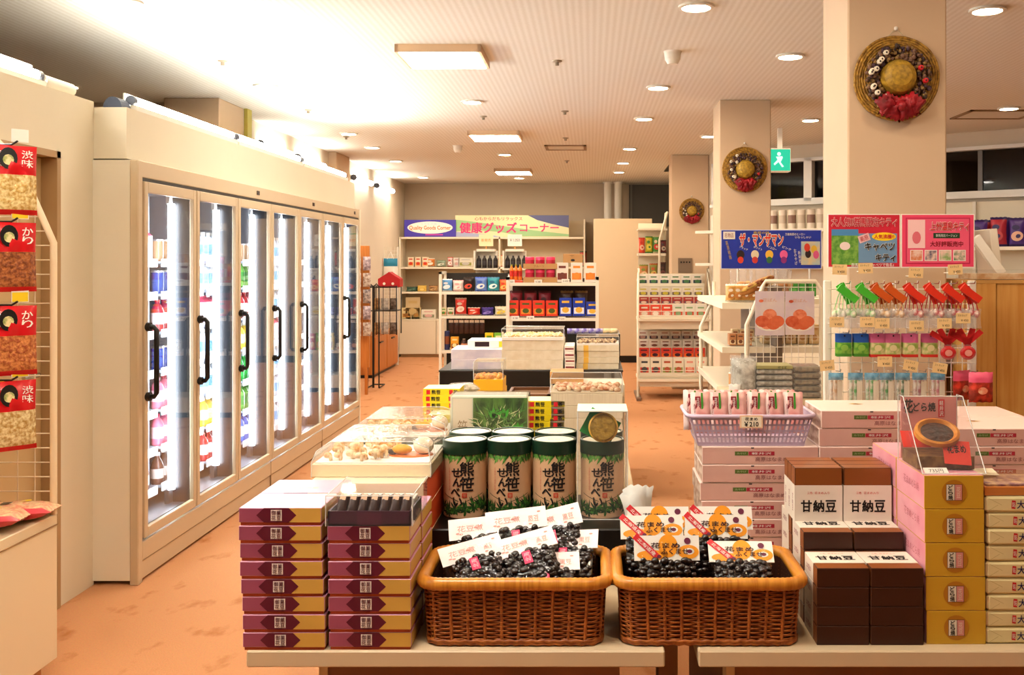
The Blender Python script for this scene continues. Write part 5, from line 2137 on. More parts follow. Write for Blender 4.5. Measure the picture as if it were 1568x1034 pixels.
for k, (px, d, z) in enumerate(((668, 3.62, 0), (690, 3.66, 1))):
    for i in range(4):
        solid_box('cream_carton', 'cream carton under the clear snack packs, ' + nth(i, 4) + ' of the ' + ('near', 'far')[k] + ' pile', 'box', (X(px, d) - .03, d + k * .13, TT + i * .07), (.13, .11, .0695), CRM, 'cream cartons')
    for i in range(1):
        m = MB()
        m.pillow(.12, .10, .03, mat('herb_snack', 'd8ccb0', .5, c2='8a8258', scale=60), Matrix.Rotation(-PI / 2, 4, 'X') @ Matrix.Translation((0, 0, 0)), 6, 6)
        m.pillow(.13, .11, .04, FILM, Matrix.Rotation(-PI / 2, 4, 'X') @ Matrix.Translation((0, 0, -.005)), 6, 6)
        tag(m.build('snack_pack', None, (X(px, d) + .03, d + k * .13 + .005, TT + .28 + .02 + i * .034), rnd.uniform(-.3, .3)), 'clear pack of herb snacks lying on the %s cream cartons, %s' % (('near', 'far')[k], 'on top'), 'snack pack', 'clear herb snack packs')

# ---------------------------------------------------------------- black display unit across the island end
UD = 6.0
ux0, ux1, uz = X(673, UD), X(953, UD), Z(567, UD)
t = thing('black_display_unit', 'wide black display counter across the far end of the long table', 'counter', (ux0, UD, 0))
UW = ux1 - ux0
part('body', ((0, 0, .03), (UW, 1.0, uz - .012)), m=BLACK, parent=t)
part('counter_top', ((-.005, -.005, uz - .012), (UW + .005, 1.0, uz)), m=mat('charcoal_top', '2a2622', .4), parent=t, bev=.002)
part('back_riser', ((X(866, UD) - ux0, .45, uz), (UW, .9, Z(512, 6.45))), m=BLACK, parent=t)
part('plinth', ((.03, .04, 0), (UW - .03, .96, .03)), m=mat('plinth_dark', '1c1612', .5), parent=t)
LVW = mat('lilac_white_card', 'e2dce2', .45, c2='c8c2d4', scale=9)
IVO = mat('ivory_card', 'e6dcc4', .5, c2='dccfb2', scale=20)


def pile(px0, px1, d, y_bot, n, h, dep, m_, label, group, name='gift_box', marks=None):
    x0, x1 = X(px0, d), X(px1, d)
    for i in range(n):
        solid_box(name, '%s, %s of %s' % (label, nth(i, n), ('one', 'two', 'three', 'four', 'five', 'six', 'seven', 'eight')[n - 1]), 'box', (x0 + rnd.uniform(-.004, .004), d + rnd.uniform(0, .006), y_bot + .001 + i * (h + .0005)), (x1 - x0, dep, h), m_, group, .002, marks)


pile(690, 768, 6.02, uz, 2, .062, .3, LVW, 'lilac white box on the black counter beside the white snack pile', 'lilac white boxes')
solid_box('gift_box', 'white box with a black label lying on the lilac white boxes', 'box', (X(716, 6.1), 6.1, uz + .1255), (.26, .2, .05), PAPER, None, .002,
          lambda m, w, d, h: (m.rect(.09, .03, mat('black_label', '2a1416', .4), FRONT(.09, h * .5, -.0006)), m.rect(.05, .035, YEL, FRONT(.22, h * .5, -.0006))))
pile(768, 863, 6.0, uz, 3, .06, .3, IVO, 'ivory corrugated box in the middle of the black counter', 'ivory boxes on the counter')
sampler('snack_sampler', 'clear-covered sampler of pale crackers on the ivory boxes', (X(768, 6.0), 6.0, uz + .1822), (.38, .28), PAPER, 'e8dcc0', 'd8a850', .05, .02)
pile(865, 880, 5.98, uz, 4, .037, .25, PAPER, 'narrow white box with a dark red stripe', 'striped white boxes', marks=lambda m, w, d, h: m.rect(w * .9, .009, mat('stripe_red', '8a1a28', .5), FRONT(w / 2, h * .5, -.0006)))
pile(883, 948, 6.02, uz + .0005, 4, .037, .28, IVO, 'ivory box with a yellow ribbon at the counter end', 'ribboned ivory boxes', marks=lambda m, w, d, h: m.rect(.03, h * .98, mat('ribbon_yellow', 'e8b84c', .4), FRONT(w * .22, h * .5, -.0006)))
sampler('snack_sampler', 'clear-covered sampler of dark cookies on the ribboned boxes', (X(883, 6.02), 6.02, uz + .1505), (.26, .24), PAPER, 'd8b888', '5a3020', .04, .012)
zz = Z(512, 6.45)
for i in range(7):
    m = MB()
    m.pillow(.05, .035, .02, mat('violet_pouch', '6a58a8', .35, c2='d8d0e8', scale=40) if i < 5 else mat('apricot_pouch', 'e8c080', .4, c2='f2e2c0', scale=30), None, 5, 4)
    tag(m.build('small_pouch', None, (X(874 + i * 11, 6.45), 6.5, zz)), '%s pouch on the black riser, %s' % ('violet' if i < 5 else 'apricot', ORD[i] if i else 'first') + ' along', 'pouch', 'pouches on the black riser')

# ================================================================== white shelf gondolas behind the island
GON = mat('gondola_white', 'ece4d4', .4)
DKB = mat('gondola_dark_back', '1e1812', .6)


def gondola(name, label, px0, px1, d, shelves, top, depth=.4, back=DKB, base=True, group=None):
    x0, x1 = X(px0, d), X(px1, d)
    w = x1 - x0
    t = thing(name, label, 'shelf', (x0, d, 0), 0, group)
    part('upright', ((0, 0, 0), (.03, .03, top)), ((0, depth - .03, 0), (.03, depth, top)), ((0, 0, top - .03), (.03, depth, top)), m=GON, parent=t)
    part('upright', ((w - .03, 0, 0), (w, .03, top)), ((w - .03, depth - .03, 0), (w, depth, top)), ((w - .03, 0, top - .03), (w, depth, top)), m=GON, parent=t)
    part('back_panel', ((.03, depth - .012, .1), (w - .03, depth, top - .02)), m=back, parent=t)
    for z in shelves:
        part('shelf', ((.03, .01, z - .03), (w - .03, depth - .012, z)), m=GON, parent=t)
    if base:
        part('base_deck', ((.0, -.02, .05), (w, depth, .19)), m=GON, parent=t)
        part('kick_plate', ((.0, .0, 0), (w, depth, .05)), m=BLACK, parent=t)
    return t, x0, w


def goods(kind, c, c2, w, h, dpt=.05, spot=None):
    """small shelf goods: bag, box, can or jar, with a printed patch"""
    k = (kind, c, c2, round(w, 3), round(h, 3), spot)
    if k not in protos:
        def mk():
            m = MB()
            ma = mat('g_' + c, c, .35)
            mb2 = mat('g_' + c2, c2, .4)
            ms = mat('g_' + (spot or c2), spot or c2, .4)
            if kind == 'bag':
                m.pillow(w, h, dpt, ma, None, 8, 12, .09, lambda u, v: ms if v > .9 or v < .06 else ma, .002, .008)
                m.disc(w * .34, h * .17, mb2, FRONT(0, h * .36, -dpt * .5 - .006, .2), 16)
                m.disc(w * .22, h * .09, ms, FRONT(-w * .08, h * .66, -dpt * .5 - .005), 12)
                m.disc(w * .14, h * .07, ms, FRONT(w * .06, h * .36, -dpt * .5 - .008, .4), 12)
            elif kind == 'can':
                m.lathe([(0, 0), (w / 2, 0), (w / 2, h * .3)], ma, 14)
                m.lathe([(w / 2, h * .3), (w / 2, h * .72)], mb2, 14)
                m.lathe([(w / 2, h * .72), (w / 2, h * .96), (w * .44, h), (0, h)], ma, 14)
            elif kind == 'bottle':
                b = bottle(h, w / 2, ma, mb2, ms)
                m.v, m.f, m.m, m.sm, m.mats = b.v, b.f, b.m, b.sm, b.mats
            else:
                m.box((-w / 2, 0, 0), (w / 2, dpt, h), {'all': ma}, .002)
                m.rect(w * .8, h * .34, mb2, FRONT(0, h * .30, -.0008))
                m.disc(w * .28, h * .16, ms, FRONT(0, h * .34, -.0014), 14)
                m.rect(w * .6, h * .12, ms, FRONT(0, h * .78, -.0008))
            return m.build({'bag': 'snack_bag', 'can': 'food_can', 'bottle': 'sauce_bottle', 'box': 'food_box'}[kind])
        protos[k] = Proto(mk)
    return protos[k]


CNAME = {'bag': 'bag', 'can': 'can', 'bottle': 'bottle', 'box': 'box'}
SEQ = ['first', 'second', 'third', 'fourth', 'fifth', 'sixth', 'seventh', 'eighth', 'ninth', 'tenth', 'eleventh', 'twelfth', 'thirteenth', 'fourteenth']


def row(items, d, z, place, lift=0.0, tiltx=0.0, used=None):
    """items: (px, kind, colour word, c, c2, w, h, depth, spot)"""
    used = used if used is not None else {}
    n = {}
    for it in items:
        n[(it[2], it[1])] = n.get((it[2], it[1]), 0) + 1
    for it in items:
        px, kind, cw, c, c2, w, h = it[:7]
        dp = it[7] if len(it) > 7 else .06
        sp = it[8] if len(it) > 8 else None
        k = (cw, kind)
        used[k] = used.get(k, 0) + 1
        lab = '%s %s %s' % (cw, CNAME[kind], place)
        if n[k] > 1:
            lab += ', %s' % SEQ[used[k] - 1]
        o = goods(kind, c, c2, w, h, dp, sp).put((X(px, d), d + (dp / 2 if kind != 'box' else 0), z + lift + .0035), 0, lab, 'goods ' + place, (tiltx, 0) if tiltx else None)
        o['category'] = CNAME[kind]


# left gondola
LD = 11.0
zs_ = [Z(447, LD), Z(484, LD), Z(537, LD)]
gondola('shelf_unit', 'white shelf unit of snack bags with a dark back, behind the lilac boxes', 672, 782, LD, zs_, Z(416, LD))
k_ = LD / F
row([(684, 'bag', 'pale blue', '5a98d0', 'e6eef4', 16 * k_, 19 * k_, .08, 'dce8f0'), (701, 'bag', 'pale pink', 'ecd4cc', 'f6e8e0', 17 * k_, 17 * k_, .08, 'e0a0a0'), (717, 'bag', 'black and red', '241612', 'd84a30', 17 * k_, 22 * k_, .08, '241612'),
     (736, 'bag', 'white and blue', '6a86c8', 'e0e6e6', 19 * k_, 22 * k_, .08, '3a5ab8'), (755, 'bag', 'teal', '2f98a8', 'd8eeee', 19 * k_, 22 * k_, .08, '1c6a88'), (771, 'bag', 'orange', 'e0702a', 'f2b860', 14 * k_, 18 * k_, .08, 'd83a1c')], LD + .05, zs_[0], 'on the top shelf behind the lilac boxes')
row([(679, 'box', 'green patterned', 'd8d0a8', 'c85a3a', 9 * k_, 12 * k_, .06, '4a8a34'), (690, 'box', 'white patterned', 'e4dcc8', 'a8503a', 10 * k_, 12 * k_, .06, '5a8a44'), (705, 'bag', 'tall red and white', 'c8362c', 'e8c8b8', 18 * k_, 27 * k_, .08, 'c8a898'),
     (725, 'bag', 'low red', 'd0241c', 'e85a3c', 20 * k_, 12 * k_, .08, 'f0d0c0'), (746, 'bag', 'violet', '38287a', '8a78c8', 19 * k_, 12 * k_, .08, '5a48a0'), (767, 'bag', 'yellow and white', 'e4dcc0', 'e8c83c', 20 * k_, 14 * k_, .08, 'c8b890')], LD + .05, zs_[1], 'on the second shelf behind the lilac boxes')
row([(684, 'can', 'navy and brown', '2c3058', '8a4a2a', 8 * k_, 29 * k_), (696, 'box', 'amber noodle', 'e0a02c', '6a2a14', 12 * k_, 20 * k_, .06, 'f2d89c'), (710, 'bottle', 'dark sauce', '3a1a12', 'c88a6a', 10 * k_, 17 * k_, .06, 'a89888'),
     (728, 'box', 'white tea', 'e8e0d4', 'c04a3c', 20 * k_, 10 * k_, .08, 'd8a090'), (749, 'box', 'tall yellow', 'e8cc28', 'c8901c', 13 * k_, 26 * k_, .06, '5a8a28'), (763, 'box', 'tall green', '7ab83a', 'e8982c', 13 * k_, 26 * k_, .06, 'e8f0c0'), (775, 'box', 'tall red', 'c8301c', 'e08a3c', 8 * k_, 25 * k_, .06, 'f0c89c')], LD + .05, zs_[2], 'on the third shelf behind the lilac boxes')
for i in range(7):
    m = MB()
    m.pillow(.055, .13, .02, mat('dark_jerky', '3c1c10', .4, c2='2a120a', scale=30), Matrix.Translation((0, 0, -.16)), 5, 6)
    m.rect(.05, .03, PAPER, FRONT(0, -.02, -.012), .001)
    m.tube([(0, .0, 0), (0, .0, .014)], .003, CHROME, 5)
    tag(m.build('hanging_pack', None, (X(689 + i * 8, LD), LD + .09, zs_[1] - .045)), 'dark hanging pack with a white tag under the second shelf, ' + SEQ[i] + ' along', 'snack pack', 'dark hanging packs')

# right gondola
RD = 9.2
k_ = RD / F
zr = [Z(433, RD), Z(487, RD), Z(540, RD)]
gondola('shelf_unit', 'white shelf unit of fruit cans and orange packs, nearer than the other one', 775, 917, RD, zr, Z(424, RD), back=mat('gondola_brown_back', '3a241a', .6))
KR = mat('kraft_tray', 'b88a54', .6)
z = zr[0]
for j in range(2):
    m = MB()
    m.box((0, -.01, 0), (52 * k_, .2, 8 * k_), KR)
    m.text('フルーツ', BROWN, FRONT(24 * k_, 4 * k_, -.0108), .1, .02)
    tag(m.build('cardboard_tray', None, (X(801, RD), RD + .03, z + .001 + j * 21 * k_)), 'kraft cardboard tray holding red fruit cans, %s' % ('lower', 'upper')[j], 'tray', 'kraft trays of cans')
    row([(811 + i * 16, 'can', 'pink and red fruit', 'e8406a', 'b01c34', 14 * k_, 19 * k_ if j == 0 else 17 * k_, .06) for i in range(3)], RD + .06, z + j * 21 * k_ + .006, 'in the %s kraft tray' % ('lower', 'upper')[j])
row([(783 + i * 6.6, 'bottle', 'orange and red sauce', 'e0761c', 'c8281c', 6.4 * k_, 24 * k_, .06, 'a0a030') for i in range(3)], RD + .06, z + .02, 'beside the kraft trays')
solid_box('cardboard_tray', 'red-printed tray under the sauce bottles', 'tray', (X(780, RD), RD + .02, z + .0005), (20 * k_, .2, .018), mat('red_tray', 'c84a2c', .5), None)
row([(861, 'box', 'white and brown cake', 'e6ddd0', '7a2c1c', 18 * k_, 30 * k_, .1, '6a2c20'), (883, 'box', 'white and orange cake', 'ebe2d4', 'e0802c', 18 * k_, 30 * k_, .1, 'e88a2c'), (904, 'box', 'white and orange cake', 'ebe2d4', 'e0802c', 18 * k_, 30 * k_, .1, 'e88a2c')], RD + .03, z, 'on the top shelf, by the tall partition')
solid_box('kraft_box', 'kraft box with a black mark on top of the white cake boxes', 'box', (X(862, RD), RD + .04, z + 30.2 * k_), (30 * k_, .1, 14 * k_), KR, None, .002, lambda m, w, d, h: (m.disc(.02, .012, INK, FRONT(w * .5, h * .3, -.001), 10), m.poly([(-.03, .01), (0, 0), (.03, .01), (0, .004)], INK, FRONT(w * .45, h * .75, -.001))))
row([(785 + i * 20, 'box', 'orange and red tomato', 'd8341c', 'f08a2c', 18 * k_, 24 * k_, .05, '4a5a1c') for i in range(4)] + [(866 + i * 20.5, 'box', 'blue and white salt', '2038a0', 'e6e8f0', 19 * k_, (28, 28, 22)[i] * k_, .05, 'e0b03c') for i in range(3)], RD + .03, zr[1] + .012, 'on the second shelf of the nearer unit')
row([(790 + i * 22, 'bag', 'dark red', '8a1c2c', '5a1420', 20 * k_, 40 * k_, .06, '4a1c20') for i in range(3)] + [(868 + i * 22, 'bag', 'dark brown', '3a2018', '6a4a2c', 20 * k_, 40 * k_, .06, '8a6a3c') for i in range(2)], RD + .2, zr[1], 'standing behind the orange and blue packs')
for i, (px, yy) in enumerate(((782, 430), (824, 430), (866, 429), (789, 486), (812, 486), (860, 487))):
    m = MB()
    m.rect(12 * k_, 6.5 * k_, PAPER, FRONT(0, 0, 0), .002)
    m.text('￥' + ('320', '280', '450', '180', '180', '210')[i], INK, FRONT(0, 0, -.0008), 8 * k_, 3 * k_)
    tag(m.build('price_card', None, (X(px, RD), RD - .003 if 0 else RD + .0075, Z(yy, RD) - .01 if i < 3 else Z(yy, RD) - .008)), 'white price card on the nearer shelf unit, %s on the %s edge' % (SEQ[i % 3], ('upper', 'lower')[i // 3]), 'price card', 'price cards on the shelf edge')
row([(790, 'bag', 'green', '1c5a3c', '3a8a5c', 22 * k_, 20 * k_, .06, '2a6a44'), (815, 'bag', 'dark', '2c1a14', '4a2c20', 22 * k_, 20 * k_, .06, '5a3a2a'), (840, 'bag', 'dark', '2c1a14', '4a2c20', 22 * k_, 22 * k_, .06, '5a3a2a'), (880, 'box', 'cream', 'e0d0b0', 'c8a878', 20 * k_, 18 * k_, .05, '8a5a3a')], RD + .06, zr[2], 'on the third shelf of the nearer unit')

# bottle stands with price cards on top of the left unit's back row
for j, px in enumerate((744, 788)):
    d = 11.6
    k2 = d / F
    t = thing('bottle_stand', 'white stand of dark bottles with a %s price card on a stick' % ('cream', 'grey white')[j], 'stand', (X(px, d), d, 0))
    zb_, zt_ = Z(411, d), Z(384, d)
    part('upright', ((-17 * k2, .1, 0), (17 * k2, .13, zt_)), m=GON, parent=t)
    part('shelf', ((-18 * k2, -.06, zb_ - .02), (18 * k2, .13, zb_)), m=GON, parent=t)
    part('top_board', ((-14 * k2, -.02, zt_ - .01), (14 * k2, .13, zt_ + .02)), m=GON, parent=t)
    part('side_board', ((-18 * k2, -.06, zb_), (-15.5 * k2, .1, zt_)), m=GON, parent=t)
    part('stick', ((-.008, .03, zt_), (.008, .045, zt_ + 10 * k2)), m=m_wood, parent=t)
    m = MB()
    m.box((-11 * k2, .025, Z(377, d)), (11 * k2, .03, Z(359, d)), mat('card_cream_' + str(j), ('f0e0b4', 'ece8e0')[j], .5))
    m.text('￥1,050' if j else '新発売', ORG if j == 0 else INK, FRONT(0, Z(368, d), .0245), 15 * k2, 5 * k2)
    m.build('price_card', t)
    row([(px - 11 + i * 8.5, 'bottle', 'dark wine', '1c1210', '3a3438', 7 * k2, 19 * k2, .05, '4a4448') for i in range(4)], d - .03, zb_, 'on the stand with the %s card' % ('cream', 'grey white')[j])
    for i in range(3):
        goods('bottle', '2a1a18', 'e8e0d8', 7 * k2, 15 * k2, .05, '1c1414').put((X(px - 10 + i * 10, d), d + .0, zb_ - .2), 0, 'small dark bottle below the stand with the %s card, %s along' % (('cream', 'grey white')[j], SEQ[i]), 'small dark bottles')['category'] = 'bottle'
    part('lower_shelf', ((-18 * k2, -.06, zb_ - .215), (18 * k2, .13, zb_ - .2)), m=GON, parent=t)

# ================================================================== far wall shelf with its two banners
WD = 15.0
k_ = WD / F
x0, x1 = X(611, WD), X(896, WD)
fs_w = x1 - x0
zf = [Z(363, WD), Z(409, WD), Z(447, WD)]
cab = Z(489, WD)
t = thing('wall_shelf', 'tall cream wall shelf with cupboards below and banners on top', 'shelf', (x0, WD, 0))
SHM = mat('shelf_cream', 'e6dac2', .45)
for a in (0, fs_w * .535, fs_w - .025):
    part('upright', ((a, 0, cab), (a + .025, .42, zf[0] + (.27 if a > 2 else 0))), m=SHM, parent=t)
for z in zf:
    part('shelf', ((.02, .0, z - .028), (fs_w - .02, .42, z)), m=SHM, parent=t)
part('back_panel', ((0, .42, cab), (fs_w, .44, zf[0] + .27)), m=mat('shelf_back', 'cbb594', .6), parent=t)
part('cupboard_top', ((-.005, -.01, cab - .02), (fs_w, .43, cab)), m=SHM, parent=t)
part('plinth', ((.02, .03, 0), (fs_w - .02, .42, .05)), m=mat('plinth_tan', 'b08a60', .5), parent=t)
nd = 5
for i in range(nd):
    a = fs_w * i / nd
    part('cupboard_door', ((a + .003, -.008, .05), (a + fs_w / nd - .003, .42, cab - .022)), m=mat('door_cream', 'e4d6bc', .45), parent=t, bev=.003)

a, b = X(619, WD), X(698, WD)
zb_ = zf[0] + .003
t = thing('banner', 'violet blue banner with a white oval on the far wall shelf', 'sign', ((a + b) / 2, WD - .0, zb_))
w_, h_ = b - a, 26 * k_
m = MB()
m.box((-w_ / 2, 0, 0), (w_ / 2, .015, h_), mat('banner_violet', '4438a8', .45))
m.build('board', t)
m = MB()
m.disc(w_ * .44, h_ * .36, PAPER, FRONT(0, h_ * .54, -.002), 32)
m.text('Quality Goods Corner', mat('banner_orange', 'd8702a', .5), FRONT(0, h_ * .5, -.004), w_ * .8, h_ * .3, .02)
m.text('くらしの品', LBLUE, FRONT(-w_ * .02, h_ * .76, -.004), w_ * .3, h_ * .08)
m.rect(w_ * .34, h_ * .06, mat('banner_magenta', 'd84aa0', .5), FRONT(w_ * .08, h_ * .12, -.003))
m.build('printed_face', t)
a, b = X(697, WD), X(871, WD)
t = thing('banner', 'long pale banner with pink writing over green and blue hills', 'sign', ((a + b) / 2, WD + .018, zb_))
w_, h_ = b - a, 33 * k_
m = MB()
m.box((-w_ / 2, 0, 0), (w_ / 2, .012, h_), mat('banner_cream', 'ece2b4', .5))
m.build('board', t)
m = MB()
gpts = [(-w_ / 2, .25 * h_), (-w_ / 2, .8 * h_), (-.36 * w_, .72 * h_), (-.2 * w_, .6 * h_), (0, .45 * h_), (.2 * w_, .3 * h_), (.36 * w_, .2 * h_), (.5 * w_, .12 * h_), (.5 * w_, .02 * h_), (.1 * w_, .02 * h_), (-.1 * w_, .22 * h_), (-.3 * w_, .3 * h_)]
m.poly(gpts, mat('banner_green', '9ac48c', .5), FRONT(0, 0, -.0015))
m.poly([(-w_ / 2, .0), (-.1 * w_, 0), (-.2 * w_, .1 * h_), (-w_ / 2, .24 * h_)], mat('banner_lilac', 'a8b0d0', .5), FRONT(0, 0, -.0015))
m.poly([(.14 * w_, h_), (.5 * w_, h_), (.5 * w_, .42 * h_), (.36 * w_, .58 * h_), (.22 * w_, .78 * h_)], mat('banner_slate', '5c628c', .5), FRONT(0, 0, -.0015))
HP = mat('hot_pink_ink', 'd83a78', .5)
m.text('心もからだもリラックス', mat('rose_ink', 'b85a5a', .5), FRONT(-.12 * w_, h_ * .84, -.003), w_ * .42, h_ * .16, .01)
m.text('健康グッズ', HP, FRONT(-.21 * w_, h_ * .42, -.004), w_ * .5, h_ * .48, .03)
m.text('コーナー', HP, FRONT(.24 * w_, h_ * .42, -.004), w_ * .34, h_ * .36, .02)
m.build('printed_face', t)

row([(629 + i * 11, 'box', 'house-shaped red and white', 'e8d2b4', 'd8842c', 9 * k_, 15 * k_, .08, 'c8301c') for i in range(3)] +
    [(659, 'bag', 'amber', 'c8742c', 'e8d8c4', 13 * k_, 13 * k_, .08, 'e8e0d0'), (675, 'bag', 'grey green', '8a9a84', 'd8d4c4', 15 * k_, 10 * k_, .08, '6a7a5c'), (689, 'bag', 'rosy white', 'd8b8b4', 'e8dcd4', 9 * k_, 15 * k_, .08, 'c85a4c'),
     (699, 'box', 'pale grey', 'd4ccc4', 'b8a8a0', 9 * k_, 14 * k_, .06, 'c89890'), (713, 'box', 'olive fruit', 'd0c8b4', '8a8a3c', 22 * k_, 14 * k_, .08, 'b8b0a8'), (765, 'bag', 'cream plush', 'e4d4b0', 'd8c494', 9 * k_, 18 * k_, .08, 'c85a3c'), (893, 'bag', 'hanging red', 'b83a2c', '7a4a34', 11 * k_, 24 * k_, .06, '3a4a2c')],
    WD + .1, zf[1], 'on the upper shelf of the far wall')
row([(630, 'bag', 'folded dark green', '3c5a48', '5a7a64', 18 * k_, 7 * k_, .12, '2c4a3c'), (646, 'box', 'mustard', 'd8b04c', 'c8983c', 13 * k_, 9 * k_, .08, 'e8c878'), (663, 'bag', 'brown', 'a87c4c', 'c8a474', 14 * k_, 9 * k_, .08, '8a5c34')], WD + .1, zf[2], 'on the lower shelf of the far wall')
row([(622, 'box', 'beige patterned', 'e0cc98', 'b8823c', 14 * k_, 17 * k_, .12, '8a5c2c'), (637, 'box', 'beige patterned', 'e0cc98', '8a7a4c', 14 * k_, 17 * k_, .12, 'b8823c'), (632, 'box', 'tall beige', 'cdb68a', 'a88a54', 22 * k_, 33 * k_, .06, 'c8ac74'), (656, 'box', 'white printed', 'e4dac8', '8a8a6c', 22 * k_, 14 * k_, .1, 'd8a8a0')], WD + .06, cab, 'on the cupboard top at the far wall')

# ---------------------------------------------------------------- corner racks at the end of the freezers
t = thing('wood_cabinet', 'orange wood cabinet with two black-handled doors beyond the freezers', 'cabinet', (-2.92, 12.3, 0))
OW = mat('orange_wood', 'c87c38', .45, c2='b86c2a', scale=10, stretch=(6, 6, .4))
part('body', ((0, 0, .04), (.19, 1.5, .53)), m=OW, parent=t)
part('plinth', ((0, .02, 0), (.17, 1.48, .04)), m=BLACK, parent=t)
for i in range(2):
    b = MB()
    b.box((.19, .03 + i * .73, .06), (.205, .73 + i * .73, .51), OW, .003)
    d_ = b.build('cabinet_door', t)
    b = MB()
    b.box((.205, .28 + i * .73, .42), (.222, .45 + i * .73, .435), BLACK)
    b.build('handle', d_)
t = thing('pegboard_rack', 'orange wooden rack with hanging clear packs at the end of the freezers', 'rack', (X(566, 10.8), 10.78, 0))
part('wood_panel', ((-.17, .0, .3), (.0, .03, 1.64)), m=OW, parent=t)
part('leg', ((-.15, .0, 0), (-.12, .03, .3)), m=OW, parent=t)
part('leg', ((-.05, .0, 0), (-.02, .03, .3)), m=OW, parent=t)
for i, z in enumerate((1.52, 1.34, 1.16, .98, .80)):
    for j in range(2):
        m = MB()
        m.pillow(.085, .15, .04, mat('grey_pack_%d' % ((i + j) % 3), ('b8a8a0', '7a6a74', 'd0c4b8')[(i + j) % 3], .35, c2=('5a4a4c', 'c8b8c0', '8a6a5c')[(i + j) % 3], scale=40), None, 5, 6)
        tag(m.build('hanging_pack', None, (X(566, 10.8) - .12 + j * .105, 10.73, z - .15)), 'clear hanging pack on the orange rack, %s row down, %s' % (SEQ[i], ('nearer the freezer', 'outer one')[j]), 'pack', 'hanging packs on the orange rack')
t = thing('wire_stand', 'black looped wire stand beside the end of the freezers', 'stand', (X(571, 11.3), 11.3, 0))
m = MB()
for dx in (0, .07):
    m.tube([(dx - .06, 0, .01), (dx - .06, 0, 1.18), (dx - .03, 0, 1.21), (dx, 0, 1.18), (dx, 0, .01)], .008, BLACK, 6)
m.tube([(-.06, 0, .012), (-.06, .3, .012), (.07, .3, .012), (.07, 0, .012)], .008, BLACK, 6)
m.build('frame', t)
t = thing('net_rack', 'white net rack with red and blue bags in the far corner', 'rack', (X(566, 13.9), 13.9, 0))
kk = 13.9 / F
w_ = 44 * kk
part('post', ((0, 0, 0), (.025, .025, Z(378, 13.9))), m=GON, parent=t)
part('post', ((w_ - .025, 0, 0), (w_, .025, Z(378, 13.9))), m=GON, parent=t)
m = MB()
for i in range(9):
    m.tube([(w_ * i / 8, .012, .4), (w_ * i / 8, .012, Z(378, 13.9))], .003, WP, 4)
for i in range(24):
    m.tube([(0, .012, .4 + i * .053), (w_, .012, .4 + i * .053)], .003, WP, 4)
m.build('net', t)
for px, c, cn in ((575, 'c8202c', 'red'), (598, '2480a0', 'blue')):
    t = thing('tote_bag', 'white tote bag with a %s top hanging on the net rack' % cn, 'bag', (X(px, 13.84), 13.84, Z(428, 13.84)), 0, 'tote bags on the net rack')
    m = MB()
    mc = mat('tote_' + c, c, .5)
    m.pillow(21 * kk, 32 * kk, .06, PAPER, None, 6, 8, 0, lambda u, v: mc if v > .62 else PAPER)
    m.rect(.05, .06, INK, FRONT(0, 8 * kk, -.032))
    m.build('pouch', t)
    m = MB()
    m.tube([(-.05, 0, 30 * kk), (0, 0, 42 * kk), (.05, 0, 30 * kk)], .006, PAPER, 5)
    m.build('strap', t)
t = thing('display_rack', 'dark wire display rack of small packs above the orange wood cabinet', 'rack', (X(588, 12.5), 12.5, .531))
kk = 12.5 / F
m = MB()
m.tube([(-.18, .0, 0), (-.18, 0, .62), (.16, 0, .62), (.16, 0, 0)], .008, BLACK, 6)
m.tube([(-.18, .3, 0), (-.18, .3, .62), (.16, .3, .62), (.16, .3, 0)], .008, BLACK, 6)
m.tube([(-.18, 0, .62), (-.18, .3, .62)], .008, BLACK, 6)
m.tube([(.16, 0, .62), (.16, .3, .62)], .008, BLACK, 6)
for i in range(5):
    m.tube([(-.18 + i * .085, 0, .0), (-.18 + i * .085, 0, .62)], .004, BLACK, 5)
m.build('wire_frame', t)
part('wire_shelf', ((-.18, 0, .6), (.16, .3, .612)), m=BLACK, parent=t)
part('wire_shelf', ((-.18, 0, .30), (.16, .3, .312)), m=BLACK, parent=t)
m = MB()
m.add([(-.14, 0, 0), (.14, 0, 0), (.14, .2, 0), (-.14, .2, 0), (-.14, 0, .10), (.14, 0, .10), (.14, .2, .10), (-.14, .2, .10), (0, 0, .19), (0, .2, .19)], [(0, 1, 5, 8, 4), (3, 7, 9, 6, 2), (0, 4, 7, 3), (1, 2, 6, 5), (4, 8, 9, 7), (5, 6, 9, 8), (0, 3, 2, 1)], mat('toy_red', 'b81c24', .4))
for dx in (-.06, .05):
    m.disc(.018, .018, PAPER, FRONT(dx, .04, -.002), 10)
tag(m.build('red_house_box', None, (X(595, 12.5), 12.52, .531 + .613)), 'red house-shaped box with white dots on the dark wire rack', 'box')
for i in range(3):
    m = MB()
    m.pillow(.1, .15, .05, mat('mixed_pack_%d' % i, ('b8905c', 'd8d0c8', '4a3a34')[i], .4, c2=('7a4a2c', 'a8a098', '8a7a6c')[i], scale=30), None, 5, 6)
    o = tag(m.build('small_pack', None, (X(588, 12.5) - .12 + i * .11, 12.6, .531 + .315)), ('tan', 'white', 'dark')[i] + ' pack on the middle level of the dark wire rack', 'pack', 'packs in the dark wire rack')
    m2 = tag(dup(o, (X(588, 12.5) - .12 + i * .11, 12.6, .533)), ('tan', 'white', 'dark')[i] + ' pack on the cabinet under the dark wire rack', 'pack', 'packs in the dark wire rack')

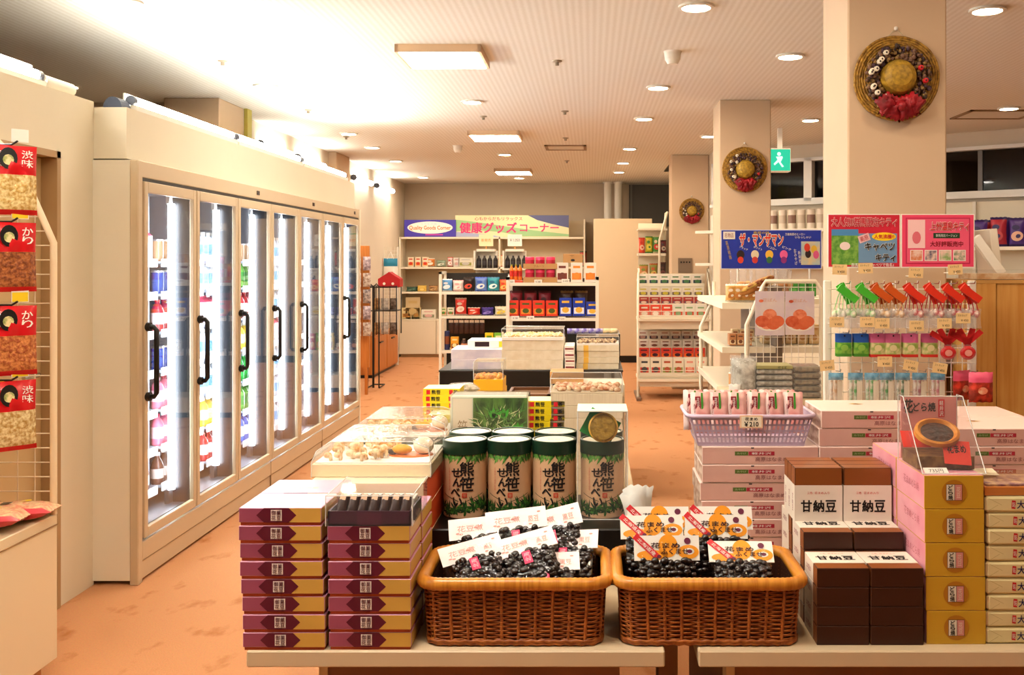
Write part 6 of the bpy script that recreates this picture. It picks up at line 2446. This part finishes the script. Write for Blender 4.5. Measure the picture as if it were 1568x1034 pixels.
# ---------------------------------------------------------------- stepped card rack in front of the rear column
CD = 10.4
k_ = CD / F
x0, x1 = X(977, CD), X(1088, CD)
cw = x1 - x0
t = thing('card_rack', 'cream stepped rack of small boxes in two tiers before the rear column', 'rack', (x0, CD, 0))
CRK = mat('rack_ivory', 'ece2cc', .45)
hi_, lo_ = Z(486, CD), Z(577, CD)
m = MB()
for xx in (0, cw):
    m.tube([(xx, .02, .02), (xx, .02, Z(455, CD)), (xx + .03, .5, Z(412, CD)), (xx + .03, .5, .02)], .014, CRK, 8)
m.build('side_frame', t)
part('foot', ((-.02, -.12, 0), (.03, .55, .03)), m=mat('foot_grey', '7a6250', .5), parent=t)
part('foot', ((cw - .03, -.12, 0), (cw + .02, .55, .03)), m=mat('foot_grey', '7a6250', .5), parent=t)
part('back_panel', ((.02, .50, .1), (cw - .0, .52, Z(420, CD))), m=CRK, parent=t)
CARDS = [[('e4dcd0', '2a3a4c', '4a7a4c'), ('ded6c4', '6a5a4c', 'c8b83c'), ('a83a34', '6a4a5c', 'd8b8a0'), ('e0ddd0', 'd8482c', '8aa87c')],
         [('e8e0d4', '4a3440', 'b88a7c'), ('ece6da', 'd8cabc', '7a4a3c'), ('d03a2c', 'e8681c', '3a1a2c'), ('ece4d0', 'b8a05c', 'c84a3c')]]
tops = [[421, 440, 455, 467], [507, 521, 533, 549]]
hts = [[15, 14, 12, 20], [14, 12, 16, 26]]
for ti in range(2):
    for ri in range(4):
        dd = CD + .40 - ri * .115 - (.03 if ti else 0)
        kk = dd / F
        zt_ = Z(tops[ti][ri], dd)
        hh = hts[ti][ri] * kk
        zb_ = zt_ - hh
        part('step', ((.02, dd - CD - .004, zb_ - .12), (cw - .02, dd - CD + .09, zb_)), m=CRK, parent=t)
        part('front_lip', ((.02, dd - CD - .012, zb_ - .02), (cw - .02, dd - CD - .004, zb_ + (.016 if ri < 3 else .03))), m=CRK, parent=t)
        n = 6
        c, c2, sp = CARDS[ti][ri]
        for i in range(n):
            cc, cc2, ss = c, c2, sp
            if ri == 3 and ti == 0 and i < 3:
                cc, cc2, ss = 'd84a34', 'e0a08c', 'ece0d0'
            if ri == 3 and ti == 1:
                cc2, ss = (('c8342c', '4a4a4c'), ('c8342c', '4a4a4c'), ('8a9a4c', 'b85a3c'), ('8a9a4c', 'b85a3c'), ('d86a4c', 'e8a08c'), ('d86a4c', 'e8a08c'))[i]
            goods('box', cc, cc2, cw / 6.9, hh * (1 if ri == 3 else 1.0), .03, ss).put((x0 + .07 + i * (cw - .1) / 5.55, dd, zb_ + .0005), 0,
                'small printed rack box, %s tier, %s step, %s along' % (('upper', 'lower')[ti], ('top', 'second', 'third', 'front')[ri], SEQ[i]), 'small boxes on the stepped rack')['category'] = 'box'
part('tier_shelf', ((.0, .0, Z(487, CD) - .035), (cw, .5, Z(487, CD) - .01)), m=CRK, parent=t)
part('tier_shelf', ((.0, -.03, Z(577, CD) - .05), (cw, .5, Z(577, CD) - .02)), m=CRK, parent=t)
for zz_ in (Z(484, CD) + .05, Z(576, CD) + .06):
    m = MB()
    m.tube([(0, -.02, zz_), (cw, -.02, zz_)], .004, WP, 5)
    m.tube([(0, -.02, zz_ - .05), (cw, -.02, zz_ - .05)], .004, WP, 5)
    m.build('wire_rail', t)

# white shelf of bags beside the rear column
SD = 12.2
k_ = SD / F
x0 = X(980, SD)
t = thing('bag_shelf', 'white bent-tube shelf of colourful bags between the partition and the rear column', 'shelf', (x0, SD, 0))
w_ = X(1022, SD) - x0
m = MB()
m.tube([(w_ - .10, 0, .02), (w_ - .10, 0, Z(368, SD)), (w_, 0, Z(325, SD)), (w_, .3, Z(325, SD)), (w_ - .05, .45, .02)], .014, CRK, 8)
m.build('side_frame', t)
part('back_panel', ((0, .45, .1), (w_, .47, Z(340, SD))), m=CRK, parent=t)
zs2 = [Z(388, SD), Z(428, SD), Z(470, SD)]
part('top_shelf', ((-.02, .0, Z(350, SD) - .02), (w_, .45, Z(350, SD))), m=CRK, parent=t)
for z in zs2:
    part('shelf', ((-.02, .0, z - .03), (w_ - .02, .45, z)), m=CRK, parent=t)
row([(983, 'bag', 'orange red', 'd8482c', 'e8c0a0', 10 * k_, 24 * k_, .08, 'c8301c'), (994, 'bag', 'yellow and green', 'c8b82c', 'e0d04c', 12 * k_, 26 * k_, .08, '4a8a34'), (1005, 'bag', 'green and red', '4a8a3c', 'c83a2c', 12 * k_, 27 * k_, .08, 'd8c8a0'), (1016, 'bag', 'dark red', '6a2a2c', 'c8b8a8', 10 * k_, 20 * k_, .08, '4a3a3c')], SD + .1, zs2[0], 'on the upper bent-tube shelf')
row([(986, 'bag', 'tan', 'c8844c', 'e8c89c', 14 * k_, 22 * k_, .08, '8a9a3c'), (1001, 'bag', 'olive', '8a8a3c', 'd8b85c', 13 * k_, 24 * k_, .08, 'c85a2c'), (1015, 'bag', 'dark brown', '3a2420', '7a4a44', 11 * k_, 26 * k_, .08, '5a3a34')], SD + .1, zs2[1], 'on the middle bent-tube shelf')
row([(985, 'bag', 'orange', 'd86a2c', 'e8a86c', 14 * k_, 20 * k_, .08, 'c8402c'), (1000, 'bag', 'red', 'b83a2c', 'd87a5c', 13 * k_, 18 * k_, .08, 'e8c8a0')], SD + .1, zs2[2], 'on the low bent-tube shelf')

# ---------------------------------------------------------------- bread rack with the blue banner
BD_ = 4.9
k_ = BD_ / F
bx0, bx1 = X(1160, BD_), X(1258, BD_)
t = thing('bread_rack', 'white wire-ended shelf rack under the blue banner, with two pictures on its end', 'rack', (bx0, BD_, 0))
w_ = bx1 - bx0
RWH = mat('rack_white2', 'ece0c8', .4)
m = MB()
m.tube([(-.055, .0, .05), (-.055, 0, Z(498, BD_)), (.025, 0, Z(440, BD_)), (.04, 0, Z(431, BD_)), (w_ - .03, 0, Z(431, BD_)), (w_, 0, Z(445, BD_)), (w_, 0, .05)], .011, RWH, 8)
m.build('end_tube', t)
m = MB()
m.tube([(-.16, 1.1, .05), (-.16, 1.1, Z(500, 6.0)), (-.08, 1.1, Z(455, 6.0)), (-.08, 1.1, Z(431, 6.0))], .011, RWH, 8)
m.build('end_tube', t)
m = MB()
for i in range(11):
    x = -.04 + i * (w_ + .03) / 10
    m.tube([(x, .004, .3), (x, .004, Z(433 if i > 1 else 470, BD_))], .0019, WP, 4)
for i in range(18):
    z = Z(440, BD_) - i * .05
    m.tube([(-.05 if i > 3 else .0, .006, z), (w_, .006, z)], .0019, WP, 4)
m.build('wire_end', t)
for z in (Z(460, 5.3), Z(523, 5.3), Z(585, 5.3)):
    part('shelf', ((-.17, .05, z - .03), (.1, 1.2, z)), m=RWH, parent=t)
part('middle_panel', ((.10, .03, .1), (.13, 1.2, Z(433, BD_) - .02)), m=mat('rack_dark', '6e5a48', .6), parent=t)
for z in (Z(523, 5.3), Z(585, 5.3)):
    part('shelf', ((.13, .05, z - .03), (w_ + .25, 1.2, z)), m=RWH, parent=t)
part('shelf', ((.13, .6, Z(460, 5.3) - .03), (w_ + .25, 1.2, Z(460, 5.3))), m=RWH, parent=t)
part('base', ((-.12, .03, 0), (w_, 1.2, .06)), m=RWH, parent=t)
zsh = Z(460, 5.3)
t = thing('picture_poster', 'pair of lilac posters of round buns on the bread rack end', 'poster', (X(1156, 4.86), 4.86, Z(514, 4.86)))
kk = 4.86 / F
for i in range(2):
    m = MB()
    a = (i * 46 + .5) * kk
    w2, h2 = 44.5 * kk, (68 - i * 1) * kk
    m.box((a, 0, i * kk), (a + w2, .003, h2 + i * kk), mat('poster_lilac', 'd6c4d2', .4, c2='e4d6d4', scale=8))
    cx_ = a + w2 / 2
    BU = mat('bun_print_%d' % i, ('e8825c', 'd86038')[i], .5, c2=('d8603c', 'b8482c')[i], scale=30)
    m.disc(w2 * .46, h2 * .15, PAPER, FRONT(cx_, h2 * .25, -.0008), 20)
    for dx, dz in ((-.26, .32), (.26, .32), (-.1, .27), (.12, .26), (0, .47)):
        m.disc(w2 * .24, h2 * .13, mat('bun_shade_%d_%d' % (i, int(dx * 100 + 50)), ('ec9470', 'e07048', 'd86038', 'e88858', 'c85030')[int(dx * 100 + 50) % 5], .5, c2='d86a44', scale=40), FRONT(cx_ + dx * w2, h2 * dz, -.0012 - abs(dx) * .0008), 16)
    m.text('豆ぱん', mat('poster_ink', 'd8a088', .5), FRONT(cx_, h2 * .8, -.0008), w2 * .5, h2 * .08)
    m.disc(w2 * .08, h2 * .035, BU, FRONT(cx_ - w2 * .3, h2 * .78, -.0008), 12)
    m.build('poster_sheet', t)
a, b = X(1105, 4.95), X(1257, 4.95)
t = thing('banner', 'blue banner with red and white writing over the bread rack', 'sign', (a, 4.95, Z(411, 4.95)))
bw_, bh_ = b - a, 58 * 4.95 / F
m = MB()
m.box((-.004, 0, -.004), (bw_ + .004, .006, bh_ + .004), mat('banner_edge', 'd8d8e8', .4))
m.box((0, -.001, 0), (bw_, .0, bh_), mat('banner_blue', '2036a8', .35))
m.build('board', t)
m = MB()
m.rect(bw_ * .12, bh_ * .2, PAPER, FRONT(bw_ * .075, bh_ * .87, -.002))
m.text('名物品', DKRED, FRONT(bw_ * .075, bh_ * .87, -.0026), bw_ * .09, bh_ * .12)
m.text2('ザ・マンザマン', mat('banner_red', 'e03420', .4), PAPER, FRONT(bw_ * .40, bh_ * .75, -.002), bw_ * .44, bh_ * .32, .06)
m.text('高原の味', mat('banner_gold', 'c8a848', .4), FRONT(bw_ * .40, bh_ * .94, -.002), bw_ * .16, bh_ * .07, .02)
m.text('万座高原のヒーロー', PAPER, FRONT(bw_ * .74, bh_ * .9, -.002), bw_ * .2, bh_ * .07, .01)
m.text('いらっしゃい', PAPER, FRONT(bw_ * .82, bh_ * .82, -.002), bw_ * .16, bh_ * .07, .01)
for i, c in enumerate(('2a1a1c', 'e8d8b8', 'e8b83c', 'e8609c')):
    x = bw_ * (.19 + i * .145)
    m.disc(bw_ * .04, bh_ * .12, mat('dot_' + c, c, .5), FRONT(x, bh_ * .36, -.002), 16)
    m.disc(bw_ * .03, bh_ * .09, mat('dotb_' + c, ('d8402c', 'c83a34', '2c6a3c', '8a2c7a')[i], .5), FRONT(x, bh_ * .22, -.0024), 14)
    m.text(('ブラック', 'ホワイト', 'イエロー', 'ピンク')[i], PAPER, FRONT(x + bw_ * .03, bh_ * .53, -.002, -.35), bw_ * .09, bh_ * .06, .01)
m.column('高原戦隊', mat('banner_gold', 'c8a848', .4), FRONT(bw_ * .07, bh_ * .48, -.002, .25), bw_ * .025, bh_ * .13)
m.column('おみやげ', PAPER, FRONT(bw_ * .745, bh_ * .3, -.002, .1), bw_ * .025, bh_ * .11)
m.column('新発売', PAPER, FRONT(bw_ * .785, bh_ * .3, -.002, .1), bw_ * .025, bh_ * .11)
m.rect(bw_ * .19, bh_ * .62, mat('banner_sand', 'd8c49a', .5, c2='8ac0d8', scale=12), FRONT(bw_ * .895, bh_ * .4, -.002))
for dx, dz, c in ((-.03, .38, '2a1a1c'), (.03, .5, 'e0b83c'), (.05, .36, 'd85a8c'), (-.04, .55, 'd8402c')):
    m.disc(bw_ * .03, bh_ * .11, mat('dot_' + c, c, .5), FRONT(bw_ * (.9 + dx), bh_ * dz, -.0026 - abs(dx) * .01), 14)
m.build('printed_face', t)
m = MB()
for px in (1130, 1240):
    m.tube([(X(px, 4.965), 4.965, Z(431, BD_)), (X(px, 4.965), 4.965, Z(405, 4.965))], .006, WP, 6)
for q in range(2):
    pass
m.build('banner_rod', t)
for c in t.children:
    if c.name.startswith('banner_rod'):
        c.location = -Vector(t.location)
BRD = mat('bread_crust', 'c8843c', .55, c2='9a5a24', scale=14)
BRC = mat('bread_pale', 'e0b878', .55, c2='c89048', scale=18)
for i in range(6):
    t = thing('bread_bag', 'clear bag of bread rolls on the bread rack, ' + SEQ[i] + ' from the aisle', 'bread', (X(1125 + i * 15, 5.2), 5.08 + (i % 2) * .13, zsh), rnd.uniform(-.3, .3), 'bread bags on the top shelf')
    m = MB()
    for q in range(3):
        m.ball((-.02 + q * .02, .0, .03 + q * .028), (.032, .028, .022), BRC if (i + q) % 2 else BRD, 10, 6)
    m.build('bread_roll', t)
    m = MB()
    m.pillow(.095, .19, .07, FILM, None, 7, 9, .1, None, .002, .01)
    m.build('clear_bag', t)
t = thing('baguette_bag', 'long filled baguette leaning slanted in its clear bag on the bread rack', 'bread', (X(1158, 5.02), 5.02, zsh + .085))
t.rotation_euler = (0, -.48, 0)
m = MB()
m.ball((0, 0, 0), (.105, .028, .026), BRD, 14, 10)
m.build('baguette', t)
m = MB()
m.ball((0, -.018, .012), (.095, .018, .012), mat('egg_filling', 'e8c060', .5, c2='8a3a1c', scale=40), 12, 8)
m.build('filling', t)
row([(1122 + i * 12, 'box', 'brown cake', 'b87a4c', 'e0c8a0', .036, .06, .06, '6a3a24') for i in range(3)], 5.0, Z(523, 5.3), 'on the second shelf of the bread rack')
row([(1126 + i * 12, 'box', 'cream cake', 'd8b88c', 'e8d8b8', .036, .065, .06, '8a4a2c') for i in range(3)], 5.25, Z(523, 5.3), 'in the second line of the bread rack')
row([(1124 + i * 13, 'bag', 'amber roll', 'c88a48', 'd8a868', .05, .08, .06, 'e8d8c0') for i in range(3)], 5.0, Z(585, 5.3), 'on the lowest shelf of the bread rack')
row([(1120 + i * 11, 'bag', 'golden bun', 'd8a050', 'c07a34', .055, .09, .06, 'f0e4d0') for i in range(4)], 5.02, zsh, 'at the front of the bread rack top')
row([(1175 + i * 18, 'box', 'tan carton', 'c8a878', 'd8c098', .055, .1, .08, 'b88a5c') for i in range(5)], 5.1, Z(523, 5.3), 'behind the bread rack wire end, upper shelf')
row([(1180, 'box', 'black and white', 'e0dcd4', '2a2422', .07, .03, .08, '4a4440'), (1232, 'box', 'white and navy', 'dcd8d0', '3a4458', .05, .08, .08, '5a6478'), (1250, 'bag', 'orange', 'e0802c', 'e8b070', .05, .09, .05, 'c8501c')], 5.1, Z(585, 5.3), 'behind the bread rack wire end, lower shelf')
row([(1216 + i * 14, 'box', 'tall green', '2f7a2c', '3a8a34', .045, .10, .08, '5a9a4c') for i in range(3)], 5.8, zsh + .0, 'behind the wire end below the banner')

# low stand of clear food packs in front of the bread rack
PD = 3.95
t = thing('pack_stand', 'low cream stand carrying clear food packs behind the pink boxes', 'stand', (X(1118, PD), PD, 0))
sw_ = X(1262, PD) - X(1118, PD)
zp = Z(612, PD)
part('body', ((.02, .02, 0), (sw_ - .02, .4, zp - .02)), m=CRM, parent=t)
part('stand_top', ((0, 0, zp - .02), (sw_, .42, zp)), m=TOPM, parent=t)
kk = PD / F
for j, (px0, px1, n, c, c2, nm, lid) in enumerate(((1161, 1216, 5, 'b8b0a0', '7a7464', 'grey', True), (1219, 1260, 5, '5a4c38', '8a7a5c', 'dark brown', False))):
    for i in range(n):
        m = MB()
        mm = mat('pack_' + c, c, .4, c2=c2, scale=50)
        h_ = (9.2 if j == 0 else 10) * kk
        m.box((0, 0, .002), ((px1 - px0) * kk, .13, h_ - .004), mm, .006)
        m.box((-.002, -.002, 0), ((px1 - px0) * kk + .002, .132, h_ - .001), FILM, .004)
        if lid and i == n - 1:
            m.box((0, -.003, h_ - .001), ((px1 - px0) * kk, .13, h_ + .012), mat('olive_lid', '9a9460', .5))
            m.text('そば', DKGRN, FRONT((px1 - px0) * kk * .7, h_ + .005, -.004), .04, .01)
        tag(m.build('food_pack', None, (X(px0, PD), PD + .03, zp + i * h_)), '%s clear food pack on the low stand, %s of its stack' % (nm, nth(i, n)), 'food pack', nm + ' food packs')
for i in range(3):
    m = MB()
    m.pillow(.085, .15, .035, mat('grey_beans', '8a8478', .4, c2='c8c4b8', scale=45), None, 6, 8)
    m.pillow(.095, .165, .045, FILM, None, 6, 8)
    tag(m.build('clear_bag', None, (X(1145, PD), PD + .05 + i * .06, zp)), 'clear standing bag of grey beans at the stand end, %s' % ('front one', 'middle one', 'rear one')[i], 'bag', 'bags of grey beans')
m = MB()
m.pillow(.05, .06, .03, clear_mat('white_film', haze=.5), None, 5, 5, .1, None, .002, .01)
tag(m.build('crumpled_bag', None, (X(1126, PD), PD + .02, zp)), 'small crumpled white bag beside the standing bags', 'bag')

# ---------------------------------------------------------------- shelves along the window wall
def wall_unit(s0, s1, zsh_, label, top):
    t = thing('window_wall_shelf', label, 'shelf', wallM @ Vector((s0, -.02, 0)), ang)
    w_ = s1 - s0
    part('back_panel', ((0, -.03, .1), (w_, -.005, top)), m=SHM, parent=t)
    n = max(2, int(w_ / .9))
    for i in range(n + 1):
        x = (w_ - .03) * i / n
        part('upright', ((x, -.06, 0), (x + .03, -.03, top)), m=GON, parent=t)
    for z in zsh_:
        part('shelf', ((0, -.4, z - .03), (w_, -.03, z)), m=GON, parent=t)
    part('base_deck', ((0, -.42, 0), (w_, -.0, .2)), m=GON, parent=t)
    return t


wall_unit(1.73, 5.08, (1.60, 1.22, .85), 'long white shelf of violet snack bags under the dark windows', 2.03)
for r_ in range(2):
    for i in range(10):
        s_ = 2.63 + i * .165
        p = wallM @ Vector((s_, -.30 + r_ * .12, 1.60))
        goods('bag', '4a2c7a' if (i + r_) % 3 else 'a82c3c', 'b83a3c' if i % 2 else 'd8a890', .15, .27 - .01 * (i % 3), .07, '2c1c54').put(p, ang + rnd.uniform(-.15, .15), 'violet and red snack bag under the dark windows, %s row, %s along' % (('front', 'rear')[r_], SEQ[i]), 'violet and red snack bags')['category'] = 'bag'
wall_unit(.02, 1.6, (1.80, 1.45), 'white shelf of tall cans under the window behind the bread rack', 1.98)
for i in range(9):
    p = wallM @ Vector((.68 + i * .105, -.30, 1.80))
    goods('can', 'e0d4c4', ('8a6a5c', 'c8b8a4')[i % 2], .085, .2 if i else .25, .05).put(p, 0, 'tall pale can with a brown band under the window, %s along' % SEQ[i], 'tall pale cans')['category'] = 'can'

# exit sign
ed = 9.0
kk = ed / F
t = thing('exit_sign', 'green lit exit sign hanging before the dark windows', 'sign', (X(1196, ed), ed, 0))
m = MB()
zb_, zt_ = Z(263, ed), Z(227, ed)
w_ = .125
m.box((-w_, .004, zb_), (w_ * .72, .12, zt_), PAPER, .006)
m.build('housing', t)
m = MB()
m.rect(w_ * 1.60, zt_ - zb_ - .02, lamp_mat('exit_green', (.03, .50, .28), .55), FRONT(-w_ * .12, (zb_ + zt_) / 2, 0))
m.build('lit_panel', t)
m = MB()
EW = lamp_mat('exit_white', (.6, 1.0, .8), .6)
zc_ = (zb_ + zt_) / 2
m.disc(.018, .018, EW, FRONT(-w_ * .15, zc_ + .055, -.001), 12)
m.poly([(-.03, .03), (.03, .035), (.035, .02), (.015, -.02), (.045, -.06), (.028, -.068), (-.005, -.02), (-.04, -.05), (-.05, -.035), (-.015, 0), (-.02, .015)], EW, FRONT(-w_ * .15, zc_, -.001))
m.poly([(-.05, .07), (-.042, .07), (-.042, -.07), (-.05, -.07)], EW, FRONT(-w_ * .6, zc_, -.001))
m.build('pictogram', t)
part('hanger', ((-.02, .04, zt_ - .005), (.02, .08, CEIL)), m=PAPER, parent=t)


# ---------------------------------------------------------------- straw hat wreaths on the columns
def wreath(label, cx, d, cz, rr, crown, seed, bow_w, berries):
    t = thing('straw_hat_wreath', label, 'wreath', (cx, d, cz))
    STR = mat('straw', 'b88a34', .6, c2='7a541a', scale=70)
    M = Matrix.Rotation(PI / 2, 4, 'X')
    m = MB()
    n = 64
    rings = 11
    for k in range(rings):
        r0 = rr * (.42 + .58 * k / (rings - 1))
        pts = [(r0 * math.cos(2 * PI * i / n), -.012 - .01 * (1 - k / rings) + .0022 * math.sin(i * 2 + k * 1.5) - (.008 * math.sin(6 * PI * i / n) if k > 7 else 0), r0 * math.sin(2 * PI * i / n)) for i in range(n)]
        m.tube(pts, rr * .034, STR, 5, True)
    m.build('brim', t)
    m = MB()
    rc = rr * .44
    m.lathe([(rc, .0), (rc * .98, rr * .25), (rc * .85, rr * .4), (rc * .55, rr * .5), (rc * .25, rr * .53), (0, rr * .54)], mat('straw_crown', crown, .55, c2='8a6a20', scale=60), 28, M)
    m.build('crown', t)
    m = MB()
    r = random.Random(seed)
    dk = [mat('dried_' + c, c, .7) for c in ('4a3440', '6a4c3a', '3a2a24', '7a5a48', '8a6a3c')]
    for i in range(360):
        a = r.uniform(0, 2 * PI)
        ra = rr * (.61 + r.uniform(-.15, .17))
        m.ball((ra * math.cos(a), -.03 - r.uniform(0, .02), ra * math.sin(a) - rr * .04), (rr * r.uniform(.035, .07), rr * .05, rr * r.uniform(.035, .07)), r.choice(dk), 5, 4)
    o = m.build('dried_garland', t)
    o['kind'] = 'stuff'
    for i in range(berries):
        a = r.uniform(PI * .62, PI * 1.45) if i < berries * .8 else r.uniform(-.5, .6)
        ra = rr * r.uniform(.5, .74)
        m = MB()
        m.lathe([(0, .012), (rr * .058, .010), (rr * .068, 0), (rr * .03, -.008)], mat('white_seed', 'efe4d0', .5) if i < berries * .8 else RED, 8, Matrix.Translation((ra * math.cos(a), -.055, ra * math.sin(a))) @ M)
        m.ball((ra * math.cos(a), -.067, ra * math.sin(a)), rr * .022, dk[2], 6, 4)
        m.build('seed_flower', t)
    m = MB()
    RB = mat('red_ribbon', 'a81420', .5, c2='7a0c18', scale=12)
    for sx_ in (-1, 1):
        m.pillow(bow_w * 1.05, rr * .55, .05, RB, Matrix.Translation((sx_ * bow_w * .45, -.045, -rr * .98)) @ Matrix.Rotation(-sx_ * .35, 4, 'Y'), 10, 8, .12, None, .004, .035)
        m.pillow(bow_w * .8, rr * .4, .04, RB, Matrix.Translation((sx_ * bow_w * .4, -.058, -rr * .80)) @ Matrix.Rotation(sx_ * .6, 4, 'Y'), 8, 6, .1, None, .004, .03)
    m.ball((0, -.07, -rr * .72), (bow_w * .22, .025, rr * .13), RB, 10, 7)
    m.build('ribbon_bow', t)
    m = MB()
    m.ball((0, -.006, rr * 1.2), .008, PAPER, 8, 5)
    m.tube([(0, -.006, rr * 1.2), (-rr * .2, -.006, rr)], .0015, mat('string', 'c8b898', .7), 4)
    m.tube([(0, -.006, rr * 1.2), (rr * .2, -.006, rr)], .0015, mat('string', 'c8b898', .7), 4)
    m.build('hanger', t)
    return t


wreath('big straw hat wreath with a red bow on the first column', X(1371, 3.64), 3.639, Z(121, 3.64), .155, 'b8902c', 1, .085, 14)
wreath('straw hat wreath with two red bows on the second column', X(1140, 7.47), 7.469, Z(260, 7.47), .168, 'c8a048', 2, .07, 8)
wreath('small dark wreath with a yellow middle and red bow on the rear column', X(1059, 11.3), 11.299, Z(323, 11.3), .14, 'd8a83c', 3, .1, 8)
kk = 11.3 / F
t = thing('control_panel', 'grey metal control plate on the rear column', 'switch panel', (X(1049, 11.3), 11.298, Z(418, 11.3)))
part('plate', ((-.08, -.012, 0), (.08, 0, .17)), m=mat('panel_grey', '8c7a68', .35, .6), parent=t)
for i in range(4):
    part('button', ((-.055 + i * .032, -.018, .115), (-.038 + i * .032, -.012, .132)), m=BLACK, parent=t)
